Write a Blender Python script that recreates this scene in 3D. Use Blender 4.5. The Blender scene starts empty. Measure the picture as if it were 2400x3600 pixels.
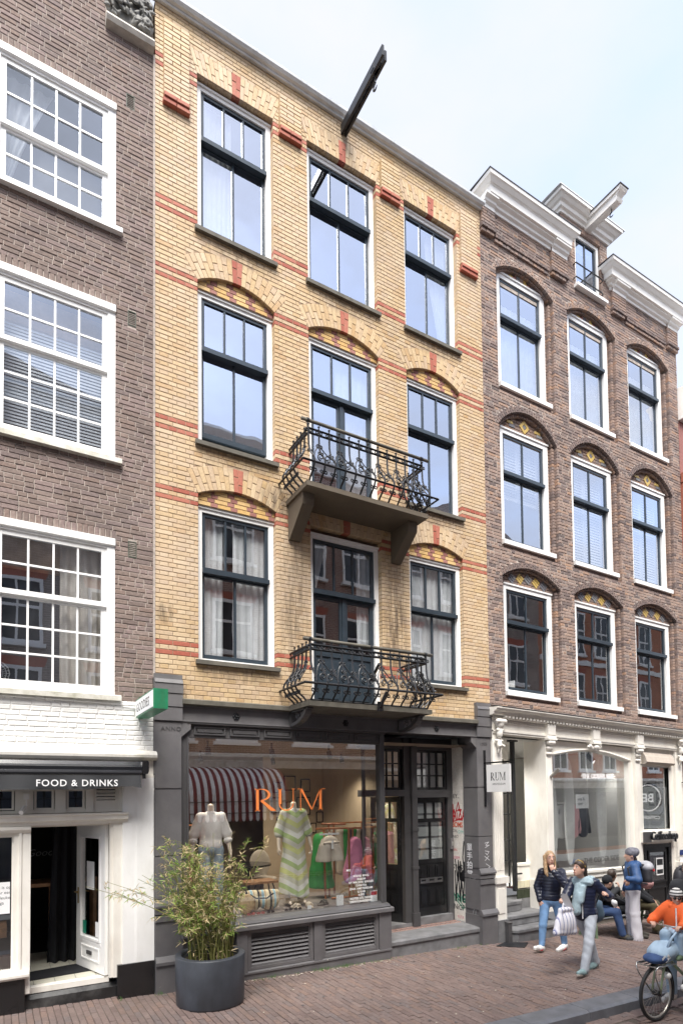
import bpy, bmesh, math, random
import numpy as np
from mathutils import Vector, Matrix
random.seed(7)
SC = bpy.context.scene
COL = SC.collection
R = math.radians

# ------------------------------------------------------------------ camera
CAM_Y, CAM_Z = -8.25, 2.67
def cam_axes(yaw, pitch, roll):
    f = Vector((math.sin(yaw)*math.cos(pitch), math.cos(yaw)*math.cos(pitch), math.sin(pitch)))
    r = Vector((math.cos(yaw), -math.sin(yaw), 0)); u = r.cross(f)
    return (r*math.cos(roll)+u*math.sin(roll), -r*math.sin(roll)+u*math.cos(roll), f)
AX_R, AX_U, AX_F = cam_axes(R(30.30), R(2.15), R(-0.68))
cam = bpy.data.cameras.new('camera'); camo = bpy.data.objects.new('camera', cam); COL.objects.link(camo)
mw = Matrix((AX_R, AX_U, -AX_F)).transposed().to_4x4(); mw.translation = (0, CAM_Y, CAM_Z)
camo.matrix_world = mw
cam.sensor_fit = 'HORIZONTAL'; cam.sensor_width = 36; cam.lens = 36*2082.26/2400
cam.shift_x = -3/2400; cam.shift_y = 917/2400
cam.clip_start = .05; cam.clip_end = 500
SC.camera = camo

# ------------------------------------------------------------------ world: thin bright cloud over a daylight sky
SUN_EL, SUN_AZ = R(58), R(205)      # azimuth from +Y, clockwise seen from above
w = bpy.data.worlds.new('World'); SC.world = w; w.use_nodes = True
nt = w.node_tree; nt.nodes.clear(); N = nt.nodes.new; L = nt.links.new
out = N('ShaderNodeOutputWorld'); bg = N('ShaderNodeBackground'); bg.inputs['Strength'].default_value = 0.1
sky = N('ShaderNodeTexSky'); sky.sky_type = 'NISHITA'; sky.sun_disc = False
sky.sun_elevation = SUN_EL; sky.sun_rotation = SUN_AZ; sky.air_density = 1.0; sky.dust_density = 2.0; sky.altitude = 0
tc = N('ShaderNodeTexCoord'); mp = N('ShaderNodeMapping'); mp.inputs['Scale'].default_value = (1, 1, 2.2)
nz = N('ShaderNodeTexNoise'); nz.inputs['Scale'].default_value = 2.7; nz.inputs['Detail'].default_value = 7; nz.inputs['Roughness'].default_value = .52
rp = N('ShaderNodeValToRGB'); rp.color_ramp.elements[0].position = .30; rp.color_ramp.elements[0].color = (.50,)*3+(1,)
rp.color_ramp.elements[1].position = .66; rp.color_ramp.elements[1].color = (1,)*3+(1,)
mx = N('ShaderNodeMix'); mx.data_type = 'RGBA'; mx.inputs[7].default_value = (1.60, 1.63, 1.75, 1)
L(tc.outputs['Generated'], mp.inputs[0]); L(mp.outputs[0], nz.inputs['Vector']); L(nz.outputs[0], rp.inputs[0])
L(rp.outputs[0], mx.inputs[0]); L(sky.outputs[0], mx.inputs[6]); L(mx.outputs[2], bg.inputs[0]); L(bg.outputs[0], out.inputs[0])

sl = bpy.data.lights.new('sun', 'SUN'); sl.energy = 1.3; sl.angle = R(34); sl.color = (1, .965, .91)
so = bpy.data.objects.new('sun', sl); COL.objects.link(so)
sd = Vector((math.sin(SUN_AZ)*math.cos(SUN_EL), math.cos(SUN_AZ)*math.cos(SUN_EL), math.sin(SUN_EL)))
so.rotation_euler = sd.to_track_quat('Z', 'Y').to_euler(); so.location = (0, -4, 30)

vs = SC.view_settings; vs.view_transform = 'Standard'; vs.look = 'None'; vs.gamma = 1; vs.use_curve_mapping = False
vs.exposure = 2.58
cy = SC.cycles; cy.max_bounces = 8; cy.transparent_max_bounces = 24; cy.diffuse_bounces = 4; cy.glossy_bounces = 4
cy.use_denoising = True; cy.sample_clamp_indirect = 6

# ------------------------------------------------------------------ helpers
class MB:
    """collects polygons; build() links them as ONE mesh object"""
    def __init__(s): s.v = []; s.f = []; s.m = []
    def poly(s, pts, mi=0):
        b = len(s.v); s.v.extend([tuple(p) for p in pts]); s.f.append(tuple(range(b, b+len(pts)))); s.m.append(mi)
    def raw(s, v, f, mi=0):
        b = len(s.v); s.v.extend([tuple(p) for p in v]); s.f.extend([tuple(i+b for i in q) for q in f]); s.m.extend([mi]*len(f))
    def box(s, x0, x1, y0, y1, z0, z1, mi=0, front=None):
        v = [(x0,y0,z0),(x1,y0,z0),(x1,y1,z0),(x0,y1,z0),(x0,y0,z1),(x1,y0,z1),(x1,y1,z1),(x0,y1,z1)]
        f = [(0,1,5,4),(1,2,6,5),(2,3,7,6),(3,0,4,7),(4,5,6,7),(3,2,1,0)]
        b = len(s.v); s.v.extend(v); s.f.extend([tuple(i+b for i in q) for q in f])
        s.m.extend([mi if front is None else front]+[mi]*5); return s
    def prism(s, pts, y0, y1, mi=0):
        """polygon in x,z extruded from y0 to y1"""
        n = len(pts); b = len(s.v)
        s.v.extend([(p[0], y0, p[1]) for p in pts]+[(p[0], y1, p[1]) for p in pts])
        s.f.append(tuple(range(b, b+n))); s.f.append(tuple(range(b+2*n-1, b+n-1, -1)))
        for i in range(n): j = (i+1) % n; s.f.append((b+j, b+i, b+n+i, b+n+j))
        s.m.extend([mi]*(n+2)); return s
    def extr(s, prof, x0, x1, mi=0, dz=0):
        """profile in (y,z) extruded along x"""
        n = len(prof); b = len(s.v)
        s.v.extend([(x0, p[0], p[1]) for p in prof]+[(x1, p[0], p[1]+dz) for p in prof])
        s.f.append(tuple(range(b+n-1, b-1, -1))); s.f.append(tuple(range(b+n, b+2*n)))
        for i in range(n): j = (i+1) % n; s.f.append((b+i, b+j, b+n+j, b+n+i))
        s.m.extend([mi]*(n+2)); return s
    def frame(s, x0, x1, z0, z1, wl, wr, wb, wt, y0, y1, mi=0):
        s.box(x0, x0+wl, y0, y1, z0, z1, mi); s.box(x1-wr, x1, y0, y1, z0, z1, mi)
        if wt: s.box(x0+wl, x1-wr, y0+.001, y1, z1-wt, z1, mi)
        if wb: s.box(x0+wl, x1-wr, y0+.001, y1, z0, z0+wb, mi)
        return s
    def tube(s, path, r, n=6, mi=0, cap=True):
        P = [Vector(p) for p in path]; rs = r if isinstance(r, (list, tuple)) else [r]*len(P); b = len(s.v); up = None
        for i, p in enumerate(P):
            d = (P[min(i+1, len(P)-1)]-P[max(i-1, 0)])
            if d.length < 1e-9: d = Vector((0, 0, 1))
            d.normalize()
            if up is None:
                up = Vector((0, 0, 1)) if abs(d.z) < .9 else Vector((1, 0, 0))
            a = d.cross(up)
            if a.length < 1e-6: a = d.orthogonal()
            a.normalize(); c = a.cross(d); c.normalize(); up = c
            for k in range(n):
                t = 2*math.pi*k/n; s.v.append(tuple(p+a*(rs[i]*math.cos(t))+c*(rs[i]*math.sin(t))))
        for i in range(len(P)-1):
            for k in range(n):
                l = (k+1) % n; s.f.append((b+i*n+k, b+i*n+l, b+(i+1)*n+l, b+(i+1)*n+k)); s.m.append(mi)
        if cap:
            s.f.append(tuple(b+k for k in range(n-1, -1, -1))); s.f.append(tuple(b+(len(P)-1)*n+k for k in range(n))); s.m.extend([mi]*2)
        return s
    def lathe(s, prof, c, n=24, mi=0, sx=1, sy=1):
        """prof: (radius,z) list about vertical axis at c"""
        b = len(s.v)
        for r, z in prof:
            for k in range(n):
                t = 2*math.pi*k/n; s.v.append((c[0]+r*sx*math.cos(t), c[1]+r*sy*math.sin(t), c[2]+z))
        for i in range(len(prof)-1):
            for k in range(n):
                l = (k+1) % n; s.f.append((b+i*n+k, b+i*n+l, b+(i+1)*n+l, b+(i+1)*n+k)); s.m.append(mi)
        return s
    def ball(s, c, r, n=10, mi=0):
        rx, ry, rz = (r, r, r) if not isinstance(r, (tuple, list)) else r
        pr = [(math.sin(math.pi*i/(n-1)), -math.cos(math.pi*i/(n-1))) for i in range(n)]
        b = len(s.v)
        for q, z in pr:
            for k in range(n): t = 2*math.pi*k/n; s.v.append((c[0]+rx*q*math.cos(t), c[1]+ry*q*math.sin(t), c[2]+rz*z))
        for i in range(n-1):
            for k in range(n):
                l = (k+1) % n; s.f.append((b+i*n+k, b+i*n+l, b+(i+1)*n+l, b+(i+1)*n+k)); s.m.append(mi)
        return s
    def mesh(s, name, mats, smooth=False, recalc=True):
        me = bpy.data.meshes.new(name); me.from_pydata(s.v, [], s.f)
        for m in (mats if isinstance(mats, (list, tuple)) else [mats]): me.materials.append(m)
        me.polygons.foreach_set('material_index', s.m)
        if smooth: me.polygons.foreach_set('use_smooth', [True]*len(s.f))
        if recalc and len(s.f) < 60000:
            bm = bmesh.new(); bm.from_mesh(me); bmesh.ops.recalc_face_normals(bm, faces=bm.faces[:]); bm.to_mesh(me); bm.free()
        me.update(); return me
    def build(s, name, mats, parent=None, smooth=False, label=None, recalc=True):
        return obj(name, s.mesh(name, mats, smooth, recalc), parent, label)
def obj(name, me, parent=None, label=None, loc=None):
    o = bpy.data.objects.new(name, me); COL.objects.link(o)
    if parent is not None:
        o.parent = parent
        o.matrix_parent_inverse = Matrix.Translation(-worldloc(parent))
    if loc is not None: o.location = loc
    if label: o['label'] = label
    return o
_wl = {}
def worldloc(o):
    return Vector(_wl.get(o.name, (0, 0, 0)))
def thing(name, label, cat, loc=(0, 0, 0), group=None):
    """an Empty at the thing's base that parents its parts (parts are given in world coordinates)"""
    o = bpy.data.objects.new(name, None); COL.objects.link(o); o.location = loc; o.empty_display_size = .1
    _wl[o.name] = tuple(loc)
    return tag(o, label, cat, group)
def tag(o, label=None, cat=None, group=None, kind=None):
    for k, v in (('label', label), ('category', cat), ('group', group), ('kind', kind)):
        if v: o[k] = v
    return o
def text(body, size, loc, mat_, name='lettering', parent=None, rot=(90, 0, 0), ext=.002, align='LEFT', sx=1, space=1, shear=0, bold=0):
    cu = bpy.data.curves.new(name, 'FONT'); cu.body = body; cu.size = size; cu.extrude = ext; cu.align_x = align; cu.space_character = space; cu.shear = shear; cu.offset = bold
    cu.resolution_u = 3
    o = bpy.data.objects.new('tmp', cu); COL.objects.link(o)
    dg = bpy.context.evaluated_depsgraph_get(); me = bpy.data.meshes.new_from_object(o.evaluated_get(dg))
    bpy.data.objects.remove(o); me.name = name
    me.transform(Matrix.Translation(loc) @ Matrix.Rotation(R(rot[2]), 4, 'Z') @ Matrix.Rotation(R(rot[1]), 4, 'Y') @ Matrix.Rotation(R(rot[0]), 4, 'X') @ Matrix.Diagonal((sx, 1, 1, 1)))
    me.materials.clear(); me.materials.append(mat_)
    return obj(name, me, parent)
def proj(p):
    v = Vector(p)-Vector((0, CAM_Y, CAM_Z)); z = v.dot(AX_F)
    return 1203+2082.26*v.dot(AX_R)/z, 2717-2082.26*v.dot(AX_U)/z, z

# ------------------------------------------------------------------ materials
def nodes(name):
    m = bpy.data.materials.new(name); m.use_nodes = True
    return m, m.node_tree, m.node_tree.nodes['Principled BSDF']
def mixc(nt, a, b, fac, mode='MIX'):
    n = nt.nodes.new('ShaderNodeMix'); n.data_type = 'RGBA'; n.blend_type = mode
    for s_, v in ((0, fac), (6, a), (7, b)):
        if isinstance(v, bpy.types.NodeSocket): nt.links.new(v, n.inputs[s_])
        elif isinstance(v, (int, float)): n.inputs[s_].default_value = v
        else: n.inputs[s_].default_value = tuple(v)+(1,)
    return n.outputs[2]
def noise(nt, scale, detail=4, stretch=(1, 1, 1), rough=.55):
    g = nt.nodes.new('ShaderNodeNewGeometry'); m_ = nt.nodes.new('ShaderNodeMapping'); m_.inputs['Scale'].default_value = stretch
    n = nt.nodes.new('ShaderNodeTexNoise'); n.inputs['Scale'].default_value = scale; n.inputs['Detail'].default_value = detail; n.inputs['Roughness'].default_value = rough
    nt.links.new(g.outputs['Position'], m_.inputs[0]); nt.links.new(m_.outputs[0], n.inputs['Vector']); return n.outputs[0]
def ramp(nt, src, stops):
    r_ = nt.nodes.new('ShaderNodeValToRGB'); e = r_.color_ramp.elements
    while len(e) < len(stops): e.new(.5)
    for i, (p, c) in enumerate(stops):
        e[i].position = p; e[i].color = tuple(c)+(1,) if hasattr(c, '__len__') else (c, c, c, 1)
    nt.links.new(src, r_.inputs[0]); return r_.outputs[0]
def bump(nt, b, src, strength, dist=.01):
    n = nt.nodes.new('ShaderNodeBump'); n.inputs['Strength'].default_value = strength; n.inputs['Distance'].default_value = dist
    nt.links.new(src, n.inputs['Height']); nt.links.new(n.outputs[0], b.inputs['Normal'])
def mat(name, col, rough=.6, var=.16, sc=5, bmp=.15, bsc=60, metal=0, dirt=0, dcol=(.05, .045, .035), dsc=2.5, dst=(1, 1, .35), coat=0, spec=.5, chips=0, chcol=(.62,.58,.50)):
    m, nt, b = nodes(name)
    n1 = noise(nt, sc, 5)
    lo = tuple(c*(1-var) for c in col); hi = tuple(min(1, c*(1+var)) for c in col)
    c = ramp(nt, n1, [(.3, lo), (.7, hi)])
    if dirt:
        d = ramp(nt, noise(nt, dsc, 6, dst, .65), [(.62-.25*dirt, 0.0), (.78, 1.0)])
        ml = nt.nodes.new('ShaderNodeMath'); ml.operation = 'MULTIPLY'; ml.inputs[1].default_value = min(1, dirt); nt.links.new(d, ml.inputs[0])
        c = mixc(nt, c, dcol, ml.outputs[0])
    if chips:
        k = ramp(nt, noise(nt, 13, 6, (1,1,1), .72), [(.735-.05*chips, 0.0), (.75-.05*chips, 1.0)]); c = mixc(nt, c, chcol, k)
    nt.links.new(c, b.inputs['Base Color'])
    b.inputs['Roughness'].default_value = rough; b.inputs['Metallic'].default_value = metal; b.inputs['Specular IOR Level'].default_value = spec
    if coat: b.inputs['Coat Weight'].default_value = coat; b.inputs['Coat Roughness'].default_value = .12
    if bmp: bump(nt, b, noise(nt, bsc, 3), bmp, .004)
    return m
def brickmat(name, cols, rough=.75, stain=.5, stcol=(.06, .045, .035), stsc=1.3, bmp=.4, bsc=45, ststretch=(1, 1, .5), fine=.12, patches=()):
    m, nt, b = nodes(name)
    g = nt.nodes.new('ShaderNodeNewGeometry'); oi = nt.nodes.new('ShaderNodeObjectInfo')
    ad = nt.nodes.new('ShaderNodeMath'); ad.operation = 'ADD'; nt.links.new(g.outputs['Random Per Island'], ad.inputs[0]); nt.links.new(oi.outputs['Random'], ad.inputs[1])
    fr = nt.nodes.new('ShaderNodeMath'); fr.operation = 'FRACT'; nt.links.new(ad.outputs[0], fr.inputs[0])
    n_ = len(cols)
    c = ramp(nt, fr.outputs[0], [((i+.02)/n_, cc) for i, cc in enumerate(cols)])
    f = ramp(nt, noise(nt, 30, 4), [(.3, 1-fine), (.7, 1+fine)])
    c = mixc(nt, c, f, 1.0, 'MULTIPLY')
    if stain:
        d = ramp(nt, noise(nt, stsc, 7, ststretch, .68), [(.50, 0.0), (.80, 1.0)])
        ml = nt.nodes.new('ShaderNodeMath'); ml.operation = 'MULTIPLY'; ml.inputs[1].default_value = stain; nt.links.new(d, ml.inputs[0])
        c = mixc(nt, c, stcol, ml.outputs[0])
    if patches:
        wsh = ramp(nt, noise(nt, .55, 5, (1, 1, .8), .6), [(.42, 0.0), (.66, .45)]); c = mixc(nt, c, (.61,.495,.385), wsh); spk = ramp(nt, noise(nt, 4.2, 7, (1, 1, 1.6), .75), [(.60, 0.0), (.72, .5)]); c = mixc(nt, c, (.21,.16,.11), spk)
        # rain streaks and soot at fixed places: under sills and brackets
        sx = nt.nodes.new('ShaderNodeSeparateXYZ'); nt.links.new(g.outputs['Position'], sx.inputs[0])
        def mth(op, a, b_=None, cl=False):
            n = nt.nodes.new('ShaderNodeMath'); n.operation = op; n.use_clamp = cl
            for i, v in enumerate((a, b_)):
                if v is None: continue
                if isinstance(v, bpy.types.NodeSocket): nt.links.new(v, n.inputs[i])
                else: n.inputs[i].default_value = v
            return n.outputs[0]
        acc = None
        for xc, zc, rx, rz, st in patches:
            u = mth('MULTIPLY', mth('ADD', sx.outputs['X'], -xc), 1/rx); v = mth('MULTIPLY', mth('ADD', sx.outputs['Z'], -zc), 1/rz)
            q = mth('MULTIPLY', mth('SUBTRACT', 1.0, mth('ADD', mth('MULTIPLY', u, u), mth('MULTIPLY', v, v)), True), st)
            acc = q if acc is None else mth('MAXIMUM', acc, q)
        sn = ramp(nt, noise(nt, 7, 6, (2.2, 1, .28), .7), [(.36, 0.0), (.58, 1.0)])
        c = mixc(nt, c, (.10,.072,.05), mth('MULTIPLY', acc, sn))
    nt.links.new(c, b.inputs['Base Color']); b.inputs['Roughness'].default_value = rough; b.inputs['Specular IOR Level'].default_value = .3
    bump(nt, b, noise(nt, bsc, 4), bmp, .006)
    return m
def glass(name, base=.10, gain=1.6, tint=(.93, .96, .97), wav=.0, gt=(.98, .99, 1)):
    m = bpy.data.materials.new(name); m.use_nodes = True; nt = m.node_tree; nt.nodes.clear()
    o = nt.nodes.new('ShaderNodeOutputMaterial'); tr = nt.nodes.new('ShaderNodeBsdfTransparent'); gl = nt.nodes.new('ShaderNodeBsdfGlossy'); mxs = nt.nodes.new('ShaderNodeMixShader')
    gl.inputs['Roughness'].default_value = 0.0; gl.inputs['Color'].default_value = gt+(1,); tr.inputs[0].default_value = tint+(1,)
    lw = nt.nodes.new('ShaderNodeLayerWeight'); fr = nt.nodes.new('ShaderNodeMath'); fr.operation = 'POWER'; fr.inputs[1].default_value = 4.5; nt.links.new(lw.outputs['Facing'], fr.inputs[0])
    ma = nt.nodes.new('ShaderNodeMath'); ma.operation = 'MULTIPLY_ADD'; ma.inputs[1].default_value = gain; ma.inputs[2].default_value = base; ma.use_clamp = True
    nt.links.new(fr.outputs[0], ma.inputs[0]); nt.links.new(ma.outputs[0], mxs.inputs[0]); nt.links.new(tr.outputs[0], mxs.inputs[1]); nt.links.new(gl.outputs[0], mxs.inputs[2]); nt.links.new(mxs.outputs[0], o.inputs[0])
    if wav:
        bn = nt.nodes.new('ShaderNodeBump'); bn.inputs['Strength'].default_value = wav; bn.inputs['Distance'].default_value = .02
        nt.links.new(noise(nt, 2.2, 1), bn.inputs['Height']); nt.links.new(bn.outputs[0], gl.inputs['Normal'])
    return m
def clear(name, tint=(.97, .98, .98)):
    m = bpy.data.materials.new(name); m.use_nodes = True; nt = m.node_tree; nt.nodes.clear()
    o = nt.nodes.new('ShaderNodeOutputMaterial'); tr = nt.nodes.new('ShaderNodeBsdfTransparent'); tr.inputs[0].default_value = tint+(1,); nt.links.new(tr.outputs[0], o.inputs[0]); return m
def cloth(name, col, rough=.9, trans=0, var=.08, bmp=.2):
    m = mat(name, col, rough, var, 9, bmp, 90)
    if trans:
        nt = m.node_tree; b = nt.nodes['Principled BSDF']; o = nt.nodes['Material Output']
        t = nt.nodes.new('ShaderNodeBsdfTranslucent'); t.inputs[0].default_value = tuple(col)+(1,)
        tp = nt.nodes.new('ShaderNodeBsdfTransparent')
        m1 = nt.nodes.new('ShaderNodeMixShader'); m1.inputs[0].default_value = .22
        m2 = nt.nodes.new('ShaderNodeMixShader'); m2.inputs[0].default_value = trans
        nt.links.new(b.outputs[0], m1.inputs[1]); nt.links.new(t.outputs[0], m1.inputs[2]); nt.links.new(m1.outputs[0], m2.inputs[1]); nt.links.new(tp.outputs[0], m2.inputs[2]); nt.links.new(m2.outputs[0], o.inputs[0])
    return m

M = {}
YPATCH = [(3.99, 5.7, .34, 1.25, .75), (5.93, 5.5, .30, 1.35, .95), (3.68, 7.22, .32, .30, .85), (3.1, 4.45, .75, .16, .55), (6.85, 4.45, .7, .16, .5)]+[(c, z, .72, .20, .55) for c in (3.08, 4.97, 6.86) for z in (7.66, 10.86) if not (c == 4.97 and z < 8)]+[(2.0, 5.22, .14, .2, .8), (4.97, 13.75, .5, .25, .6)]
M['yellow'] = brickmat('yellow_brick', [(0.530,0.379,0.203),(0.559,0.414,0.243),(0.495,0.340,0.171),(0.594,0.458,0.293),(0.540,0.394,0.221),(0.470,0.305,0.149),(0.564,0.433,0.279),(0.515,0.369,0.211),(0.495,0.364,0.234)], .55, .55, (.27,.205,.14), .9, patches=YPATCH)
M['amber'] = brickmat('amber_brick', [(.62,.41,.17),(.66,.46,.22),(.58,.37,.14)], .5, .25, (.25,.15,.07), 1.5)
M['red'] = brickmat('red_brick', [(.36,.10,.065),(.40,.13,.085),(.33,.085,.055),(.42,.15,.10)], .6, .3, (.12,.05,.04), 2)
M['darkred'] = brickmat('purple_brick', [(.33,.15,.125),(.38,.18,.15),(.30,.13,.11)], .6, .3, (.1,.05,.04), 2)
M['mortar_y'] = mat('mortar_brown', (.33,.235,.155), .9, .3, 12, .3, 80)
M['brown'] = brickmat('brown_brick', [(.20,.15,.128),(.235,.18,.155),(.165,.125,.11),(.26,.20,.175),(.215,.155,.13),(.18,.14,.13),(.24,.18,.165)], .8, .5, (.085,.065,.06), 1.1, .8, 30, (1,1,.8), .2)
M['mortar_l'] = mat('mortar_grey', (.40,.345,.305), .95, .25, 14, .5, 70)
M['whitebrick'] = brickmat('white_painted_brick', [(.80,.79,.76),(.77,.76,.73),(.82,.81,.78)], .6, .12, (.5,.48,.42), 1.5, .9, 22, (1,1,1), .03)
M['rust'] = brickmat('russet_brick', [(.28,.20,.165),(.32,.23,.19),(.235,.175,.155),(.345,.245,.195),(.265,.195,.165),(.295,.22,.19),(.36,.225,.155),(.225,.18,.165)], .8, .45, (.07,.05,.045), .9, .8, 32, (1,1,.6), .2)
M['rustdark'] = brickmat('dark_brick', [(.155,.12,.113),(.195,.145,.132),(.135,.108,.102),(.225,.165,.145)], .8, .4, (.05,.04,.04), 2, .7, 32)
M['mortar_r'] = mat('mortar_pale', (.45,.39,.34), .95, .3, 12, .4, 70)
M['greybrick'] = brickmat('grey_glazed_brick', [(.20,.20,.21),(.26,.26,.26),(.17,.17,.19)], .4, .2)
M['goldbrick'] = brickmat('gold_glazed_brick', [(.55,.38,.10),(.60,.43,.14)], .35, .2)
M['white'] = mat('white_paint', (.87,.865,.85), .35, .03, 3, .1, 40, dirt=.45, dcol=(.55,.52,.46))
M['cream'] = mat('cream_paint', (.83,.80,.735), .42, .04, 3, .10, 30, dirt=.5, dcol=(.52,.46,.38))
M['blue'] = mat('blue_grey_paint', (.030,.043,.056), .28, .15, 6, .05, 30, coat=.3)
M['grey'] = mat('grey_paint', (.13,.125,.129), .45, .12, 4, .3, 25, dirt=.55, dcol=(.19,.185,.175), chips=.5)
M['grey2'] = mat('dark_grey_paint', (.070,.068,.070), .38, .1, 4, .12, 25)
M['black'] = mat('black_paint', (.012,.012,.013), .25, .2, 6, .05, 30, coat=.3)
M['iron'] = mat('black_iron', (.016,.017,.020), .42, .3, 14, .2, 60)
M['stone'] = mat('brown_stone', (.115,.105,.085), .8, .25, 7, .3, 50, dirt=.4, dcol=(.05,.05,.03))
M['bluestone'] = mat('bluestone', (.17,.17,.175), .6, .3, 5, .3, 60, dirt=.35, dcol=(.07,.07,.07))
M['concrete'] = mat('brown_concrete', (.13,.105,.075), .7, .12, 3, .15, 40)
M['zinc'] = mat('zinc_gutter', (.62,.65,.68), .5, .15, 4, .1, 30, metal=0, dirt=.3, dcol=(.2,.2,.2))
M['glass_low'] = glass('first_floor_glass', .24, 1.6, (.95,.96,.97), .05)
M['glass'] = glass('window_glass', .58, 1.8, (.96,.98,.99), .09, (.82,.88,1))
M['glass_old'] = glass('old_window_glass', .30, 1.6, (.93,.95,.98), .05, (.80,.88,1))
M['glass_shop'] = glass('shop_glass', .32, 1.6, (.96,.97,.97), .008)
M['clear'] = clear('pane_back')
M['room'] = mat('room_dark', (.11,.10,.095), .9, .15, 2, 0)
M['curtain'] = cloth('white_net_curtain', (.90,.91,.92), .9, .12)
M['curtain_c'] = cloth('cream_curtain', (.86,.79,.70), .9, .05)
M['sillw'] = mat('weathered_white_sill', (.70,.68,.62), .6, .1, 5, .2, 30, dirt=.8, dcol=(.20,.19,.10), dsc=5, dst=(1,1,1))
M['mossy'] = mat('mossy_white_paint', (.76,.73,.67), .5, .05, 4, .1, 30, dirt=.55, dcol=(.24,.21,.10), dsc=4, dst=(1,1,.6))
M['vent'] = mat('green_vent_frame', (.05,.065,.045), .5); M['vent2'] = mat('green_vent_slat', (.10,.115,.08), .45)
M['blindm'] = mat('pale_blind', (.60,.62,.65), .6, .03, 3, 0); M['wood'] = mat('oiled_wood', (.30,.16,.08), .5, .3, 9, .1); M['redch'] = mat('red_upholstery', (.35,.09,.08), .8)
M['stonel'] = mat('pale_sandstone', (.50,.47,.42), .85, .2, 6, .4, 40, dirt=.6, dcol=(.12,.11,.09)); M['stoned'] = mat('sooty_stone', (.20,.195,.18), .8, .35, 7, .4, 40)
M['blackstone'] = mat('black_painted_stone', (.022,.022,.023), .35, .3, 6, .3, 30, dirt=.5, dcol=(.16,.16,.155), dsc=3, dst=(1,1,1))
M['cafe_wall'] = mat('dark_cafe_wall', (.035,.032,.03), .8); M['blackcloth'] = cloth('black_cloth', (.010,.011,.014)); M['brass'] = mat('brass', (.45,.30,.12), .35, .1, 5, 0, metal=1)
M['awnblack'] = mat('black_awning_metal', (.02,.021,.025), .25, .2, 4, .05, coat=.4); M['awncloth'] = cloth('black_awning_cloth', (.016,.017,.02), .7)
M['signgreen'] = mat('green_enamel', (.02,.21,.10), .35, .2, 8, .1, dirt=.4, dcol=(.09,.08,.04), dsc=6); M['blind'] = mat('roller_blind', (.42,.40,.36), .8, .04, 3, 0)
M['cornw'] = mat('white_cornice_paint', (.89,.87,.83), .4, .04, 3, .06, 30, dirt=.2, dcol=(.45,.42,.36)); M['greyfilm'] = mat('grey_window_film', (.66,.68,.68), .6, .03, 3, 0); M['navy_print'] = mat('navy_print', (.02,.04,.16), .5, .05, 3, 0)
M['beam'] = mat('pale_timber', (.55,.38,.24), .7, .2, 6, .1)
# ------------------------------------------------------------------ brickwork engine
class Bricks:
    def __init__(s): s.r = []
    def quad(s, pts, y, d, mk, bev=.004, dy=0): s.r.append((pts, y+random.uniform(-dy, dy), d, mk, bev))
    def rect(s, x0, x1, z0, z1, y, d, mk, bev=.004, dy=0): s.quad([(x0,z0),(x1,z0),(x1,z1),(x0,z1)], y, d, mk, bev, dy)
    @staticmethod
    def geo(pts, d, b):
        v = [(p[0], d, p[1]) for p in pts]+[(p[0], b, p[1]) for p in pts]
        for i in range(4):
            p = Vector(pts[i]); a = Vector(pts[i-1])-p; c = Vector(pts[(i+1) % 4])-p
            q = p+a.normalized()*b+c.normalized()*b; v.append((q.x, 0, q.y))
        f = []
        for i in range(4):
            j = (i+1) % 4; f += [(i, j, 4+j, 4+i), (4+i, 4+j, 8+j, 8+i)]
        f.append((8, 9, 10, 11)); return v, f
    def finish(s, house, warp=None, n=300, q=.002, name='brick'):
        def area(r):
            cx = sum(p[0] for p in r[0])/4; cz = sum(p[1] for p in r[0])/4
            x, y, z = proj((cx, r[1], cz))
            w_ = max(p[0] for p in r[0])-min(p[0] for p in r[0]); h_ = max(p[1] for p in r[0])-min(p[1] for p in r[0])
            if not (10 < x < 2390 and 10 < y < 3590): return -1
            e = Vector((cx, r[1]-CAM_Y, cz-CAM_Z)); return w_*h_*(r[1]-CAM_Y)/e.length**3
        rs = sorted(s.r, key=area, reverse=True); cache = {}
        for k, (pts, y, d, mk, b) in enumerate(rs[:n]):
            cx = sum(p[0] for p in pts)/4; cz = sum(p[1] for p in pts)/4
            lp = tuple((round((p[0]-cx)/q)*q, round((p[1]-cz)/q)*q) for p in pts); key = (lp, d, mk, b)
            if key not in cache:
                mb = MB(); v, f = s.geo(lp, d, b); mb.raw(v, f); cache[key] = mb.mesh(name, M[mk])
            obj(name, cache[key], house, loc=(cx, y, cz+(warp(cx, cz) if warp else 0)))
        mb = MB(); mats = []; 
        for pts, y, d, mk, b in rs[n:]:
            if mk not in mats: mats.append(mk)
            v, f = s.geo(pts, d, b)
            mb.raw([(a, c+y, e+(warp(a, e) if warp else 0)) for a, c, e in v], f, mats.index(mk))
        if mb.f: tag(mb.build(name+'work', [M[k] for k in mats], house, recalc=False), kind='stuff')
def solid(x0, x1, holes, z):
    iv = [(x0, x1)]
    for h in holes:
        g = h(z)
        if not g: continue
        nv = []
        for a, b in iv:
            if g[1] <= a or g[0] >= b: nv.append((a, b)); continue
            if g[0] > a: nv.append((a, g[0]))
            if g[1] < b: nv.append((g[1], b))
        iv = nv
    return iv
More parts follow.
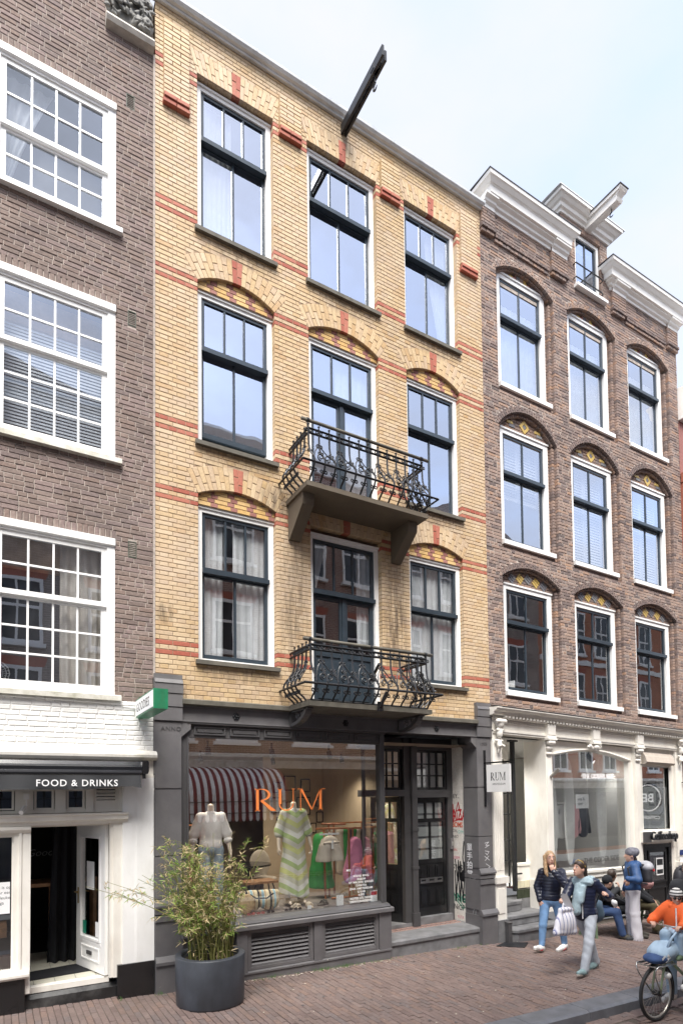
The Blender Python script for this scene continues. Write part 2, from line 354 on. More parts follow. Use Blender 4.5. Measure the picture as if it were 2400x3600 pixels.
def lay(B, x0, x1, zs, holes, y, d, mf, Ls=.245, Hd=.1225, jt=.009, bond='english', dy=.0015, bev=.004, ph=0):
    for i in range(len(zs)-1):
        za, zb = zs[i], zs[i+1]; zm = (za+zb)/2
        if bond == 'english': e = [ph+x0+(k*Ls if i % 2 else k*Hd+Hd/2) for k in range(-1, int((x1-x0)/Hd)+3)]
        elif bond == 'stretch': e = [ph+x0+k*Ls+(Ls/2 if i % 2 else 0) for k in range(-1, int((x1-x0)/Ls)+3)]
        elif bond == 'flemish':
            e = []; t = x0-Ls+(i % 2)*(Ls+Hd)/2; k = i
            while t < x1+Ls: e.append(t); t += Ls if k % 2 else Hd; k += 1
        else:
            e = []; t = x0-random.random()*Ls
            while t < x1+Ls: e.append(t); t += (Ls if random.random() < .62 else Hd)*random.uniform(.94, 1.05)
        for a, b in solid(x0, x1, holes, zm):
            cut = [a]+[t for t in e if a+.03 < t < b-.03]+[b]
            for p, q_ in zip(cut[:-1], cut[1:]):
                w_ = (jt/2 if p != a else 0.0), (jt/2 if q_ != b else 0.0)
                mk = mf(p, q_, i, zm)
                if mk: B.rect(p+w_[0], q_-w_[1], za+jt/2, zb-jt/2, y, d, mk, bev, dy)
def backing(name, mk, house, x0, x1, z0, z1, openings, y0, y1, warp=None):
    """wall core with real openings; openings: (xa,xb,zb,topfunc)"""
    openings = [(xa-.014, xb+.014, zb-.004, (lambda x, tf=tf, xa=xa, xb=xb: tf(min(max(x, xa+.001), xb-.001))+.012)) for xa, xb, zb, tf in openings]
    mb = MB(); xs = {x0, x1}
    for xa, xb, zb, tf in openings:
        n = 14 if tf((xa+xb)/2) != tf(xa+.001) else 1
        for k in range(n+1): xs.add(round(xa+(xb-xa)*k/n, 4))
    xs = sorted(xs)
    wf = warp or (lambda x, z: 0)
    for a, b in zip(xs[:-1], xs[1:]):
        m_ = (a+b)/2; cuts = sorted((zb, tf(m_), tf(max(xa+.0005, a)), tf(min(xb-.0005, b))) for xa, xb, zb, tf in openings if xa < m_ < xb)
        lo = lo2 = z0
        for zb, zt, ta, tb in cuts+[(z1, z1, z1, z1)]:
            if zb > min(lo, lo2):
                mb.raw([(x, y, z+wf(x, z)) for y in (y0, y1) for x, z in ((a, lo), (b, lo2), (b, zb), (a, zb))],
                       [(0,1,2,3),(7,6,5,4),(0,4,5,1),(1,5,6,2),(2,6,7,3),(3,7,4,0)])
            lo, lo2 = ta, tb
    return mb.build(name, M[mk], house, recalc=False)
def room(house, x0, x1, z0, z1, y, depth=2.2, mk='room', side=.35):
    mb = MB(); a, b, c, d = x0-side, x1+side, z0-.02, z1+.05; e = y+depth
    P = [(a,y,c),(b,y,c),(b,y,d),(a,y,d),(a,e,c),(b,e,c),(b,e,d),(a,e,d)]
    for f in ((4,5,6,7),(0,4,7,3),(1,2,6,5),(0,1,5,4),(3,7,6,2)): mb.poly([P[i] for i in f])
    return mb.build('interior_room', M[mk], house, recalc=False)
def pane(win, x0, x1, z0, z1, y, g='glass', th=.006):
    mb = MB(); mb.box(x0, x1, y, y+th, z0, z1, 1, front=0); return mb.build('pane', [M[g], M['clear']], win, recalc=False)
def curtain(x0, x1, z0, z1, y, waves, label, group='curtains behind the windows', mk='curtain', amp=.03, edge=None, ph=0):
    """wavy hanging cloth; edge(t)->(left,right) fractions, t=0 at the top"""
    mb = MB(); nx = max(12, int(waves*8)); nz_ = 10; vv = []
    for j in range(nz_+1):
        t = j/nz_; l, r = edge(t) if edge else (0, 1)
        for i in range(nx+1):
            u = i/nx; vv.append((x0+(x1-x0)*(l+(r-l)*u), y+amp*(.6+.4*t)*math.sin(u*waves*6.283+ph+.8*math.sin(3*t+u*5)), z1-(z1-z0)*t))
    mb.raw(vv, [(j*(nx+1)+i, j*(nx+1)+i+1, (j+1)*(nx+1)+i+1, (j+1)*(nx+1)+i) for j in range(nz_) for i in range(nx)])
    return tag(mb.build('curtain', M[mk], smooth=True), label, 'curtain', group)
def dutch_window(house, x0, x1, z0, z1, zt, y, ntop=3, nbot=2, kind='sash', sill=None, lift=0, warp=0, wf=.08, g='glass', label=None, wl=None, head=.08, panel=0):
    """white outer frame with dark transom window above a dark sash or a pair of French doors"""
    z0 += warp; z1 += warp; zt += warp
    mb = MB(); wl = wl or wf
    mb.frame(x0, x1, z0, z1, wl, wf, .03, head, y, y+.13)
    mb.box(x0-.012, x1+.012, y-.022, y-.001, z1-.028, z1+.004)
    win = mb.build('window', M['white'], house, label=label)
    a, b = x0+wl, x1-wf; s = MB(); top = z1-head
    s.frame(a, b, zt, top, .052, .052, .045, .05, y+.025, y+.08)
    s.box(a-.002, b+.002, y-.03, y+.085, zt-.055, zt+.012)
    cols = [a+.052+(b-a-.104)*k/ntop for k in range(ntop+1)]
    for k in cols[1:-1]: s.box(k-.015, k+.015, y+.03, y+.075, zt+.045, top-.05)
    for k in range(ntop): pane(win, cols[k]+(.014 if k else 0), cols[k+1]-(.014 if k < ntop-1 else 0), zt+.045, top-.05, y+.05, g)
    lo, hi = z0+.03+lift, zt-.055+min(lift, .03)
    if kind == 'sash':
        s.frame(a, b, lo, hi, .05, .05, .075, .02, y+.06, y+.11)
        cols = [a+.05+(b-a-.1)*k/nbot for k in range(nbot+1)]
        for k in cols[1:-1]: s.box(k-.017, k+.017, y+.065, y+.105, lo+.075, hi-.02)
        for k in range(nbot): pane(win, cols[k]+(.016 if k else 0), cols[k+1]-(.016 if k < nbot-1 else 0), lo+.075, hi-.02, y+.08, g)
        s.build('sash', M['blue'], win)
    else:
        s.build('transom', M['blue'], win)
        m_ = (a+b)/2; pz = lo+panel
        for p, q_ in ((a, m_-.004), (m_+.004, b)):
            d = MB(); d.frame(p, q_, lo, hi, .07, .07, .10, .06, y+.05, y+.105)
            if panel:
                d.box(p+.07, q_-.07, y+.065, y+.10, lo+.1, pz); d.box(p+.11, q_-.11, y+.05, y+.066, lo+.16, pz-.08)
                d.box(p+.07, q_-.07, y+.045, y+.10, pz, pz+.08)
            d.build('french_door', M['blue'], win)
            pane(win, p+.07, q_-.07, (pz+.08 if panel else lo+.1), hi-.06, y+.075, g)
        mb = MB(); mb.box(m_-.035, m_+.035, y+.03, y+.055, lo, hi); mb.build('astragal', M['blue'], win)
    if sill:
        sx0, sx1, sm, dep, th = sill; t = MB(); t.extr([(y-.0, z0), (y-.0-dep, z0-.025), (y-.0-dep, z0-.025-th), (y+.1, z0-.025-th), (y+.1, z0)], sx0, sx1); t.build('sill', M[sm], win)
    return win

# ------------------------------------------------------------------ the yellow brick house
YH = thing('yellow_brick_house', 'tall yellow brick house with red bands, two balconies and a dark grey shopfront', 'house', (4.98, 0, 0))
YX0, YX1 = 1.867, 8.085
def courses(anch):
    zs = []
    for (z0, z1, n) in anch: zs += [z0+(z1-z0)*k/n for k in range(n)]
    return zs+[anch[-1][1]]
yz = courses([(4.04,4.851,12),(4.851,7.041,34),(7.041,8.042,15),(8.042,10.238,34),(10.238,11.249,15),(11.249,13.353,32),(13.353,14.10,12)])
bands = set()
for k in (12, 46, 61, 95, 110, 142): bands |= {k-1, k-3}
COLS_Y = [(2.475, 3.692), (4.29, 5.645), (6.24, 7.477)]
class Arch:
    """segmental or flat arch over an opening"""
    def __init__(s, a, b, zs, rise, h=.37, splay=.13):
        s.a, s.b, s.zs, s.rise, s.h, s.splay = a, b, zs, rise, h, splay; s.c = (a+b)/2; hw = (b-a)/2; s.hw = hw
        if rise: s.R = (hw*hw+rise*rise)/(2*rise); s.zc = zs+rise-s.R; s.th = math.asin(hw/s.R)
    def intr(s, x):
        if not s.rise: return s.zs
        t = min(abs(x-s.c), s.R); return max(s.zs, s.zc+math.sqrt(s.R**2-t*t))
    def half_in(s, z):
        if not s.rise: return s.hw if z < s.zs else 0
        if z < s.zs: return s.hw
        return math.sqrt(max(0, s.R**2-(z-s.zc)**2)) if z < s.zc+s.R else 0
    def hole(s, z, z0):
        if z < z0: return None
        if z < s.zs: return (s.a, s.b)
        if s.rise:
            Ro = s.R+s.h; dz = z-s.zc
            if dz >= Ro: return None
            hw = min(math.sqrt(Ro*Ro-dz*dz), dz*math.tan(s.th))
        else:
            if z > s.zs+s.h: return None
            hw = s.hw+s.splay*(z-s.zs)/s.h
        return (s.c-hw-.004, s.c+hw+.004)
    def bricks(s, B, y, d, n, key, yel, red):
        for i in range(n):
            u0, u1 = -1+2*i/n, -1+2*(i+1)/n; k = abs(i-(n-1)/2) <= key/2
            split = (.33, .64)[i % 2]+random.uniform(-.02, .02)
            for f0, f1 in ((0, split), (split, 1)):
                P = []
                for u, f in ((u0, f0), (u1, f0), (u1, f1), (u0, f1)):
                    if s.rise: t = u*s.th; r_ = s.R+s.h*f; P.append((s.c+r_*math.sin(t), s.zc+r_*math.cos(t)))
                    else: P.append((s.c+u*(s.hw+s.splay*f), s.zs+s.h*f))
                c = Vector((sum(p[0] for p in P)/4, sum(p[1] for p in P)/4)); Q = []
                for p in P:
                    v = Vector(p)-c; e = (abs(v.x)+abs(v.y)); Q.append(tuple(c+v*(1-.006/max(v.length, .03))))
                B.quad(Q, y, d, red if k else yel, .004, .0015)
YB = Bricks(); y_arch = []; y_open = []; y_holes = []
rows = [(4.64, 6.91, 7.04, .15), (7.83, 10.15, 10.22, .19), (11.03, 13.36, 13.385, 0)]
for ci, (a, b) in enumerate(COLS_Y):
    for ri, (z0, zh, zs, rise) in enumerate(rows):
        if ci == 1 and ri == 0: z0, rise = 4.05, 0; zs = 6.98
        if ci == 1 and ri == 1: z0 = 7.26
        A = Arch(a, b, zs, rise, .36 if rise else .36); y_arch.append((A, ci, ri, z0, zh)); 
        y_open.append((a, b, z0-.05, A.intr)); y_holes.append(lambda z, A=A, z0=z0: A.hole(z, z0-.06))
        A.bricks(YB, 0, .13, 22 if ci == 1 else 20, 2.1, 'yellow' if not (ci == 1 and ri == 0) else 'yellow', 'red')
        if rise:
            def th(z, A=A): return None
            tz = [zh+.002+.0648*k for k in range(8)]
            for i in range(7):
                hw = A.half_in((tz[i]+tz[i+1])/2-.01)
                if hw < .05: continue
                x = A.c-A.hw-.3+(i % 2)*.15
                k = i
                while x < A.c+hw:
                    ln = .20 if k % 2 == 0 else .105
                    p, q_ = max(x, A.c-hw), min(x+ln, A.c+hw)
                    if q_-p > .03: YB.rect(p+.004, q_-.004, tz[i]+.004, tz[i+1]-.004, .055, .06, 'amber' if k % 2 == 0 else 'darkred', .004, .001)
                    x += ln; k += 1
def ymat(p, q_, i, z):
    return 'red' if i in bands else 'yellow'
lay(YB, YX0, YX1, yz, y_holes, 0, .115, ymat)
# corbelled strips between the top-floor windows
for x0, x1, zc_ in ((1.98,2.345,12.60),(3.79,4.165,13.16),(5.726,6.115,13.16),(7.545,7.947,12.62)):
    for k, dx in ((0, .012), (1, 0.0)):
        for j in range(2): YB.rect(x0-dx+(x1-x0+2*dx)*j/2+.003, x0-dx+(x1-x0+2*dx)*(j+1)/2-.003, zc_+k*.068, zc_+.062+k*.068, -.065-(.018 if k else .0), .07, 'red', .006)
    zz = [zc_+.136+.0655*k for k in range(int((13.86-zc_-.136)/.0655)+1)]
    lay(YB, x0, x1, zz, [], -.06, .058, lambda *a: 'yellow', Ls=(x1-x0)*.66, Hd=(x1-x0)/2, bond='stretch')
backing('wall', 'mortar_y', YH, YX0, YX1, 4.0, 14.10, y_open, .006, .23)
YB.finish(YH)
for A, ci, ri, z0, zh in y_arch:
    if A.rise: MB().box(A.a-.02, A.b+.02, .062, .27, zh, A.zs+A.rise+.02).build('tympanum', M['mortar_y'], YH)
cells = {(0,2): 'left top-floor', (1,2): 'middle top-floor', (2,2): 'right top-floor', (0,1): 'left second-floor', (1,1): 'balcony-door second-floor', (2,1): 'right second-floor', (0,0): 'left first-floor', (1,0): 'balcony-door first-floor', (2,0): 'right first-floor'}
for A, ci, ri, z0, zh in y_arch:
    zt = {0: 5.98, 1: 9.30, 2: 12.53}[ri]; fr = ci == 1 and ri < 2
    dutch_window(YH, A.a+.004, A.b-.004, z0, zh, zt, .10, 3, 2, 'french' if fr else 'sash', None if fr else (A.a-.045, A.b+.035, 'stone', .16, .06),
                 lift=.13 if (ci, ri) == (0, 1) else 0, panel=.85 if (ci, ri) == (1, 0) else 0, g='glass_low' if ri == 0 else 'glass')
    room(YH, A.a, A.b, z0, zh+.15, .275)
C_ = lambda ci, ri, f0, f1, zb, zt, wv, what, **k: curtain(COLS_Y[ci][0]+.1+(COLS_Y[ci][1]-COLS_Y[ci][0]-.2)*f0, COLS_Y[ci][0]+.1+(COLS_Y[ci][1]-COLS_Y[ci][0]-.2)*f1, zb, zt, .255, wv, what, amp=.014, **k)
C_(0, 2, -.05, .50, 11.1, 13.25, 7, 'white pleated curtain over the left half of the yellow house left top-floor window')
C_(2, 2, .42, 1.0, 11.1, 13.25, 5, 'white curtain tied back at the right of the right top-floor window of the yellow house', edge=lambda t: (.2+.55*t*t*(2-t), 1))
C_(1, 1, .45, 1.02, 7.35, 10.1, 5, 'sheer white curtain behind the right door leaf above the upper balcony', edge=lambda t: (0, 1))
C_(0, 0, -.03, .34, 4.7, 6.85, 4, 'cream net curtain in the left part of the left first-floor window of the yellow house')
C_(0, 0, .5, 1.03, 4.7, 6.85, 5, 'pale striped curtain in the right part of the left first-floor window of the yellow house', ph=1)
C_(1, 0, -.03, .28, 5.9, 6.9, 3, 'white curtain swept aside in the left transom pane over the lower balcony door', edge=lambda t: (0, 1-.65*t))
C_(1, 0, .78, 1.03, 5.2, 6.9, 3, 'white curtain at the right edge of the lower balcony door')
C_(2, 0, -.03, 1.03, 4.7, 6.85, 9, 'white curtain filling the right first-floor window of the yellow house')
# bottle-like lamp figures on the sill of the open window
t = thing('desk_lamp', 'small black lamp standing in the gap of the raised left second-floor sash', 'lamp', (3.03, .42, 7.85))
mb = MB(); mb.lathe([(.001,.0),(.05,.0),(.05,.02),(.012,.03),(.012,.12),(.045,.13),(.03,.2),(.001,.21)], (3.03,.42,7.85), 12); mb.build('lamp_body', M['black'], t)
# gutter, roof
mb = MB(); mb.extr([(.02,14.095),(-.045,14.085),(-.06,14.10),(-.055,14.11),(-.10,14.118),(-.135,14.15),(-.14,14.185),(-.125,14.19),(.02,14.20)], YX0-.06, YX1-.0)
for k in range(15): mb.extr([(-.10,14.112),(-.139,14.148),(-.146,14.188),(-.13,14.196),(-.11,14.13)], YX0+.2+k*.43, YX0+.225+k*.43)
mb.build('gutter', M['zinc'], YH)
mb = MB(); mb.box(YX0, YX1, .3, 9, 13.9, 14.2); mb.box(YX0, YX0+.05, .3, 9, 4.0, 13.9); mb.box(YX1-.05, YX1, .3, 9, 4.0, 13.9); mb.box(YX0, YX1, 9, 9.1, 0, 14.2); mb.build('roof', M['grey2'], YH)
# lead strip along the joint with the brown house
mb = MB(); mb.box(1.838, 1.868, -.012, .2, 4.3, 13.25); mb.build('party_joint', M['mortar_l'], YH)
# hoist beam with hook
HB = thing('hoist_beam', 'black steel hoisting beam with a hook sticking out above the middle top-floor window of the yellow house', 'hoist beam', (5.0, 0, 13.93))
mb = MB()
for x in (4.955, 5.03): mb.box(x-.018, x+.018, -1.17-(.04 if x > 5 else .08), .1, 13.86, 14.02)
mb.box(4.975, 5.01, -1.05, -.98, 13.90, 13.98); mb.build('beam', M['iron'], HB)
mb = MB(); mb.box(4.978, 5.007, -1.1, .05, 13.95, 13.965); mb.build('pale_flange', M['cream'], HB)
mb = MB(); mb.box(4.93, 5.055, -1.02, -.93, 13.90, 13.99); mb.tube([(4.993,-.97,13.93),(4.993,-.97,13.80)], .014); mb.build('trolley', M['iron'], HB)
mb = MB(); mb.tube([(4.993,-.97+.0,13.80),(4.993,-.975,13.74)]+[(4.993+.0,-.97+.055*math.sin(t),13.685+.055*math.cos(t)) for t in [k*.42 for k in range(0, 11)]], [.013]*2+[.014]*8+[.011,.008,.005]); mb.build('hook', M['iron'], HB)

# ------------------------------------------------------------------ balconies
def scroll(mb, c, r, a0, turns, ax, r_t=.010, sgn=1):
    """flat spiral in the plane spanned by ax (horizontal dir) and z"""
    pts = []
    n = int(9*turns)+3
    for i in range(n+1):
        t = i/n; a = a0+sgn*turns*6.283*t; q = r*(1-.72*t); pts.append((c[0]+ax[0]*q*math.cos(a), c[1]+ax[1]*q*math.cos(a), c[2]+q*math.sin(a)))
    mb.tube(pts, r_t, 4)
def balcony(x0, x1, yf, zs, zr, label, bracket, slabm):
    """x0,x1 slab ends; yf slab front; zs slab underside; zr rail height"""
    t = thing('balcony', label, 'balcony', ((x0+x1)/2, 0, zs), 'balconies of the yellow house')
    th = .072; mb = MB(); mb.box(x0, x1, yf, .12, zs, zs+th); mb.build('slab', M[slabm], t)
    z0 = zs+th
    H = zr-z0; prof = lambda f: (.05-.05*0)+(0)  # bellied bars
    def off(f):   # outward bulge at height fraction
        return .19*math.exp(-((f-.29)/.23)**2)*min(1,f/.12+.15)+.02*(1-f)*0
    zt, zu, zm, zb = z0+.835, z0+.765, z0+.235, z0+.02
    ya, xa, xb = yf+.075, x0+.07, x1-.05
    def ring(z, o, r=.013, box=None):
        mb = MB(); pts = [(xa-o, .06, z), (xa-o, ya-o, z), (xb+o, ya-o, z), (xb+o, .06, z)]
        for p, q_ in zip(pts[:-1], pts[1:]): mb.tube([p, q_], r, 4)
        return mb
    for z, o in ((zt, 0), (zu, 0), (zm, off(.25)), (zb, 0)):
        ring(z, o, .019).build('rail', M['iron'], t)
    front = [xa+(xb-xa)*k/12 for k in range(13)]; side = [ya+(-.02-ya)*k/5 for k in range(0, 5)]
    bars = [((x, ya), (0, -1), (1, 0), i) for i, x in enumerate(front)]+[((xa, y), (-1, 0), (0, 1), i) for i, y in enumerate(side) if i]+[((xb, y), (1, 0), (0, 1), i) for i, y in enumerate(side) if i]
    for (p, nrm, ax, i) in bars:
        mb = MB(); hh = zt-zb
        path = []
        for k in range(17):
            f = k/16; o = off(f); path.append((p[0]+nrm[0]*o, p[1]+nrm[1]*o, zb+hh*f))
        mb.tube(path, .015, 5)
        mb.tube([(p[0], p[1], zt), (p[0], p[1], zt+.055)], [.013, .009], 5); mb.box(p[0]-.014, p[0]+.014, p[1]-.014, p[1]+.014, zt+.05, zt+.066)
        b = mb.build('baluster', M['iron'], t, smooth=False)
        s = MB()
        for sg in (-1, 1):
            c = lambda dx, f, r: (p[0]+ax[0]*dx*sg+nrm[0]*off(f), p[1]+ax[1]*dx*sg+nrm[1]*off(f), zb+hh*f)
            scroll(s, c(.032, .955, 0), .03, math.pi*(1 if sg > 0 else 0), 1.1, ax, .0105, -sg)
            scroll(s, c(.034, .16, 0), .032, math.pi*(1 if sg > 0 else 0), 1.1, ax, .0105, sg)
            scroll(s, c(.026, .55, 0), .024, math.pi*(1 if sg > 0 else 0), 1.0, ax, .010, sg)
            if i % 2:
                scroll(s, c(.055, .40, 0), .055, -math.pi/2, 1.3, ax, .011, sg)
                scroll(s, c(.03, .70, 0), .028, math.pi*(1 if sg > 0 else 0), 1.1, ax, .0105, -sg)
                # long S bars sweeping to the neighbours
                w_ = .19 if ax[0] else .15
                pts = [c(.012+w_*u, .68-.32*u*u*(3-2*u)*1.0, 0) for u in [k/6 for k in range(7)]]
                s.tube(pts, .010, 4)
        tag(s.build('scrollwork', M['iron'], b), kind='stuff')
    mb = MB(); yh = ya+.02; mb.tube([(x0-.03, yh, zr), (x1+.09, yh, zr)], .026, 10); mb.build('handrail', M['stone'], t, smooth=True)
    for x in (xa, (xa+xb)/2+.0, xb): q = MB(); q.tube([(x, yh, zt), (x, yh, zr)], .015, 6); q.tube([(x-.02, yh, zr), (x+.02, yh, zr)], .034, 10); q.build('handrail_post', M['iron'], t)
    return t
BU = balcony(3.86, 6.085, -.725, 7.19, 8.225, 'upper balcony of black wrought iron on a brown slab with two plain concrete brackets', None, 'concrete')
for x0, x1 in ((3.895, 4.085), (5.845, 6.02)):
    mb = MB(); mb.extr([(0,6.65),(-.05,6.65),(-.50,7.02),(-.52,7.10),(-.52,7.189),(0,7.189)], x0, x1); mb.build('bracket', M['concrete'], BU)
BL = balcony(3.845, 6.08, -.75, 3.957, 4.945, 'lower balcony of black wrought iron on a weathered slab directly above the shopfront', None, 'stone')
for x in (3.93, 5.97):
    mb = MB()
    cur = [(-.03-.56*math.sin(a), 3.72+.235*(1-math.cos(a))) for a in [k*math.pi/16 for k in range(9)]]
    pr = cur+[(p-.0, z+.045) for p, z in reversed([(q[0]*.9, q[1]) for q in cur])]
    mb.extr(pr, x-.05, x+.05); mb.box(x-.06, x+.06, -.06, -.031, 3.72, 3.955)
    mb.box(x-.05, x+.05, -.62, -.03, 3.93, 3.955)
    mb.build('bracket', M['grey2'], BL)
    s = MB(); scroll(s, (x, -.2, 3.86), .06, 0, 1.4, (0, 1), .010); scroll(s, (x, -.36, 3.89), .04, 1, 1.3, (0, 1), .010, -1); s.build('bracket_scroll', M['grey2'], BL)
for (p, q_, lb) in (((5.42,-.0,4.62),(5.38,-.28,4.80),'small black flagpole socket on the wall right of the lower balcony door'),((5.03,-.80,4.0),(5.08,-.92,4.22),'small black flagpole socket on the front of the lower balcony slab')):
    t = thing('flagpole_holder', lb, 'flagpole holder', p); mb = MB(); mb.tube([p, q_], .026, 8); mb.build('socket', M['black'], t)
    mb = MB(); mb.box(p[0]-.05, p[0]+.05, p[1]-.012, p[1]-.001, p[2]-.06, p[2]+.08); mb.build('plate', M['black'], t)
# ------------------------------------------------------------------ smooth bodies: signed distance fields meshed with surface nets
def surfnet(F, org, h):
    s = F < 0; a = s[:-1,:-1,:-1].astype(np.int8)
    cnt = np.zeros(a.shape, np.int8)
    for i in (0,1):
        for j in (0,1):
            for k in (0,1): cnt += s[i:F.shape[0]-1+i, j:F.shape[1]-1+j, k:F.shape[2]-1+k]
    act = (cnt > 0) & (cnt < 8); idx = -np.ones(a.shape, np.int64); cells = np.argwhere(act); idx[act] = np.arange(len(cells))
    P = np.zeros((len(cells), 3)); W = np.zeros(len(cells)); C = cells
    val = lambda o: F[C[:,0]+o[0], C[:,1]+o[1], C[:,2]+o[2]]
    corners = [(i,j,k) for i in (0,1) for j in (0,1) for k in (0,1)]
    for o in corners:
        for ax in range(3):
            if o[ax]: continue
            q = list(o); q[ax] = 1; va, vb = val(o), val(q); m_ = (va < 0) != (vb < 0)
            t = va[m_]/(va[m_]-vb[m_]); pt = np.tile(np.array(o, float), (m_.sum(), 1)); pt[:, ax] += t; P[m_] += pt; W[m_] += 1
    V = (P/W[:,None]+C)*h+org; faces = []
    for ax in range(3):
        b, c = (ax+1) % 3, (ax+2) % 3
        sl0 = [slice(1,-1)]*3; sl0[ax] = slice(0,-1); sl1 = list(sl0); sl1[ax] = slice(1,None)
        A0, A1 = s[tuple(sl0)], s[tuple(sl1)]
        for flip in (0, 1):
            e = np.argwhere(A0 & ~A1 if not flip else ~A0 & A1)
            if not len(e): continue
            e = e+1; e[:, ax] -= 1
            def g(db, dc):
                q = e.copy(); q[:, b] += db; q[:, c] += dc; return idx[q[:,0], q[:,1], q[:,2]]
            q = np.stack([g(-1,-1), g(0,-1), g(0,0), g(-1,0)], 1)
            faces.append(q if not flip else q[:, ::-1])
    return V, np.concatenate(faces) if faces else np.zeros((0,4), int)
def sdf_mesh(name, prims, m, parent, h=.011, fn=None, label=None, smooth=True):
    """prims: ('c',p0,p1,r0,r1,k) tapered capsule | ('e',c,radii,rot,k) ellipsoid | ('x',...) ellipsoid cut away"""
    lo = np.full(3, 1e9); hi = -lo
    for p in prims:
        if p[0] == 'c':
            for q, r in ((p[1], p[3]), (p[2], p[4])): lo = np.minimum(lo, np.array(q)-r); hi = np.maximum(hi, np.array(q)+r)
        elif p[0] == 'e': r = max(p[2]); lo = np.minimum(lo, np.array(p[1])-r); hi = np.maximum(hi, np.array(p[1])+r)
    lo -= 4*h; hi += 4*h; n = np.ceil((hi-lo)/h).astype(int)+1
    F = np.full(n, 1.0); ax = [lo[i]+h*np.arange(n[i]) for i in range(3)]
    for p in prims:
        k = p[5] if p[0] == 'c' else p[4]; mg = k+3*h+.02
        if p[0] == 'c': a, b = np.array(p[1], float), np.array(p[2], float); rm = max(p[3], p[4]); bl, bh = np.minimum(a, b)-rm-mg, np.maximum(a, b)+rm+mg
        else: c = np.array(p[1], float); rm = max(p[2]); bl, bh = c-rm-mg, c+rm+mg
        i0 = np.clip(np.floor((bl-lo)/h).astype(int), 0, n-1); i1 = np.clip(np.ceil((bh-lo)/h).astype(int)+1, 1, n)
        if (i1 <= i0).any(): continue
        X, Y, Z = np.meshgrid(*[ax[i][i0[i]:i1[i]] for i in range(3)], indexing='ij'); Q = np.stack([X, Y, Z], -1)
        if p[0] == 'c':
            d = b-a; L2 = max(d@d, 1e-9); t = np.clip(((Q-a)@d)/L2, 0, 1); D = np.linalg.norm(Q-a-t[..., None]*d, axis=-1)-(p[3]+(p[4]-p[3])*t)
        else:
            q = Q-c
            if p[3] is not None: q = q@np.array(p[3]).T
            r = np.array(p[2], float); k0 = np.linalg.norm(q/r, axis=-1); k1 = np.linalg.norm(q/r**2, axis=-1)+1e-9; D = k0*(k0-1)/k1
        S = F[i0[0]:i1[0], i0[1]:i1[1], i0[2]:i1[2]]
        if p[0] == 'x':
            D = -D; hh = np.maximum(k-np.abs(S-D), 0)/max(k, 1e-6); S[...] = np.maximum(S, D)+hh*hh*k*.25
        else:
            hh = np.maximum(k-np.abs(S-D), 0)/max(k, 1e-6); S[...] = np.minimum(S, D)-hh*hh*k*.25
    if fn is not None:
        X, Y, Z = np.meshgrid(*ax, indexing='ij'); F = fn(F, X, Y, Z)
    V, Q = surfnet(F, lo, h)
    me = bpy.data.meshes.new(name); me.from_pydata(V.tolist(), [], Q.tolist()); me.materials.append(m)
    if smooth: me.polygons.foreach_set('use_smooth', [True]*len(Q))
    me.update(); return obj(name, me, parent, label)
V3 = lambda *a: np.array(a, float)
def unit(v): v = np.array(v, float); return v/np.linalg.norm(v)
def frame_of(f, up=(0,0,1)):
    f = unit(f); r = unit(np.cross(f, up)); u = np.cross(r, f); return r, f, u
def hand(prims, w_, d, n, s=1.0, curl=.5, thumb=1):
    """palm and five fingers; d = pointing direction, n = palm normal"""
    d = unit(d); n = unit(n-np.dot(n, d)*d); t = np.cross(d, n); w_ = np.array(w_, float)
    pc = w_+d*.045*s
    prims.append(('e', pc, (.040*s, .052*s, .017*s), np.stack([t, d, n]), .012))
    for i, (o, ln) in enumerate(((-.030,.068),(-.010,.078),(.010,.074),(.029,.058))):
        b = w_+d*.075*s+t*o*s; c = math.pi*.55*curl
        p1 = b+(d*math.cos(c*.45)+n*math.sin(c*.45))*ln*.45*s; p2 = p1+(d*math.cos(c*1.25)+n*math.sin(c*1.25))*ln*.32*s; p3 = p2+(d*math.cos(c*1.8)+n*math.sin(c*1.8))*ln*.26*s
        for a, e, r0, r1 in ((b,p1,.0105,.0095),(p1,p2,.0095,.0085),(p2,p3,.0085,.007)): prims.append(('c', a, e, r0*s, r1*s, .004))
    b = w_+d*.025*s-t*.034*s*thumb; p1 = b+(d*.7-t*.55*thumb+n*.35)*.04*s; p2 = p1+(d*.85+n*.4)*.032*s
    prims.append(('c', b, p1, .013*s, .0115*s, .008)); prims.append(('c', p1, p2, .0115*s, .009*s, .004))
def head_prims(J, s):
    r, f, u = frame_of(J['face'], J.get('hup', (0,0,1))); Rm = np.stack([r, f, u]); c = np.array(J['head'], float)
    P = [('e', c+u*.025*s, (.074*s,.093*s,.098*s), Rm, .02), ('e', c+f*.022*s-u*.045*s, (.057*s,.068*s,.078*s), Rm, .03),
         ('e', c+f*.055*s-u*.098*s, (.026*s,.024*s,.02*s), Rm, .02),
         ('c', c+f*.092*s+u*.012*s, c+f*.108*s-u*.026*s, .009*s, .014*s, .012),
         ('e', c+f*.088*s-u*.066*s, (.024*s,.011*s,.008*s), Rm, .008)]
    for sg in (-1, 1):
        P.append(('x', c+f*.098*s+r*.031*s*sg+u*.012*s, (.017*s,.013*s,.011*s), Rm, .012))
        P.append(('e', c+r*.076*s*sg-f*.008*s-u*.01*s, (.010*s,.020*s,.030*s), Rm, .008))
    return P, (r, f, u, c)
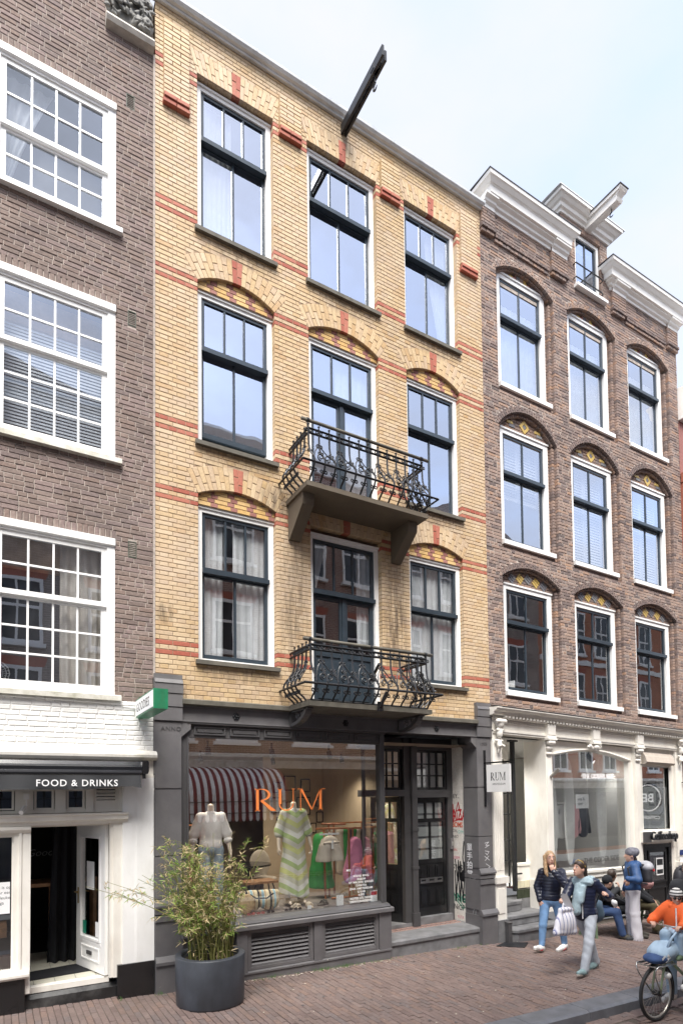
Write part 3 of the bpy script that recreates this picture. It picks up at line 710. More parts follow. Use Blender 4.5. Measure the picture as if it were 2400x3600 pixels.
def body_prims(J, s, hands=True):
    P = []; fw = unit(J['fwd']); r, f, u = frame_of(fw)
    pel, ch = np.array(J['pel'], float), np.array(J['chest'], float); sp = unit(ch-pel); rr = unit(np.cross(fw, sp)); ff = np.cross(sp, rr); T = np.stack([rr, ff, sp])
    P += [('e', pel, (.155*s,.115*s,.125*s), T, .05), ('e', (pel+ch)/2, (.130*s,.095*s,.18*s), T, .06), ('e', ch, (.155*s,.105*s,.165*s), T, .05)]
    nb = ch+sp*.14*s
    P.append(('c', nb, np.array(J['head'])-np.array([0,0,.06*s]), .052*s, .048*s, .03))
    if not J.get('ok'):
        J['ok'] = 1
        for q in 'LR': J['sh'+q] = nb+(np.array(J['sh'+q])-nb)*.80+sp*(-.015*s); J['el'+q] = np.array(J['el'+q])+(nb-np.array(J['el'+q]))*.05
    for q in 'LR':
        sh, el, wr = J['sh'+q], J['el'+q], J['wr'+q]
        P += [('c', nb+(np.array(sh)-nb)*.45, sh, .05*s, .052*s, .04), ('c', sh, el, .050*s, .040*s, .02), ('c', el, wr, .039*s, .026*s, .015)]
        hp, kn, an, to = J['hip'+q], J['kn'+q], J['an'+q], J['toe'+q]
        P += [('c', hp, kn, .082*s, .055*s, .03), ('c', kn, an, .054*s, .036*s, .02), ('c', an, np.array(an)+[0,0,-.03*s], .036*s, .034*s, .02), ('c', np.array(an)+[0,0,-.035*s], to, .034*s, .026*s, .015)]
        if hands and 'hd'+q in J:
            hd = J['hd'+q]; hand(P, wr, hd[0], np.array(hd[1], float), s, hd[2], 1 if q == 'L' else -1)
    return P, T
def torso_cloth(J, s, inf=.022, sleeve=1.0, length=.0, k=.04):
    """prims of a jacket or shirt over the torso and arms"""
    fw = unit(J['fwd']); pel, ch = np.array(J['pel'], float), np.array(J['chest'], float); sp = unit(ch-pel); rr = unit(np.cross(fw, sp)); ff = np.cross(sp, rr); T = np.stack([rr, ff, sp])
    P = [('e', ch+sp*.0, (.152*s+inf,.106*s+inf,.170*s+inf*.5), T, .05), ('e', (pel+ch)/2, (.142*s+inf,.104*s+inf,.19*s), T, .06), ('e', pel+sp*(.02-length), (.156*s+inf,.118*s+inf,.115*s+length), T, .05)]
    nb = ch+sp*.14*s
    for q in 'LR':
        sh, el, wr = (np.array(J[t+q], float) for t in ('sh','el','wr'))
        P += [('c', nb+(sh-nb)*.3, sh, .048*s+inf, .050*s+inf, .04), ('c', sh, el, .050*s+inf, .042*s+inf, .025)]
        if sleeve > 0: P.append(('c', el, el+(wr-el)*sleeve, .041*s+inf, .030*s+inf*.8, .02))
    P.append(('c', nb, nb+sp*.035*s, .058*s+inf*.6, .056*s+inf*.5, .02))
    return P
def leg_cloth(J, s, inf=.012, flare=0.0, end=.95):
    fw = unit(J['fwd']); pel = np.array(J['pel'], float); T = np.stack(frame_of(fw))
    P = [('e', pel-[0,0,.02*s], (.158*s+inf,.120*s+inf,.125*s), T, .04)]
    for q in 'LR':
        hp, kn, an = (np.array(J[t+q], float) for t in ('hip','kn','an'))
        P += [('c', hp, kn, .083*s+inf, .057*s+inf+flare*.5, .03), ('c', kn, kn+(an-kn)*end, .056*s+inf+flare*.5, .042*s+inf+flare, .02)]
    return P
def shoe(J, q, s, m, parent, sole=None, label=None):
    an, to = np.array(J['an'+q], float), np.array(J['toe'+q], float); d = to-an; d[2] = 0 if abs(d[2]) < .07 else d[2]*.3; d = unit(d); he = an-np.array([0,0,.048*s])-d*.035*s; to = np.array(to, float)
    P = [('c', he, he+(to-he)*.5, .041*s, .043*s, .03), ('c', he+(to-he)*.5, to, .043*s, .033*s, .03), ('c', an-[0,0,.02*s], he+(to-he)*.35, .045*s, .04*s, .03)]
    o = sdf_mesh('shoe', P, m, parent, .010, label=label)
    if sole:
        dn = unit(np.cross(np.cross(d, (0,0,1)), unit(to-he)));  dn = dn if dn[2] < 0 else -dn
        sdf_mesh('sole', [('c', he+dn*.030*s, to+dn*.022*s, .036*s, .030*s, .02)], sole, o, .010)
    return o
def eyes(hd, s, parent, shut=False):
    r, f, u, c = hd
    for sg in (-1, 1):
        mb = MB(); mb.ball(c+f*.0815*s+r*.031*s*sg+u*.012*s, (.0115*s,.0105*s,.0075*s), 8); e = mb.build('eye', M['eyewhite'], parent, smooth=True)
        mb = MB(); mb.ball(c+f*.0885*s+r*.031*s*sg+u*.012*s, .0058*s, 6); mb.build('iris', M['iris'], e, smooth=True)
        mb = MB(); mb.tube([c+f*.094*s+r*.014*s*sg+u*.032*s, c+f*.092*s+r*.034*s*sg+u*.037*s, c+f*.080*s+r*.052*s*sg+u*.030*s], [.004*s,.005*s,.003*s], 5); mb.build('eyebrow', M['hair_d'], parent, smooth=True)
    mb = MB(); q = c+f*.098*s-u*.066*s; mb.tube([q-r*.022*s-f*.010*s, q, q+r*.022*s-f*.010*s], [.003*s,.0065*s,.003*s], 6); mb.build('mouth', M['lip'], parent, smooth=True)
M['skin'] = mat('skin', (.60,.36,.27), .5, .06, 8, .05, 60)
M['skin2'] = mat('tanned_skin', (.42,.235,.16), .5, .06, 8, .05, 60)
M['eyewhite'] = mat('eye_white', (.75,.73,.7), .3, .02, 5, 0); M['iris'] = mat('iris', (.05,.04,.03), .2, .1, 5, 0)
M['lip'] = mat('lip', (.42,.14,.12), .45, .05, 5, 0); M['hair_d'] = mat('dark_hair', (.045,.028,.02), .5, .35, 25, .6, 140); M['hair_b'] = mat('blonde_hair', (.36,.235,.13), .5, .45, 42, .8, 140)
M['plaster_skin'] = mat('mannequin_skin', (.78,.66,.54), .35, .03, 5, 0)
def stripes(name, cols, freq, axis='X', rough=.85, wob=0):
    """woven stripes along an axis; cols: list of (position, colour)"""
    m, nt, b = nodes(name); g = nt.nodes.new('ShaderNodeNewGeometry'); sx = nt.nodes.new('ShaderNodeSeparateXYZ'); nt.links.new(g.outputs['Position'], sx.inputs[0])
    ml = nt.nodes.new('ShaderNodeMath'); ml.operation = 'MULTIPLY'; ml.inputs[1].default_value = freq; nt.links.new(sx.outputs[axis], ml.inputs[0])
    src = ml.outputs[0]
    fr = nt.nodes.new('ShaderNodeMath'); fr.operation = 'FRACT'; nt.links.new(src, fr.inputs[0])
    r_ = nt.nodes.new('ShaderNodeValToRGB'); r_.color_ramp.interpolation = 'CONSTANT'; e = r_.color_ramp.elements
    while len(e) < len(cols): e.new(.5)
    for i, (p, c) in enumerate(cols): e[i].position = p; e[i].color = tuple(c)+(1,)
    nt.links.new(fr.outputs[0], r_.inputs[0]); nt.links.new(r_.outputs[0], b.inputs['Base Color']); b.inputs['Roughness'].default_value = rough; return m
def chevron(name, cols, freq, cx):
    m, nt, b = nodes(name); g = nt.nodes.new('ShaderNodeNewGeometry'); sx = nt.nodes.new('ShaderNodeSeparateXYZ'); nt.links.new(g.outputs['Position'], sx.inputs[0])
    a = nt.nodes.new('ShaderNodeMath'); a.operation = 'SUBTRACT'; a.inputs[1].default_value = cx; nt.links.new(sx.outputs['X'], a.inputs[0])
    ab = nt.nodes.new('ShaderNodeMath'); ab.operation = 'ABSOLUTE'; nt.links.new(a.outputs[0], ab.inputs[0])
    ma = nt.nodes.new('ShaderNodeMath'); ma.operation = 'MULTIPLY_ADD'; ma.inputs[1].default_value = -.62; nt.links.new(ab.outputs[0], ma.inputs[0]); nt.links.new(sx.outputs['Z'], ma.inputs[2])
    ml = nt.nodes.new('ShaderNodeMath'); ml.operation = 'MULTIPLY'; ml.inputs[1].default_value = freq; nt.links.new(ma.outputs[0], ml.inputs[0])
    fr = nt.nodes.new('ShaderNodeMath'); fr.operation = 'FRACT'; nt.links.new(ml.outputs[0], fr.inputs[0])
    r_ = nt.nodes.new('ShaderNodeValToRGB'); r_.color_ramp.interpolation = 'CONSTANT'; e = r_.color_ramp.elements
    while len(e) < len(cols): e.new(.5)
    for i, c in enumerate(cols): e[i].position = i/len(cols); e[i].color = tuple(c)+(1,)
    nt.links.new(fr.outputs[0], r_.inputs[0]); nt.links.new(r_.outputs[0], b.inputs['Base Color']); b.inputs['Roughness'].default_value = .85; return m
# serif capitals as flat print
def serif(mb, ch, x, z, w_, h, y, axis=None):
    """axis: (origin, direction) puts the glyph in another vertical plane"""
    st, hr, sf = .125*h, .03*h, .08*h
    def P(pts): mb.prism([(x+a*w_, z+b*h) for a, b in pts], y, y+.002)
    S_ = st/w_; H_ = hr/w_; F_ = sf/w_; t = .035
    def serifs(a, b, z_): P([(a-F_*.7, z_), (b+F_*.7, z_), (b+F_*.7, z_+t), (a-F_*.7, z_+t)])
    def arc(cx, cz, rx, rz, a0, a1, tx, tz, n=12):
        for i in range(n):
            q = []
            for a in (a0+(a1-a0)*i/n, a0+(a1-a0)*(i+1)/n): q.append((a, math.cos(a), math.sin(a)))
            P([(cx+rx*q[0][1], cz+rz*q[0][2]), (cx+rx*q[1][1], cz+rz*q[1][2]), (cx+(rx-tx)*q[1][1], cz+(rz-tz)*q[1][2]), (cx+(rx-tx)*q[0][1], cz+(rz-tz)*q[0][2])])
    if ch == 'R':
        P([(.14,0),(.14+S_,0),(.14+S_,1),(.14,1)]); serifs(.14, .14+S_, 0); serifs(.12, .3, 1-t)
        arc(.38, .735, .40, .265, -1.5708, 1.5708, S_*.95, .04); P([(.3,.47),(.45,.47),(1.0,.035),(1.04,0),(.8,0)])
    if ch == 'U':
        P([(.14,.3),(.14+S_,.3),(.14+S_,1),(.14,1)]); serifs(.14, .14+S_, 1-t); P([(.83,.3),(.83+H_,.3),(.83+H_,1),(.83,1)]); serifs(.83, .83+H_, 1-t)
        arc(.5, .31, .36, .325, math.pi, 2*math.pi, S_*.45, .06)
    if ch == 'M':
        P([(.10,0),(.10+H_,0),(.10+H_,1),(.10,1)]); serifs(.1, .1+H_, 0); P([(.08,1),(.08+S_,1),(.55,.0),(.50,.0)]); P([(.50,0),(.53,0),(.86,1),(.82,1)])
        P([(.80,0),(.80+S_,0),(.80+S_,1),(.80,1)]); serifs(.8, .8+S_, 0); P([(0,1-t),(.1,1-t),(.1,1),(0,1)]); P([(.8,1-t),(1.02,1-t),(1.02,1),(.8,1)])

def folds(amp, seed, lam=.10):
    """soft cloth creases: a few oblique waves that come and go"""
    r_ = random.Random(seed); W = []
    for k in range(5):
        a, b = r_.uniform(0, 6.28), r_.uniform(-.5, .9); l = lam*r_.uniform(.7, 1.6); kv = np.array([math.cos(a)*math.cos(b), math.sin(a)*math.cos(b), math.sin(b)*.6])*6.283/l; g = np.array([r_.uniform(-1,1) for _ in range(3)])*9; W.append((kv, g, r_.uniform(0, 6.28), r_.uniform(0, 6.28)))
    def fn(F, X, Y, Z):
        D = 0
        for kv, g, p0, p1 in W: D = D+np.sin(X*kv[0]+Y*kv[1]+Z*kv[2]+p0)*np.clip(.2+np.sin(X*g[0]+Y*g[1]+Z*g[2]+p1), 0, 1)
        return F+amp*.62*np.clip(D, -1.6, 1.6)
    return fn
def both(f1, f2): return lambda F, X, Y, Z: f2(f1(F, X, Y, Z), X, Y, Z)
# ------------------------------------------------------------------ shopfront of the yellow house
def P_(name, mk, f, parent=YH, label=None, **k):
    mb = MB(); f(mb); return mb.build(name, M[mk], parent, label=label, **k)
for side, (a, b) in enumerate(((1.85, 2.212), (7.688, 8.03))):
    def pil(mb, a=a, b=b):
        yb = .34; ybk = .33
        mb.box(a, b, -.04, yb, -.15, 3.72)
        for z0, z1 in ((1.29,1.86),(1.875,2.765),(2.79,3.70)): mb.box(a-.004*side, b, -.052, -.039, z0, z1); mb.box(a-.012, a+.001, -.05, yb-.002, z0, z1)
        for k, (z0, z1, d) in enumerate(((.52,.99,.075),(.99,1.07,.095),(1.09,1.16,.085),(-.2,.42,.125))): mb.box(a-.016*side, b+.02, -.04-d+.04, yb-.004, z0, z1)
        mb.extr([(-.04,1.16),(-.105,1.175),(-.105,1.20),(-.06,1.28),(-.04,1.28)], a-.016*side, b+.03)
        mb.extr([(-.04,.42),(-.15,.42),(-.15,.46),(-.10,.525),(-.04,.525)], a-.02*side, b+.035)
        # stepped block above
        mb.box(a-.008, b+.012, -.075, .1, 3.72, 3.905); mb.box(a-.008, b+.016, -.085, .1, 3.915, 4.09); mb.box(a-.008, b+.018, -.095, .1, 4.10, 4.235)
        mb.extr([(.1,4.235),(-.105,4.235),(-.08,4.29),(-.06,4.29),(-.06,4.36),(.1,4.36)], a-.008, b+.014)
    P_('pilaster', 'grey', pil)
    s_ = 1 if side == 0 else -1; e = b if side == 0 else a
    P_('corner_bracket', 'grey', lambda mb: mb.prism([(e, 3.50),(e+.135*s_, 3.615),(e+.135*s_, 3.72),(e, 3.72)], -.045, .33))
o = text('ANNO', .085, (1.93, -.054, 3.58), M['grey2'], parent=YH, ext=.004, space=1.15); o = text('1905', .085, (7.755, -.054, 3.56), M['grey2'], parent=YH, ext=.004, space=1.1)
P_('beam', 'grey', lambda mb: (mb.box(2.205, 7.69, -.02, .34, 3.735, 3.935), mb.box(2.205, 7.69, -.06, .33, 3.718, 3.736), mb.box(2.205, 7.69, -.06, .1, 3.930, 3.945)))
P_('ledge', 'stone', lambda mb: mb.extr([(.1,3.946),(-.09,3.946),(-.115,3.96),(-.115,4.02),(-.06,4.04),(.1,4.04)], 2.22, 7.68))
for x, z in ((3.02, 3.83), (4.88, 3.83), (6.76, 3.83)):
    def ros(mb):
        mb.ball((x, -.035, z), (.02, .03, .02), 8)
        for k in range(6):
            t = k*math.pi/3; mb.ball((x+.036*math.cos(t), -.028, z+.036*math.sin(t)), (.021, .014, .021), 7)
    P_('rosette', 'iron', ros, smooth=True)
# display window
SWX0, SWX1 = 2.26, 5.62
def swf(mb):
    mb.box(2.212, 2.315, .0, .12, .80, 3.72); mb.box(5.545, 5.63, -.02, .12, .80, 3.72); mb.box(2.315, 5.545, .0, .1, 3.505, 3.72)
    mb.extr([(.09,.80),(-.10,.80),(-.13,.825),(-.09,.86),(-.02,.87),(.09,.90)], 2.212, 5.64)
    mb.box(2.30, 2.325, -.018, 0, .87, 3.51); mb.box(5.535, 5.56, -.034, -.02, .87, 3.66)
SW = P_('shop_window', 'grey2', swf)
for k in range(6):
    a = 2.40+k*.53
    P_('fascia_panel', 'grey2', lambda mb: (mb.frame(a, a+.46, 3.545, 3.665, .02, .02, .02, .02, -.022, .001), mb.box(a+.05, a+.41, -.016, -.0, 3.58, 3.63)), SW)
P_('cornice_strip', 'grey2', lambda mb: mb.extr([(.0,3.668),(-.05,3.69),(-.055,3.716),(.0,3.716)], 2.30, 5.63), SW)
pane(SW, 2.315, 5.545, .885, 3.507, .035, 'glass_shop', .008)
mb = MB()
for ch, x, w_ in (('R', 3.295, .36), ('U', 3.665, .345), ('M', 4.03, .475)): serif(mb, ch, x, 2.44, w_, .335, .026)
M['orange_print'] = mat('orange_foil', (.80,.22,.06), .3, .12, 3, 0); mb.build('lettering', M['orange_print'], SW)
M['white_print'] = mat('white_print', (.85,.85,.85), .6, .02, 3, 0)
for k, ln in enumerate(('MO', '', 'ANINE BING', 'BA&SH', 'BY MALENE BIRGER', 'DANTE6', 'DNA AMSTERDAM', 'G-LAB', 'KEPE', 'NOTES DU NORD', 'SIBIN/LINNEBJERG')):
    if ln: text(ln, .048, (5.17 if k else 4.93, .0265, 1.43-k*.0515), M['white_print'], parent=SW, align='CENTER', space=1.15, ext=.0005, bold=.0006)
text('RUMAMSTERDAM.COM', .055, (2.45, .0265, .905), M['white_print'], parent=SW, space=1.2, ext=.0005)
# base below the window with louvred grilles
def base(mb):
    mb.extr([(.03,.74),(-.15,.735),(-.17,.745),(-.17,.80),(-.15,.81),(.0,.82),(.03,.82)], 2.2, 5.68)
    mb.box(2.2, 5.66, -.02, .05, -.12, .14); mb.extr([(.0,.10),(-.125,.10),(-.125,.125),(-.09,.145),(.0,.145)], 2.9, 5.66)
    mb.box(2.9, 5.64, -.11, .05, -.15, .10)
    for a, b in ((2.98,3.14),(4.22,4.36),(5.42,5.655)): mb.box(a, b, -.12, .05, .10, .74)
    mb.box(2.21, 5.6, .04, .09, -.1, .74); mb.box(2.21, 2.98, -.05, .05, .55, .74)
P_('window_base', 'grey', base)
for a, b in ((3.15, 4.21), (4.37, 5.41)):
    g = P_('vent_grille', 'grey', lambda mb: (mb.frame(a, b, .148, .735, .045, .045, .04, .045, -.10, -.02), mb.frame(a+.045, b-.045, .188, .69, .02, .02, .02, .02, -.085, -.02)))
    P_('grille_back', 'black', lambda mb: mb.box(a+.04, b-.04, -.012, .03, .18, .70), g)
    for k in range(8):
        z = .215+k*.058; P_('louvre', 'grey', lambda mb: mb.extr([(-.075,z),(-.068,z-.006),(-.022,z+.045),(-.028,z+.052)], a+.064, b-.064), g)
# recessed entrance
GZ = lambda x: .10-.026*x
P_('threshold', 'bluestone', lambda mb: (mb.extr([(.52,.235),(.02,.215),(-.03,.205),(-.045,.19),(-.045,.135),(-.02,.125),(-.02,-.2),(.52,-.2)], 5.66, 7.70)))
fl = P_('entrance_floor', 'bluestone', lambda mb: mb.box(5.63, 7.70, .42, .74, .0, .23))
M['tile_pink'] = mat('pink_floor_tile', (.42,.29,.25), .5, .12, 9, .1); M['tile_red'] = mat('brown_floor_tile', (.20,.09,.07), .5, .12, 9, .1)
mb = MB(); mb2 = MB()
for i in range(17):
    for j in range(2):
        cx, cy_ = 5.75+i*.115, .475+j*.13
        if cx > 7.62: continue
        mb.box(cx-.053, cx+.053, cy_-.06, cy_+.06, .229, .2335)
        for k in range(6):
            t0, t1 = k*math.pi/3, (k+1)*math.pi/3; q = lambda t, r: (cx+r*math.cos(t), cy_+r*math.sin(t)*1.1, .2375)
            mb2.poly([q(t0,.052), q(t1,.052), q(t1,.034), q(t0,.034)])
tag(mb.build('floor_tile', M['tile_pink'], fl), kind='stuff'); tag(mb2.build('tile_pattern', M['tile_red'], fl), kind='stuff')
EF = P_('entrance_front', 'grey2', lambda mb: (mb.box(6.50, 6.636, .62, .80, .20, 3.72), mb.box(6.636, 6.758, .56, .80, .20, 3.72), mb.box(7.56, 7.69, .66, .80, .23, 3.72),
    mb.box(5.6, 6.50, .66, .80, 3.51, 3.72), mb.box(6.758, 7.56, .66, .80, 3.50, 3.72), mb.box(5.6, 6.50, .60, .80, 2.63, 2.75), mb.box(6.758, 7.56, .60, .80, 2.60, 2.745),
    mb.box(6.62, 6.775, .545, .7, .23, .48), mb.box(6.625, 6.77, .55, .7, 1.28, 1.33), mb.box(6.625, 6.77, .55, .7, 1.98, 2.04), mb.box(6.625, 6.77, .55, .7, 3.2, 3.25), mb.box(6.625, 6.77, .55, .7, 2.62, 2.67)))
P_('door_sill', 'bluestone', lambda mb: (mb.box(6.76, 7.6, .60, .86, .20, .37), mb.box(5.64, 6.62, .60, .9, .20, .30)))
for a, b, nc in ((5.98, 6.50, 3), (6.76, 7.56, 4)):
    tr = P_('transom_window', 'black', lambda mb: (mb.frame(a, b, 2.745, 3.505, .05, .05, .05, .05, .68, .74), [mb.box(a+.05+(b-a-.1)*k/nc-.012, a+.05+(b-a-.1)*k/nc+.012, .69, .73, 2.79, 3.46) for k in range(1, nc)], [mb.box(a+.05, b-.05, .691, .729, 2.795+.22*k-.012, 2.795+.22*k+.012) for k in (1, 2)]))
    pane(tr, a+.05, b-.05, 2.79, 3.46, .71, 'glass_shop')
    if nc == 4: P_('blind', 'blind', lambda mb: mb.box(a+.04, b-.04, .76, .765, 2.76, 3.49), tr) if 'blind' in M else None
def door(mb, x0, x1, z0, z1, y):
    mb.frame(x0, x1, z0, z1, .085, .085, .16, .10, y, y+.05); w_ = x1-x0
    mb.box(x0+.085, x1-.085, y+.004, y+.046, z0+.98, z0+1.06); mb.box(x0+.085, x1-.085, y+.004, y+.046, z1-.47, z1-.40); m_ = (x0+x1)/2
    mb.box(m_-.02, m_+.02, y+.006, y+.044, z0+1.06, z1-.47)
    for k in (1, 2): xx = x0+.085+(w_-.17)*k/3; mb.box(xx-.02, xx+.02, y+.006, y+.044, z1-.40, z1-.10)
    for r0, r1 in ((.20, .50), (.62, .94)):
        for k in range(3):
            a = x0+.10+(w_-.2)*k/3+.012; b = a+(w_-.2)/3-.024; mb.box(a, b, y-.006, y+.03, z0+r0, z0+r1); mb.box(a+.03, b-.03, y-.02, y+.0, z0+r0+.03, z0+r1-.03)
    mb.box(x0+.085, x1-.085, y+.014, y+.04, z0+.15, z0+.98)
fd = P_('front_door', 'black', lambda mb: door(mb, 6.765, 7.555, .37, 2.60, .70))
pane(fd, 6.85, 7.47, 1.40, 2.50, .725, 'glass_shop')
M['frost'] = mat('frosted_film', (.42,.43,.42), .5, .04, 3, 0); P_('frosted_film', 'frost', lambda mb: [mb.box(6.85, 7.47, .735, .738, 1.42+.22*k, 1.42+.22*k+.18) for k in range(5)], fd)
P_('net_backing', 'grey', lambda mb: mb.box(6.84, 7.48, .75, .755, 1.38, 2.52), fd)
M['chrome'] = mat('brushed_steel', (.55,.55,.54), .3, .1, 8, .05, 50, metal=1)
P_('mail_slot', 'chrome', lambda mb: (mb.frame(6.88, 7.42, .98, 1.08, .02, .02, .025, .025, .675, .70), mb.box(6.90, 7.40, .685, .69, 1.0, 1.06)), fd)
P_('door_knob', 'chrome', lambda mb: mb.ball((6.80, .66, 1.48), .022, 8), fd, smooth=True)
# shop door standing open, hinged at the right jamb
sd_ = MB(); door(sd_, 0, .62, .30, 2.62, 0); an = R(180-58); ca, sa = math.cos(an), math.sin(an)
sd_.v = [(6.49+(x)*ca-(-y)*sa, .72+x*sa+(-y)*ca, z) for x, y, z in sd_.v]
SDR = sd_.build('shop_door', M['black'], YH)
mb = MB(); mb.v = []; mb.box(.09, .53, .02, .026, 1.38, 2.50); mb.v = [(6.49+x*ca+y*sa, .72+x*sa-y*ca, z) for x, y, z in mb.v]; mb.build('pane', M['glass_shop'], SDR)
# glazed return at the right end of the display
RW_ = P_('return_window', 'grey2', lambda mb: (mb.box(5.60, 5.63, .12, .66, .75, .84), mb.box(5.60, 5.63, .12, .66, 3.46, 3.6), mb.box(5.60, 5.64, .6, .67, .2, 3.6), mb.box(5.60, 5.625, .12, .66, .2, .75)))
mb = MB(); mb.box(5.61, 5.616, .12, .62, .84, 3.46); mb.build('pane', [M['glass_shop']], RW_)
# white tiled side wall with graffiti
M['tile_w'] = brickmat('white_wall_tile', [(.72,.69,.63),(.70,.66,.60),(.74,.71,.66)], .25, .15, (.45,.38,.3), 3, .05)
TW = P_('tiled_wall', 'cream', lambda mb: mb.box(7.694, 7.80, .33, .70, .2, 3.72))
cache = {}
for i in range(4):
    for j in range(25):
        y0, z0 = .335+i*.092, .24+j*.139
        if z0 > 3.55: continue
        if 't' not in cache:
            q = MB(); q.box(0, .006, 0, .089, 0, .136); cache['t'] = q.mesh('wall_tile', M['tile_w'])
        obj('wall_tile', cache['t'], TW, loc=(7.6885, y0, z0))
def ribbon(paths, wd, mk, name, parent, plane, label=None):
    """flat painted strokes: plane(u,v,off) -> point"""
    mb = MB(); rnd = random.Random(3)
    for pi_, p in enumerate(paths):
        for (a, b) in zip(p[:-1], p[1:]):
            d = Vector((b[0]-a[0], b[1]-a[1])); 
            if d.length < 1e-6: continue
            n_ = Vector((-d.y, d.x)).normalized()*wd/2; e = d.normalized()*wd*.3; o = .0006*pi_/max(1, len(paths))
            mb.poly([plane(a[0]-e.x+n_.x, a[1]-e.y+n_.y, o), plane(b[0]+e.x+n_.x, b[1]+e.y+n_.y, o), plane(b[0]+e.x-n_.x, b[1]+e.y-n_.y, o), plane(a[0]-e.x-n_.x, a[1]-e.y-n_.y, o)])
    return mb.build(name, M[mk], parent, recalc=False, label=label)
def paint(n_, c): M[n_] = mat(n_, c, .5, .05, 5, 0)
for n_, c in (('red_marker', (.50,.02,.03)), ('orange_marker', (.62,.09,.03)), ('black_marker', (.015,.015,.018)), ('green_marker', (.0,.20,.12)), ('teal_marker', (.08,.42,.36)), ('silver_marker', (.26,.26,.27)), ('film_print', (.34,.35,.36)), ('white_marker', (.75,.75,.77)), ('pink_marker', (.55,.10,.18))): paint(n_, c)
tw = lambda u, v, o: (7.687-o, .70-u, v)        # u grows towards the street
def zig(u0, u1, v0, v1, n, seed):
    r_ = random.Random(seed); p = [(u0+(u1-u0)*k/n+r_.uniform(-.02,.02), (v0 if k % 2 else v1)+r_.uniform(-.05,.05)*(v1-v0)) for k in range(n+1)]; return p
def tg(body, size, u, v, mk, sx=1, bold=0): return text(body, size, (7.6872, .70-u, v), M[mk], 'graffiti', TW, rot=(90, 0, -90), ext=.0004, sx=sx, bold=bold)
tg('EY..', .12, .05, 2.58, 'black_marker'); tg('AiZA', .30, .02, 2.16, 'red_marker', .6, .006); ribbon([[(.03,2.12),(.33,2.20)],[(.05,2.46),(.05,2.12),(.2,2.5),(.3,2.15)]], .022, 'red_marker', 'graffiti', TW, tw)
tg('BOMS', .14, .02, 2.02, 'orange_marker', .8, .004); tg('OAL', .09, .03, 1.92, 'black_marker', .8); tg('GYM', .09, .18, 1.90, 'teal_marker', .8); tg('NEC!', .08, .03, 1.81, 'black_marker', .9)
tg('200M', .09, .03, 1.40, 'pink_marker', .9); tg('2WMO', .12, .04, 1.22, 'black_marker', .7, .002); ribbon([zig(.1,.36,1.0,1.38,7,1),[(.34,1.75),(.30,1.45),(.35,1.05)],zig(.06,.34,.62,1.15,6,2),[(.08,1.1),(.1,.75)],[(.3,1.2),(.2,.62)]], .03, 'black_marker', 'graffiti', TW, tw)
tg('YNG', .22, .02, .60, 'green_marker', .75, .008); ribbon([[(.05,.72),(.34,.50)],[(.12,.6),(.3,.47)]], .02, 'green_marker', 'graffiti', TW, tw); tg('NiGF', .15, .03, .44, 'black_marker', .9, .001); tg('FUTA', .08, .13, .28, 'pink_marker', .9); tg('SEAL', .07, .02, 1.56, 'red_marker', .9)
PR = [o for o in YH.children if o.name.startswith('pilaster')][-1]
for k, ch in enumerate('單手拍掌'): text(ch, .155, (7.675-.0015, .27, 1.60-k*.165), M['white_marker'], 'chalk_writing', PR, rot=(90, 0, -90), ext=.0005, bold=.002)
ribbon([[(.10,1.12),(.22,.55)],[(.03,1.0),(.28,1.1)],[(.12,.95),(.24,.85),(.26,.7),(.1,.62),(.05,.75),(.16,.8),(.24,.62),(.12,.30),(.22,.28),(.25,.5)]], .02, 'silver_marker', 'chalk_writing', PR, lambda u, v, o: (7.6735-o, .30-u, v))
ribbon([[(7.83,1.74),(7.93,1.76),(7.85,1.70),(7.94,1.70),(7.84,1.66)],[(7.83,1.60),(7.93,1.58),(7.88,1.52),(7.84,1.56)],[(7.82,1.50),(7.94,1.42)],[(7.92,1.50),(7.83,1.42)],[(7.85,1.36),(7.95,1.30),(7.84,1.24),(7.97,1.16)]], .009, 'white_marker', 'chalk_writing', PR, lambda u, v, o: (u, -.0532-o, v))
P_('doorbell', 'grey', lambda mb: (mb.box(7.60, 7.66, .62, .66, 1.60, 1.80)), YH)
P_('doorbell_button', 'chrome', lambda mb: (mb.box(7.612, 7.648, .612, .62, 1.66, 1.74)), YH)
# hanging sign
HS = thing('hanging_sign', 'square white hanging sign with serif lettering on an iron arm at the grey pilaster', 'sign', (7.86, -.1, 2.74))
P_('arm', 'black', lambda mb: (mb.box(7.835, 7.885, -.066, -.054, 2.42, 3.47), mb.box(7.847, 7.873, -.72, -.066, 3.215, 3.242)), HS)
P_('sign_board', 'white', lambda mb: mb.box(7.845, 7.872, -.70, -.12, 2.69, 3.19), HS)
P_('sign_hook', 'black', lambda mb: [mb.tube([(7.858, y, 3.22), (7.87, y, 3.20), (7.858, y, 3.18)], .006, 5) for y in (-.2, -.6)], HS)
mb = MB()
for ch, u, w_ in (('R', .10, .105), ('U', .215, .105), ('M', .325, .15)):
    q = MB(); serif(q, ch, u, 2.90, w_, .145, 0)
    q.v = [(7.8437-.001*(y > .001), -.12-x, z) for x, y, z in q.v]; mb.raw(q.v, q.f)
mb.build('lettering', M['black'], HS); text('AMSTERDAM', .052, (7.844, -.12-.145, 2.815), M['grey2'], parent=HS, rot=(90, 0, -90), ext=.0005, sx=.9, space=1.25)
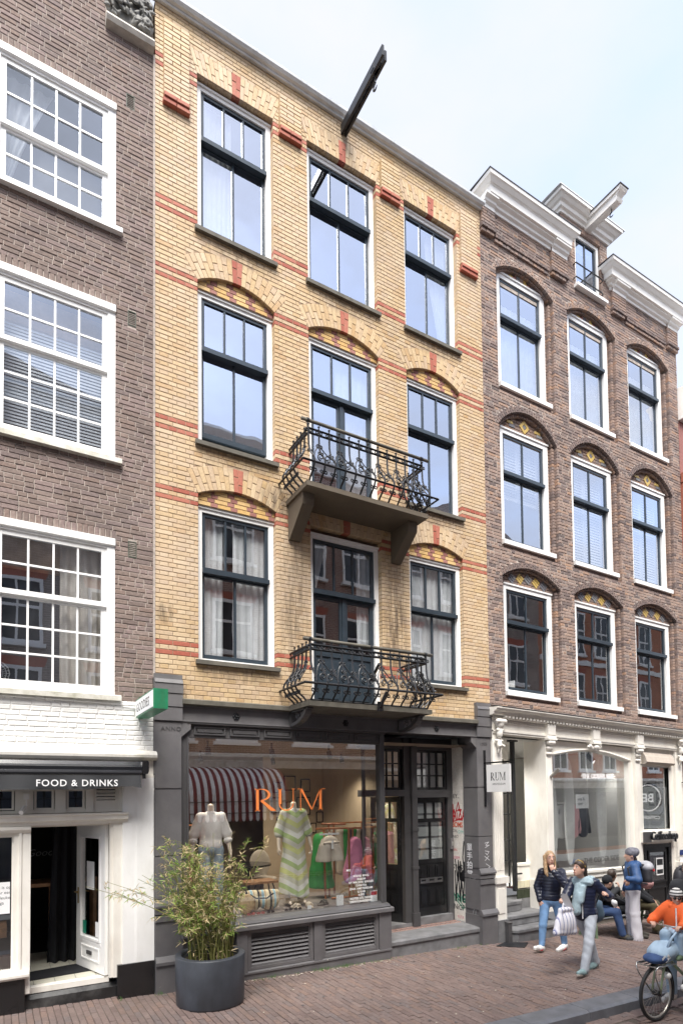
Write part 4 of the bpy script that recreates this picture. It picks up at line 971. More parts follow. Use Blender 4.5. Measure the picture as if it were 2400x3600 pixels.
# ------------------------------------------------------------------ the brown brick house at the left
LH = thing('brown_brick_house', 'dark brown brick house with large white small-paned windows and a white painted ground floor', 'house', (.3, 0, 0))
LX0, LX1 = -1.3, 1.838
LB = Bricks(); lz = [3.95+.0655*k for k in range(150)]
Lw = [(4.03, 6.13, 5.23, 'first-floor'), (7.23, 9.35, 8.43, 'second-floor'), (10.44, 12.21, 11.225, 'third-floor')]
lop = []; lh = []
for (z0, z1, zm, nm) in Lw:
    lop.append((-.13, 1.345, z0-.02, lambda x, z1=z1: z1)); 
    lh.append(lambda z, z0=z0, z1=z1: (-.13, 1.345) if z0-.08 < z < z1 else ((-.16, 1.36) if z1 <= z < z1+.115 else None))
    for k in range(22):
        x = -.155+k*.0690; LB.rect(x+.005, x+.063, z1+.006, z1+.115, -.002, .10, 'brown', .008, .004)
vents = [(1.475, 1.59, 12.255, 12.47), (1.50, 1.615, 9.15, 9.365), (1.51, 1.625, 5.915, 6.145)]
for v in vents: lh.append(lambda z, v=v: (v[0], v[1]) if v[2] < z < v[3] else None)
lay(LB, LX0, LX1, [z for z in lz if z < 13.28], lh, 0, .11, lambda p, q_, i, z: 'brown' if z > 3.96 else None, .222, .111, .010, 'wild', .003, .005)
lay(LB, LX0, 1.20, [z for z in lz if 13.2 < z < 13.75], [], 0, .11, lambda *a: 'brown', .222, .111, .010, 'wild', .003, .005)
lay(LB, LX0, LX1+.01, [3.30+.0655*k for k in range(11)], [], -.012, .10, lambda *a: 'whitebrick', .222, .111, .006, 'wild', .003, .009)
backing('wall', 'mortar_l', LH, LX0, LX1, 3.28, 13.6, lop, .008, .27)
mb = MB(); mb.box(LX0, LX1+.008, -.004, .05, 3.28, 3.95); mb.build('white_wall_face', M['whitebrick'], LH)
LB.finish(LH)
for z0, z1, zm, nm in Lw:
    mb = MB(); mb.frame(-.13, 1.345, z0, z1, .10, .10, .03, .135, .01, .14); mb.extr([(.012,z1-.135),(.012,z1-.11),(-.022,z1-.095),(-.022,z1-.004),(.012,z1-.004)], -.13, 1.345)
    win = mb.build('window', M['white'], LH); s = MB()
    a, b = -.03, 1.245; zt = z1-.135
    s.frame(a, b, zm-.035, zt, .065, .065, .07, .06, .03, .075); s.box(a, b, .022, .03, zm-.03, zm+.03)
    s.frame(a, b, z0+.03, zm-.02, .065, .065, .085, .045, .062, .105)
    def lights(g0, g1, h0, h1, ncol, nrow, y):
        cw, rh = (g1-g0)/ncol, (h1-h0)/nrow
        for k in range(1, ncol): s.box(g0+cw*k-.0125, g0+cw*k+.0125, y-.012, y+.014, h0, h1)
        for k in range(1, nrow): s.box(g0, g1, y-.0115, y+.0135, h0+rh*k-.0125, h0+rh*k+.0125)
        for i in range(ncol):
            for j in range(nrow): pane(win, g0+cw*i+(.012 if i else 0), g0+cw*(i+1)-(.012 if i < ncol-1 else 0), h0+rh*j+(.012 if j else 0), h0+rh*(j+1)-(.012 if j < nrow-1 else 0), y+.002+random.uniform(0, .002), 'glass_old')
    lights(a+.065, b-.065, zm+.035, zt-.06, 4, 2, .052); lights(a+.065, b-.065, z0+.115, zm-.065, 4, 2 if nm == 'third-floor' else 3, .085)
    s.build('sash', M['white'], win)
    mb = MB(); mb.extr([(.10,z0),(.0,z0),(-.075,z0-.02),(-.075,z0-.085),(.10,z0-.085)], -.2, 1.42); mb.build('sill', M['sillw'] if nm != 'third-floor' else M['white'], win)
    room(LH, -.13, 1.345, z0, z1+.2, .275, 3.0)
for v in vents:
    mb = MB(); mb.box(v[0]+.004, v[1]-.004, .05, .06, v[2]+.004, v[3]-.004); mb.frame(v[0]+.004, v[1]-.004, v[2]+.004, v[3]-.004, .008, .008, .008, .008, .0, .05); g = mb.build('vent', M['vent'], LH)
    mb = MB()
    for k in range(8): z = v[2]+.02+k*.0245; mb.extr([(.0,z),(.004,z-.004),(.04,z+.018),(.036,z+.022)], v[0]+.014, v[1]-.014)
    mb.build('slat', M['vent2'], g)
curtain(-.1, .62, 10.5, 12.1, .26, 5, 'white curtain gathered to the left in the top window of the brown house', edge=lambda t: (0, .95-.75*t*(1.3-.3*t)), amp=.03)
curtain(.70, 1.27, 4.1, 6.0, .24, 5, 'cream curtain hanging at the right of the first-floor window of the brown house', mk='curtain_c', amp=.04)
# blind behind the second-floor window, timber beams in the rooms
t = thing('venetian_blind', 'pale slatted blind behind the second-floor window of the brown house', 'blind', (.6, .4, 7.3))
mb = MB()
for k in range(34): z = 7.32+k*.045; mb.extr([(.30,z),(.312,z+.034),(.314,z+.032),(.302,z-.002)], -.1, 1.3)
mb.build('slats', M['blindm'], t)
for zz, nm in ((9.0, 'second-floor'), (5.78, 'first-floor')):
    t = thing('ceiling_beam', 'bare timber beam seen through the top panes of the %s window of the brown house' % nm, 'beam', (.6, .7, zz)); mb = MB(); mb.box(-.4, 1.6, .36, .60, zz-.10, zz+.30); mb.build('beam', M['beam'], t)
t = thing('electric_fan', 'white round fan in the lower left pane of the first-floor window of the brown house', 'fan', (.0, .35, 4.1))
mb = MB(); 
for r_ in (.04,.08,.12,.155): mb.tube([(-.02+r_*math.cos(k*.524), .33, 4.26+r_*math.sin(k*.524)) for k in range(13)], .005, 5)
for k in range(24): c_, s_ = math.cos(k*.2618), math.sin(k*.2618); mb.tube([(-.02+.03*c_,.32,4.26+.03*s_),(-.02+.155*c_,.33,4.26+.155*s_)], .003, 4)
mb.build('fan_cage', M['white'], t); mb = MB(); mb.lathe([(.09,0),(.08,.02),(.015,.03),(.015,.12)], (-.02,.38,4.03), 12); mb.ball((-.02,.37,4.26), .05, 8); mb.build('fan_foot', M['white'], t)
t = thing('chair', 'chair with rounded red back behind the first-floor window of the brown house', 'chair', (.5, .45, 4.0)); mb = MB(); mb.prism([(.5+.2*math.cos(k*math.pi/8), 4.08+.13*math.sin(k*math.pi/8)) for k in range(9)], .42, .45); mb.build('backrest', M['redch'], t)
# carved stone ornament at the top right
t = LH; mb = MB(); mb.extr([(.05,13.22),(-.10,13.25),(-.13,13.30),(-.10,13.36),(.05,13.40)], 1.2, 1.838); mb.build('stone_cornice', M['stonel'], LH)
P = [('e', (1.52,.0,13.62), (.33,.07,.26), None, .03)]; rr_ = random.Random(5)
for k in range(70): a, z = 1.22+rr_.random()*.58, 13.42+rr_.random()*.44; t_ = rr_.random()*6.28; d_ = .05; P.append(('c', (a,-.07-rr_.random()*.03,z), (a+d_*math.cos(t_),-.09-rr_.random()*.04,z+d_*math.sin(t_)), .028, .012, .008))
for cx_, cz_, r0_ in ((1.36,13.62,.085),(1.58,13.74,.07),(1.74,13.52,.06)):
    pts = [(cx_+r0_*(1-t/16)*math.cos(t*.75), -.11-.03*t/14, cz_+r0_*(1-t/16)*math.sin(t*.75)) for t in range(14)]
    P += [('c', a, b, .020, .018, .006) for a, b in zip(pts[:-1], pts[1:])]
sdf_mesh('carved_ornament', P, M['stoned'], LH, .0095)
mb = MB(); mb.box(LX0, LX1-.03, .05, .5, 13.6, 14.6); mb.box(LX0, LX1-.03, .5, 9, 3.3, 14.6); mb.build('roof', M['grey2'], LH)
# ground floor
def Q_(name, mk, f, parent=LH, label=None, **k):
    mb = MB(); f(mb); return mb.build(name, M[mk], parent, label=label, **k)
Q_('cornice_moulding', 'mossy', lambda mb: mb.extr([(.05,3.165),(-.085,3.165),(-.10,3.18),(-.125,3.20),(-.13,3.235),(-.105,3.27),(-.03,3.30),(.05,3.30)], LX0, 1.87))
Q_('fascia_board', 'cream', lambda mb: (mb.box(LX0, 1.845, -.03, .1, 2.93, 3.165), mb.box(1.43, 1.855, -.05, .1, 2.93, 2.965)))
Q_('pilaster', 'white', lambda mb: (mb.box(1.443, 1.612, -.042, .4, .49, 2.93), mb.box(1.616, 1.845, -.05, .4, .49, 2.93), mb.box(1.60, 1.63, -.046, .3, .49, 2.93)))
Q_('plinth', 'black', lambda mb: mb.box(1.375, 1.842, -.07, .4, -.1, .492))
Q_('transom', 'cream', lambda mb: mb.extr([(.2,2.335),(-.04,2.335),(-.05,2.37),(-.085,2.39),(-.09,2.44),(-.11,2.455),(-.11,2.475),(.2,2.485)], LX0, 1.505))
fr_ = Q_('fanlight_frame', 'cream', lambda mb: (mb.box(LX0, 1.443, .06, .16, 2.76, 2.95), mb.box(LX0, .42, .062, .158, 2.485, 2.52), [mb.box(a, b, .02, .15, 2.485, 2.95) for a, b in ((.20,.40),(.64,.765),(1.0,1.09),(1.40,1.443))], mb.box(.40,.64,.05,.15,2.485,2.53), mb.box(.765,1.0,.05,.15,2.485,2.53), mb.box(1.09,1.40,.04,.15,2.485,2.95)))
for a, b in ((-.1, .20), (.40, .64), (.765, 1.0)):
    f2 = Q_('fanlight', 'cream', lambda mb: mb.frame(a+.01, b-.01, 2.53, 2.80, .025, .025, .02, .02, .05, .1), fr_); pane(f2, a+.03, b-.03, 2.55, 2.80, .08, 'glass_old')
    Q_('leading', 'black', lambda mb: (mb.box((a+b)/2-.006, (a+b)/2+.006, .07, .079, 2.55, 2.80), mb.box(a+.03, b-.03, .07, .079, 2.66, 2.668), mb.box((a+b)/2-.015, (a+b)/2+.015, .066, .075, 2.69, 2.80)), f2)
Q_('louvre', 'cream', lambda mb: [mb.extr([(.04,z),(.0,z-.008),(.0,z-.018),(.04,z-.012)], 1.12, 1.37) for z in (2.80,2.755,2.71,2.665)], fr_); Q_('louvre_slot', 'black', lambda mb: [mb.box(1.13,1.36,.035,.0395,z-.03,z-.012) for z in (2.80,2.755,2.71,2.665)], fr_)
Q_('door_frame', 'cream', lambda mb: (mb.box(1.29, 1.375, .0, .16, .33, 2.335), mb.box(1.333, 1.443, -.02, .3, .33, 2.335), mb.box(.28, .372, -.02, .16, .30, 2.335), mb.box(.33, 1.333, .05, .16, 2.31, 2.335)))
sw = Q_('shop_window', 'cream', lambda mb: (mb.extr([(.1,2.25),(-.03,2.25),(-.06,2.29),(-.06,2.33),(.1,2.34)], LX0, .372), mb.extr([(.1,.50),(-.08,.50),(-.11,.53),(-.11,.56),(-.06,.585),(.1,.60)], LX0, .36), mb.box(.19, .28, .0, .14, .59, 2.26), mb.box(.245, .275, -.03, .0, .59, 2.26), mb.box(.17, .19, .05, .1, .59, 2.26), mb.box(LX0, .19, .03, .1, 2.20, 2.25)))
pane(sw, LX0, .18, .59, 2.2, .06, 'glass_shop')
Q_('paper_notice', 'white_print', lambda mb: mb.box(-.15, .155, .045, .047, 1.28, 1.66), sw)
for k, ln in enumerate(('Goodies is op', 'zoek naar een', 'nieuwe leuke', 'collega')): text(ln, .052, (.02, .0445, 1.58-k*.062), M['grey2'], 'notice_text', sw, align='CENTER', ext=.0003)
Q_('plinth', 'black', lambda mb: mb.box(LX0, .318, -.05, .4, -.1, .50))
Q_('doorstep', 'blackstone', lambda mb: (mb.extr([(.5,.26),(.10,.245),(.05,.20),(.045,-.1),(.5,-.1)], .318, 1.375)))
Q_('threshold', 'cream', lambda mb: mb.box(.33, 1.30, .11, .24, .255, .325))
M['tile_c'] = mat('cream_floor_tile', (.62,.60,.50), .3, .06, 6, .05)
ff = Q_('cafe_floor', 'grey2', lambda mb: mb.box(-1.3, 1.8, .24, 4.0, .2, .318))
for i in range(8):
    for j in range(7): Q_('floor_tile', 'tile_c', lambda mb: mb.box(-.55+i*.245+.003, -.55+(i+1)*.245-.003, .25+j*.245+.003, .25+(j+1)*.245-.003, .31, .326), ff)
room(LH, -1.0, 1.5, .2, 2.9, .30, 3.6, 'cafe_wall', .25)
# open door leaf
ld = MB(); W_ = .842; ld.frame(0, W_, .345, 2.31, .12, .12, .42, .16, 0, .045); ld.box(.10, W_-.10, -.004, .049, .70, .725)
ld.frame(.12, W_-.12, .745, 2.15, .03, .03, .03, .03, -.012, .057); ld.frame(.16, W_-.16, .47, .66, .02, .02, .02, .02, -.01, .055)
ldir = Vector((1.033-1.285, .905-.105, 0)).normalized(); ln_ = Vector((-ldir.y, ldir.x, 0))
def swing(mb, o=(1.285, .105)): mb.v = [(o[0]+ldir.x*x+ln_.x*(y), o[1]+ldir.y*x+ln_.y*(y), z) for x, y, z in mb.v]; return mb
LD = swing(ld).build('cafe_door', M['white'], LH)
for nm, mk, f in (('pane', 'glass_shop', lambda mb: mb.box(.15, W_-.15, .02, .026, .775, 2.12)), ('letter_plate', 'grey2', lambda mb: mb.box(.36, .50, .05, .062, .55, .60)), ('door_handle', 'brass', lambda mb: (mb.box(W_-.075, W_-.045, .045, .052, 1.2, 1.42), mb.tube([(W_-.06,.05,1.36),(W_-.06,.10,1.36),(W_-.16,.105,1.36)], .009, 6))), ('door_notice', 'white_print', lambda mb: mb.box(.34, .56, .0275, .0285, 1.42, 1.80)), ('door_sticker', 'green_marker', lambda mb: mb.box(.58, .68, .0275, .0285, .80, .98)), ('door_sticker', 'white_print', lambda mb: mb.box(.18, .30, .0275, .0285, .80, 1.0))):
    mb = MB(); f(mb); swing(mb).build(nm, M[mk], LD)
t = thing('door_mat', 'black mat lying just inside the open cafe door', 'mat', (.7, .7, .327)); mb = MB();
mb.raw([(.36,.42,.328),(1.25,.50,.328),(1.02,.95,.328),(.40,.85,.328),(.36,.42,.336),(1.25,.50,.336),(1.02,.95,.336),(.40,.85,.336)], [(4,5,6,7),(0,1,5,4),(1,2,6,5),(2,3,7,6),(3,0,4,7)]); mb.build('mat_sheet', M['blackcloth'], t)
curtain(.72, 1.25, .33, 2.5, 1.2, 5, 'black draught curtain inside the open cafe door', mk='blackcloth', amp=.06, edge=lambda t: (-.15*t, 1))
t = thing('bar_table', 'high wooden table standing in the dark cafe behind the door opening', 'table', (.62, 1.6, .33)); mb = MB(); mb.box(.3, .78, 1.3, 1.9, 1.40, 1.45); mb.build('table_top', M['wood'], t)
for x, y in ((.74,1.34),(.34,1.34),(.74,1.86),(.34,1.86)): mb = MB(); mb.box(x-.035, x+.035, y-.035, y+.035, .33, 1.40); mb.build('leg', M['wood'], t)
t = thing('window_table', 'wooden table end behind the left cafe window', 'table', (-.1, .5, .33)); mb = MB(); mb.box(-.7, .13, .35, .9, 1.0, 1.05); mb.box(.05, .13, .36, .42, .93, 1.0); mb.build('table_top', M['wood'], t); mb = MB(); mb.box(-.15, -.05, .42, .52, .33, .93); mb.build('leg', M['wood'], t)
tag(text('Goodies', .16, (.42, 2.4, 1.75), M['silver_marker'], 'wall_lettering', None, ext=.001, shear=.3), 'pale script lettering on the dark back wall seen through the cafe doorway', 'lettering')
# awning
AW = thing('awning', 'rolled-in black awning with a valance reading FOOD & DRINKS over the cafe', 'awning', (.3, -.03, 3.0))
Q_('cassette', 'awnblack', lambda mb: (mb.extr([(-.03,2.985),(-.30,2.985),(-.33,3.01),(-.34,3.06),(-.30,3.085),(-.28,3.13),(-.03,3.14)], LX0, 1.63), mb.tube([(LX0,-.325,2.985),(1.62,-.325,2.985)], .035, 10)), AW)
Q_('end_cap', 'black', lambda mb: (mb.prism([(1.63,2.97),(1.70,2.97),(1.715,3.0),(1.715,3.12),(1.70,3.145),(1.63,3.145)], -.33, -.03), mb.tube([(1.66,-.30,2.97),(1.66,-.30,2.91)], .022, 8)), AW)
mb = MB(); n_ = 30; vv = []
for j in range(4):
    for i in range(n_+1):
        x = LX0+(1.61-LX0)*i/n_; lift = max(0, (x-.9)/.7)**2*.085*(1 if x < 1.35 else max(.15, 1-(x-1.35)/.30)); zb_ = 2.775+lift*1.0; zt_ = 2.955
        vv.append((x, -.345-.02*math.sin(i*.9)*j/3-.03*j/3, zt_+(zb_-zt_)*j/3))
mb.raw(vv, [(j*(n_+1)+i, j*(n_+1)+i+1, (j+1)*(n_+1)+i+1, (j+1)*(n_+1)+i) for j in range(3) for i in range(n_)]); mb.build('valance', M['awncloth'], AW, smooth=True)
text('FOOD & DRINKS', .112, (.40, -.405, 2.815), M['white_print'], parent=AW, ext=.0006, space=1.14, bold=.0015, sx=.98)
# goodies box sign
GS = thing('box_sign', 'green metal box sign sticking out of the brown house beside the grey pilaster', 'sign', (1.68, 0, 3.85))
Q_('sign_box', 'signgreen', lambda mb: mb.box(1.60, 1.77, -1.10, -.08, 3.725, 3.965), GS); Q_('sign_face', 'white_print', lambda mb: mb.box(1.592, 1.601, -1.08, -.10, 3.745, 3.945), GS)
text('GOODIES', .155, (1.591, -.155, 3.79), M['black'], parent=GS, rot=(90,0,-90), ext=.0005, sx=1.07, bold=.0015, space=1.06)
Q_('mounting_bracket', 'signgreen', lambda mb: [mb.box(1.64, 1.70, -.09, .0, z-.012, z+.012) for z in (3.74, 3.95)], GS)
CM = thing('security_camera', 'small white security camera on the board left of the fanlight', 'security camera', (.30, .02, 2.6)); Q_('junction_box', 'white', lambda mb: mb.box(.29, .35, -.03, .02, 2.66, 2.73), CM)
mb = MB(); mb.tube([(.30,-.03,2.56),(.26,-.14,2.50)], [.03,.028], 10); mb.build('camera_body', M['white'], CM, smooth=False); mb = MB(); mb.tube([(.32,-.005,2.66),(.325,-.02,2.58),(.30,-.03,2.56)], .008, 5); mb.build('bracket', M['white'], CM)
CB = thing('cable', 'thin white cable run along the top of the white painted bricks', 'cable', (.3, -.02, 3.95)); mb = MB(); mb.tube([(LX0,-.03,3.925),(.6,-.03,3.917),(1.40,-.03,3.905),(1.60,-.05,3.90)], .009, 5); mb.build('cable_run', M['white'], CB)
# ------------------------------------------------------------------ the russet brick house at the right
RH = thing('russet_brick_house', 'russet brick house with three columns of arched white-framed windows, white cornices and a cream shopfront', 'house', (11.4, 0, 0))
RX0, RX1 = 8.087, 14.72
def RW(x, z):
    k = .031*min(1, max(0, (11-z)/6.7))
    if z < 4.2: k = .031-.012*min(1, (4.2-z)/2.4)
    return -k*(x-8.1) if x > 8.1 else 0
RB = Bricks(); cen = (9.33, 11.43, 13.52); rop = []; h0 = []; h1 = []
rrow = [(4.70, 6.86, 6.10, 6.93, .27), (7.70, 10.03, 9.13, 9.98, .42), (10.88, 13.26, 12.36, 13.14, .27)]
FH, IH, WH_ = .83, .755, .69
RA = []
for ci, c in enumerate(cen):
    for ri, (z0, zh, zt, zs, rise) in enumerate(rrow):
        A = Arch(c-FH, c+FH, zs, rise, .125); I = Arch(c-IH, c+IH, zs, rise*.86, .10); RA.append((A, I, ci, ri))
        rop.append((c-FH, c+FH, z0-.22, A.intr)); h0.append(lambda z, A=A, z0=z0: A.hole(z, z0-.22))
        A.bricks(RB, 0, .10, 30, -1, 'rustdark' if ri != 2 else 'rust', 'rust')
        I.bricks(RB, .07, .09, 26, -1, 'rust', 'rust')
        # stepped inner jambs
        for sg in (-1, 1):
            a, b = sorted((c+sg*IH, c+sg*(FH-.006)))
            n = int((zs-z0+.22)/.0655)
            for k in range(n): RB.rect(a, b, z0-.22+k*.0655+.004, z0-.22+(k+1)*.0655-.004, .07, .08, 'rust' if random.random() < .8 else 'rustdark', .005, .003)
            a, b = sorted((c+sg*(WH_-.01), c+sg*(IH-.006)))
            for k in range(n+3): RB.rect(a, b, z0-.22+k*.0655+.004, z0-.22+(k+1)*.0655-.004, .145, .05, 'rust', .005, .003)
        # bricks below the sill
        lay(RB, c-IH, c+IH, [z0-.22+.0655*k for k in range(4)], [], .05, .08, lambda *a: 'rustdark', .21, .105, .008, 'wild', .002, .005)
        # tympanum: russet ground with glazed bricks
        zz = [zh+.003+.0655*k for k in range(9)]
        if ri == 2:
            for i in range(6):
                hw = I.half_in((zz[i]+zz[i+1])/2)
                k = 0; x = c-IH
                while x < c+hw:
                    p, q_ = max(x, c-hw), min(x+.105, c+hw)
                    if q_-p > .04: RB.rect(p+.004, q_-.004, zz[i]+.004, zz[i+1]-.004, .125, .04, ('goldbrick', 'darkred', 'greybrick', 'rust')[(k+2*(i//2)) % 4] if i < 4 else 'rust', .004, .002)
                    x += .105; k += 1
        else:
            lay(RB, c-IH, c+IH, zz, [lambda z, I=I, c=c: (c-9, c-I.half_in(z)), lambda z, I=I, c=c: (c+I.half_in(z), c+9)], .13, .03, lambda *a: 'rust', .21, .105, .008, 'wild', .001, .004)
            if ri == 1:
                zc = zh+.17
                for t_ in range(4):
                    a = math.pi/4*(2*t_+1); d = Vector((math.cos(a), math.sin(a))); n_ = Vector((-d.y, d.x)); o = Vector((c, zc))+d*.075
                    RB.quad([tuple(o+n_*(-.10)-d*.03), tuple(o+n_*(-.10)+d*.03) if 0 else tuple(o-n_*.10+d*.03), tuple(o+n_*.055+d*.03), tuple(o+n_*.055-d*.03)][:4], .115, .03, 'goldbrick', .004)
                RB.quad([(c, zc-.055), (c+.055, zc), (c, zc+.055), (c-.055, zc)], .117, .03, 'greybrick', .004)
                for sg in (-1, 1):
                    RB.rect(c+sg*.40-.10, c+sg*.40+.07, zc-.035, zc+.025, .117, .03, 'goldbrick', .004); RB.rect(c+sg*.40-.04, c+sg*.40+.12, zc-.10, zc-.04, .117, .03, 'greybrick', .004)
            else:
                for j in range(5):
                    o = Vector((c-.46+.23*j, zh+.12+.03*(2-abs(j-2)))); d = Vector((.80, -.6)); n_ = Vector((.6, .80))
                    for m_ in (-1, 0, 1):
                        q = o+n_*.058*m_; RB.quad([tuple(q-d*.08-n_*.026), tuple(q+d*.08-n_*.026), tuple(q+d*.08+n_*.026), tuple(q-d*.08+n_*.026)], .118, .03, 'greybrick' if j % 2 == 0 else 'goldbrick', .004)
RZ = [4.25+.0648*k for k in range(156)]
dorm = (10.47, 12.06)
lay(RB, RX0, RX1, RZ, h0+[lambda z: (10.9, 12.0) if z > 13.76 else None], 0, .10, lambda p, q_, i, z: ('rustdark' if random.random() < .25 else 'rust'), .215, .108, .009, 'wild', .004, .006)
lay(RB, dorm[0], dorm[1], [14.30+.0648*k for k in range(16)], [lambda z: (10.93, 11.80) if z < 15.12 else None], .005, .10, lambda p, q_, i, z: 'rust', .215, .108, .009, 'wild', .004, .006)
lay(RB, 10.6, 12.06, [13.79+.0648*k for k in range(9)], [lambda z: (10.93, 11.80)], .002, .10, lambda p, q_, i, z: 'rust', .215, .108, .009, 'wild', .004, .006)
for k in range(12): RB.rect(10.95+k*.071, 11.01+k*.071, 15.13, 15.24, -.002, .1, 'rust', .005)
# pier heads and string courses
for a, b in ((8.09, 8.45), (10.09, 10.60), (12.13, 12.63), (14.28, 14.72)):
    lay(RB, a, b, [13.80+.0648*k for k in range(9)], [], -.055, .06, lambda *q: 'rust', .215, .108, .009, 'wild', .003, .006)
    for k in range(int((b-a+.04)/.075)): RB.rect(a-.02+k*.075, a-.02+k*.075+.067, 13.74, 13.80, -.10, .1, 'rustdark', .006, .004)
    for k in range(int((b-a+.02)/.11)): RB.rect(a-.01+k*.11, a-.01+k*.11+.102, 13.67, 13.735, -.07, .08, 'rust', .006, .004)
for a, b in ((8.45, 10.09), (12.63, 14.28)):
    for k in range(int((b-a)/.075)): RB.rect(a+k*.075, a+k*.075+.067, 13.70, 13.76, -.06, .08, 'rustdark', .006, .004)
    for k in range(int((b-a)/.11)): RB.rect(a+k*.11, a+k*.11+.102, 13.63, 13.695, -.035, .05, 'rust', .006, .004)
backing('wall', 'mortar_r', RH, RX0, RX1, 4.2, 14.3, rop+[(10.93, 11.80, 13.80, lambda x: 15.0)], .008, .30)
backing('gable_wall', 'mortar_r', RH, dorm[0], dorm[1], 14.3, 15.3, [(10.93, 11.80, 14.2, lambda x: 15.12)], .012, .30)
for A, I, ci, ri in RA: MB().prism([(A.c+FH*1.0*math.cos(t)*(1), max(A.zs-.25, A.zs+(A.rise)*math.sin(t))) for t in [k*math.pi/12 for k in range(13)]]+[(A.c-FH, A.zs-.12), (A.c+FH, A.zs-.12)], .165, .25).build('tympanum', M['mortar_r'], RH)
RB.finish(RH, RW)
rn = ('first-floor', 'second-floor', 'third-floor'); cn = ('left', 'middle', 'right')
for ci, c in enumerate(cen):
    for ri, (z0, zh, zt, zs, rise) in enumerate(rrow):
        dutch_window(RH, c-WH_, c+WH_, z0, zh, zt, .13, 2, 2, 'sash', (c-WH_-.07, c+WH_+.05, 'white', .13, .085), g='glass_low' if ri == 0 else 'glass', wf=.125, wl=.07, head=.115)
        room(RH, c-WH_, c+WH_, z0, zh, .31, 2.2)
        if ri == 2: curtain(c-.6, c+.6, z0+.05, zt-.05, .30, 10, 'white net curtain behind the lower sash of the %s third-floor window of the russet house' % cn[ci], amp=.015)
        if ri == 2: curtain(c-.6, c+.6, zt-.1, zt+.42, .32, 9, 'lace valance behind the transom panes of the %s third-floor window of the russet house' % cn[ci], amp=.015)
        if ri == 1:
            t = thing('shutter_blind', 'white slatted shutters behind the %s second-floor window of the russet house' % cn[ci], 'blind', (c, .34, z0)); lo_ = z0+.1 if ci else z0+1.0
            for side in (0, 1):
                mb = MB(); a = c-.60+side*.6; mb.frame(a, a+.595, lo_, zh-.05, .045, .045, .04, .04, .33, .36); sb = mb.build('shutter', M['white'], t); s = MB()
                for k in range(int((zh-.1-lo_)/.062)): z = lo_+.05+k*.062; s.extr([(.33,z),(.337,z-.006),(.365,z+.045),(.358,z+.05)], a+.045, a+.55)
                s.build('slats', M['white'], sb)
t = thing('flower_pot', 'pale square pot on the sill inside the left first-floor window of the russet house', 'pot', (8.98, .36, 4.78)); mb = MB(); mb.frame(8.86, 9.10, 4.76, 4.96, .02, .02, .02, 0, .32, .46); mb.box(8.88, 9.08, .34, .44, 4.78, 4.90); mb.build('pot_body', M['white'], t)
# attic window in the gable
mb = MB(); mb.frame(10.93, 11.79, 13.82, 15.12, .075, .075, .04, .07, .05, .14); aw = mb.build('attic_window', M['white'], RH); s = MB(); s.frame(11.005, 11.715, 13.86, 15.05, .05, .05, .05, .04, .08, .12); s.box(11.34, 11.38, .085, .115, 13.9, 15.0); s.build('sash', M['blue'], aw)
pane(aw, 11.055, 11.34, 13.91, 15.01, .1); pane(aw, 11.38, 11.665, 13.91, 15.01, .1)
mb = MB(); mb.extr([(.06,13.83),(-.10,13.82),(-.10,13.76),(.06,13.75)], 10.86, 11.90); mb.build('sill', M['white'], aw); room(RH, 10.93, 11.79, 13.8, 15.0, .31, 1.6)
for z in (14.27, 13.95): mb = MB(); mb.tube([(10.85,.0,z+.0),(10.85,-.07,z),(11.70,-.07,z),(11.76,-.07,z-.03),(11.76,.0,z-.04)], .014, 6); mb.build('window_bar', M['iron'], aw)
# cornices
prof = [(.04,14.22),(-.03,14.22),(-.035,14.27),(-.08,14.29),(-.09,14.33),(-.15,14.36),(-.155,14.385),(-.20,14.39),(-.212,14.50),(-.23,14.52),(-.25,14.53),(-.30,14.59),(-.322,14.60),(-.335,14.66),(.04,14.70)]
def corn(a, b, pr, name='cornice'):
    """moulding with mitred returns at both ends"""
    mb = MB(); n = len(pr); v = [(a+(y+.04 if y < 0 else .0), y, z) for y, z in pr]+[(b-(y+.04 if y < 0 else 0), y, z) for y, z in pr]
    v += [(a+(y+.04 if y < 0 else .0), .6, z) for y, z in pr]+[(b-(y+.04 if y < 0 else 0), .6, z) for y, z in pr]
    f = []
    for i in range(n-1): f += [(i, i+1, n+i+1, n+i), (2*n+i, 2*n+i+1, i+1, i), (n+i, n+i+1, 3*n+i+1, 3*n+i)]
    mb.raw(v, f); return mb.build(name, M['cornw'], RH)
corn(8.36, 10.40, prof); corn(12.08, 14.66, prof)
for a, b in ((8.12, 8.44), (10.10, 10.58), (12.14, 12.62), (14.29, 14.72)): Q_('cornice_block', 'cornw', lambda mb: mb.extr([(.02,14.19),(-.06,14.19),(-.065,14.25),(-.11,14.28),(-.12,14.32),(-.185,14.35),(-.19,14.386),(.02,14.388)], a, b), RH)
for a, b in ((8.05, 10.71), (11.77, 14.97)): Q_('lead_edge', 'grey2', lambda mb: mb.extr([(.6,14.712),(-.345,14.664),(-.345,14.678),(.6,14.73)], a, b), RH)
gp = [(.04,15.27),(-.03,15.27),(-.04,15.32),(-.09,15.335),(-.10,15.41),(-.15,15.425),(-.20,15.475),(-.24,15.485),(-.25,15.54),(.04,15.58)]
corn(10.43, 12.10, gp, 'gable_cornice'); Q_('lead_edge', 'zinc', lambda mb: mb.extr([(.7,15.59),(-.26,15.545),(-.26,15.565),(.7,15.61)], 10.17, 12.36), RH)
mb = MB(); mb.box(dorm[0], dorm[0]+.1, .1, 3, 14.3, 15.3); mb.box(dorm[1]-.1, dorm[1], .1, 3, 14.3, 15.3); mb.build('gable_side', M['rust'], RH)
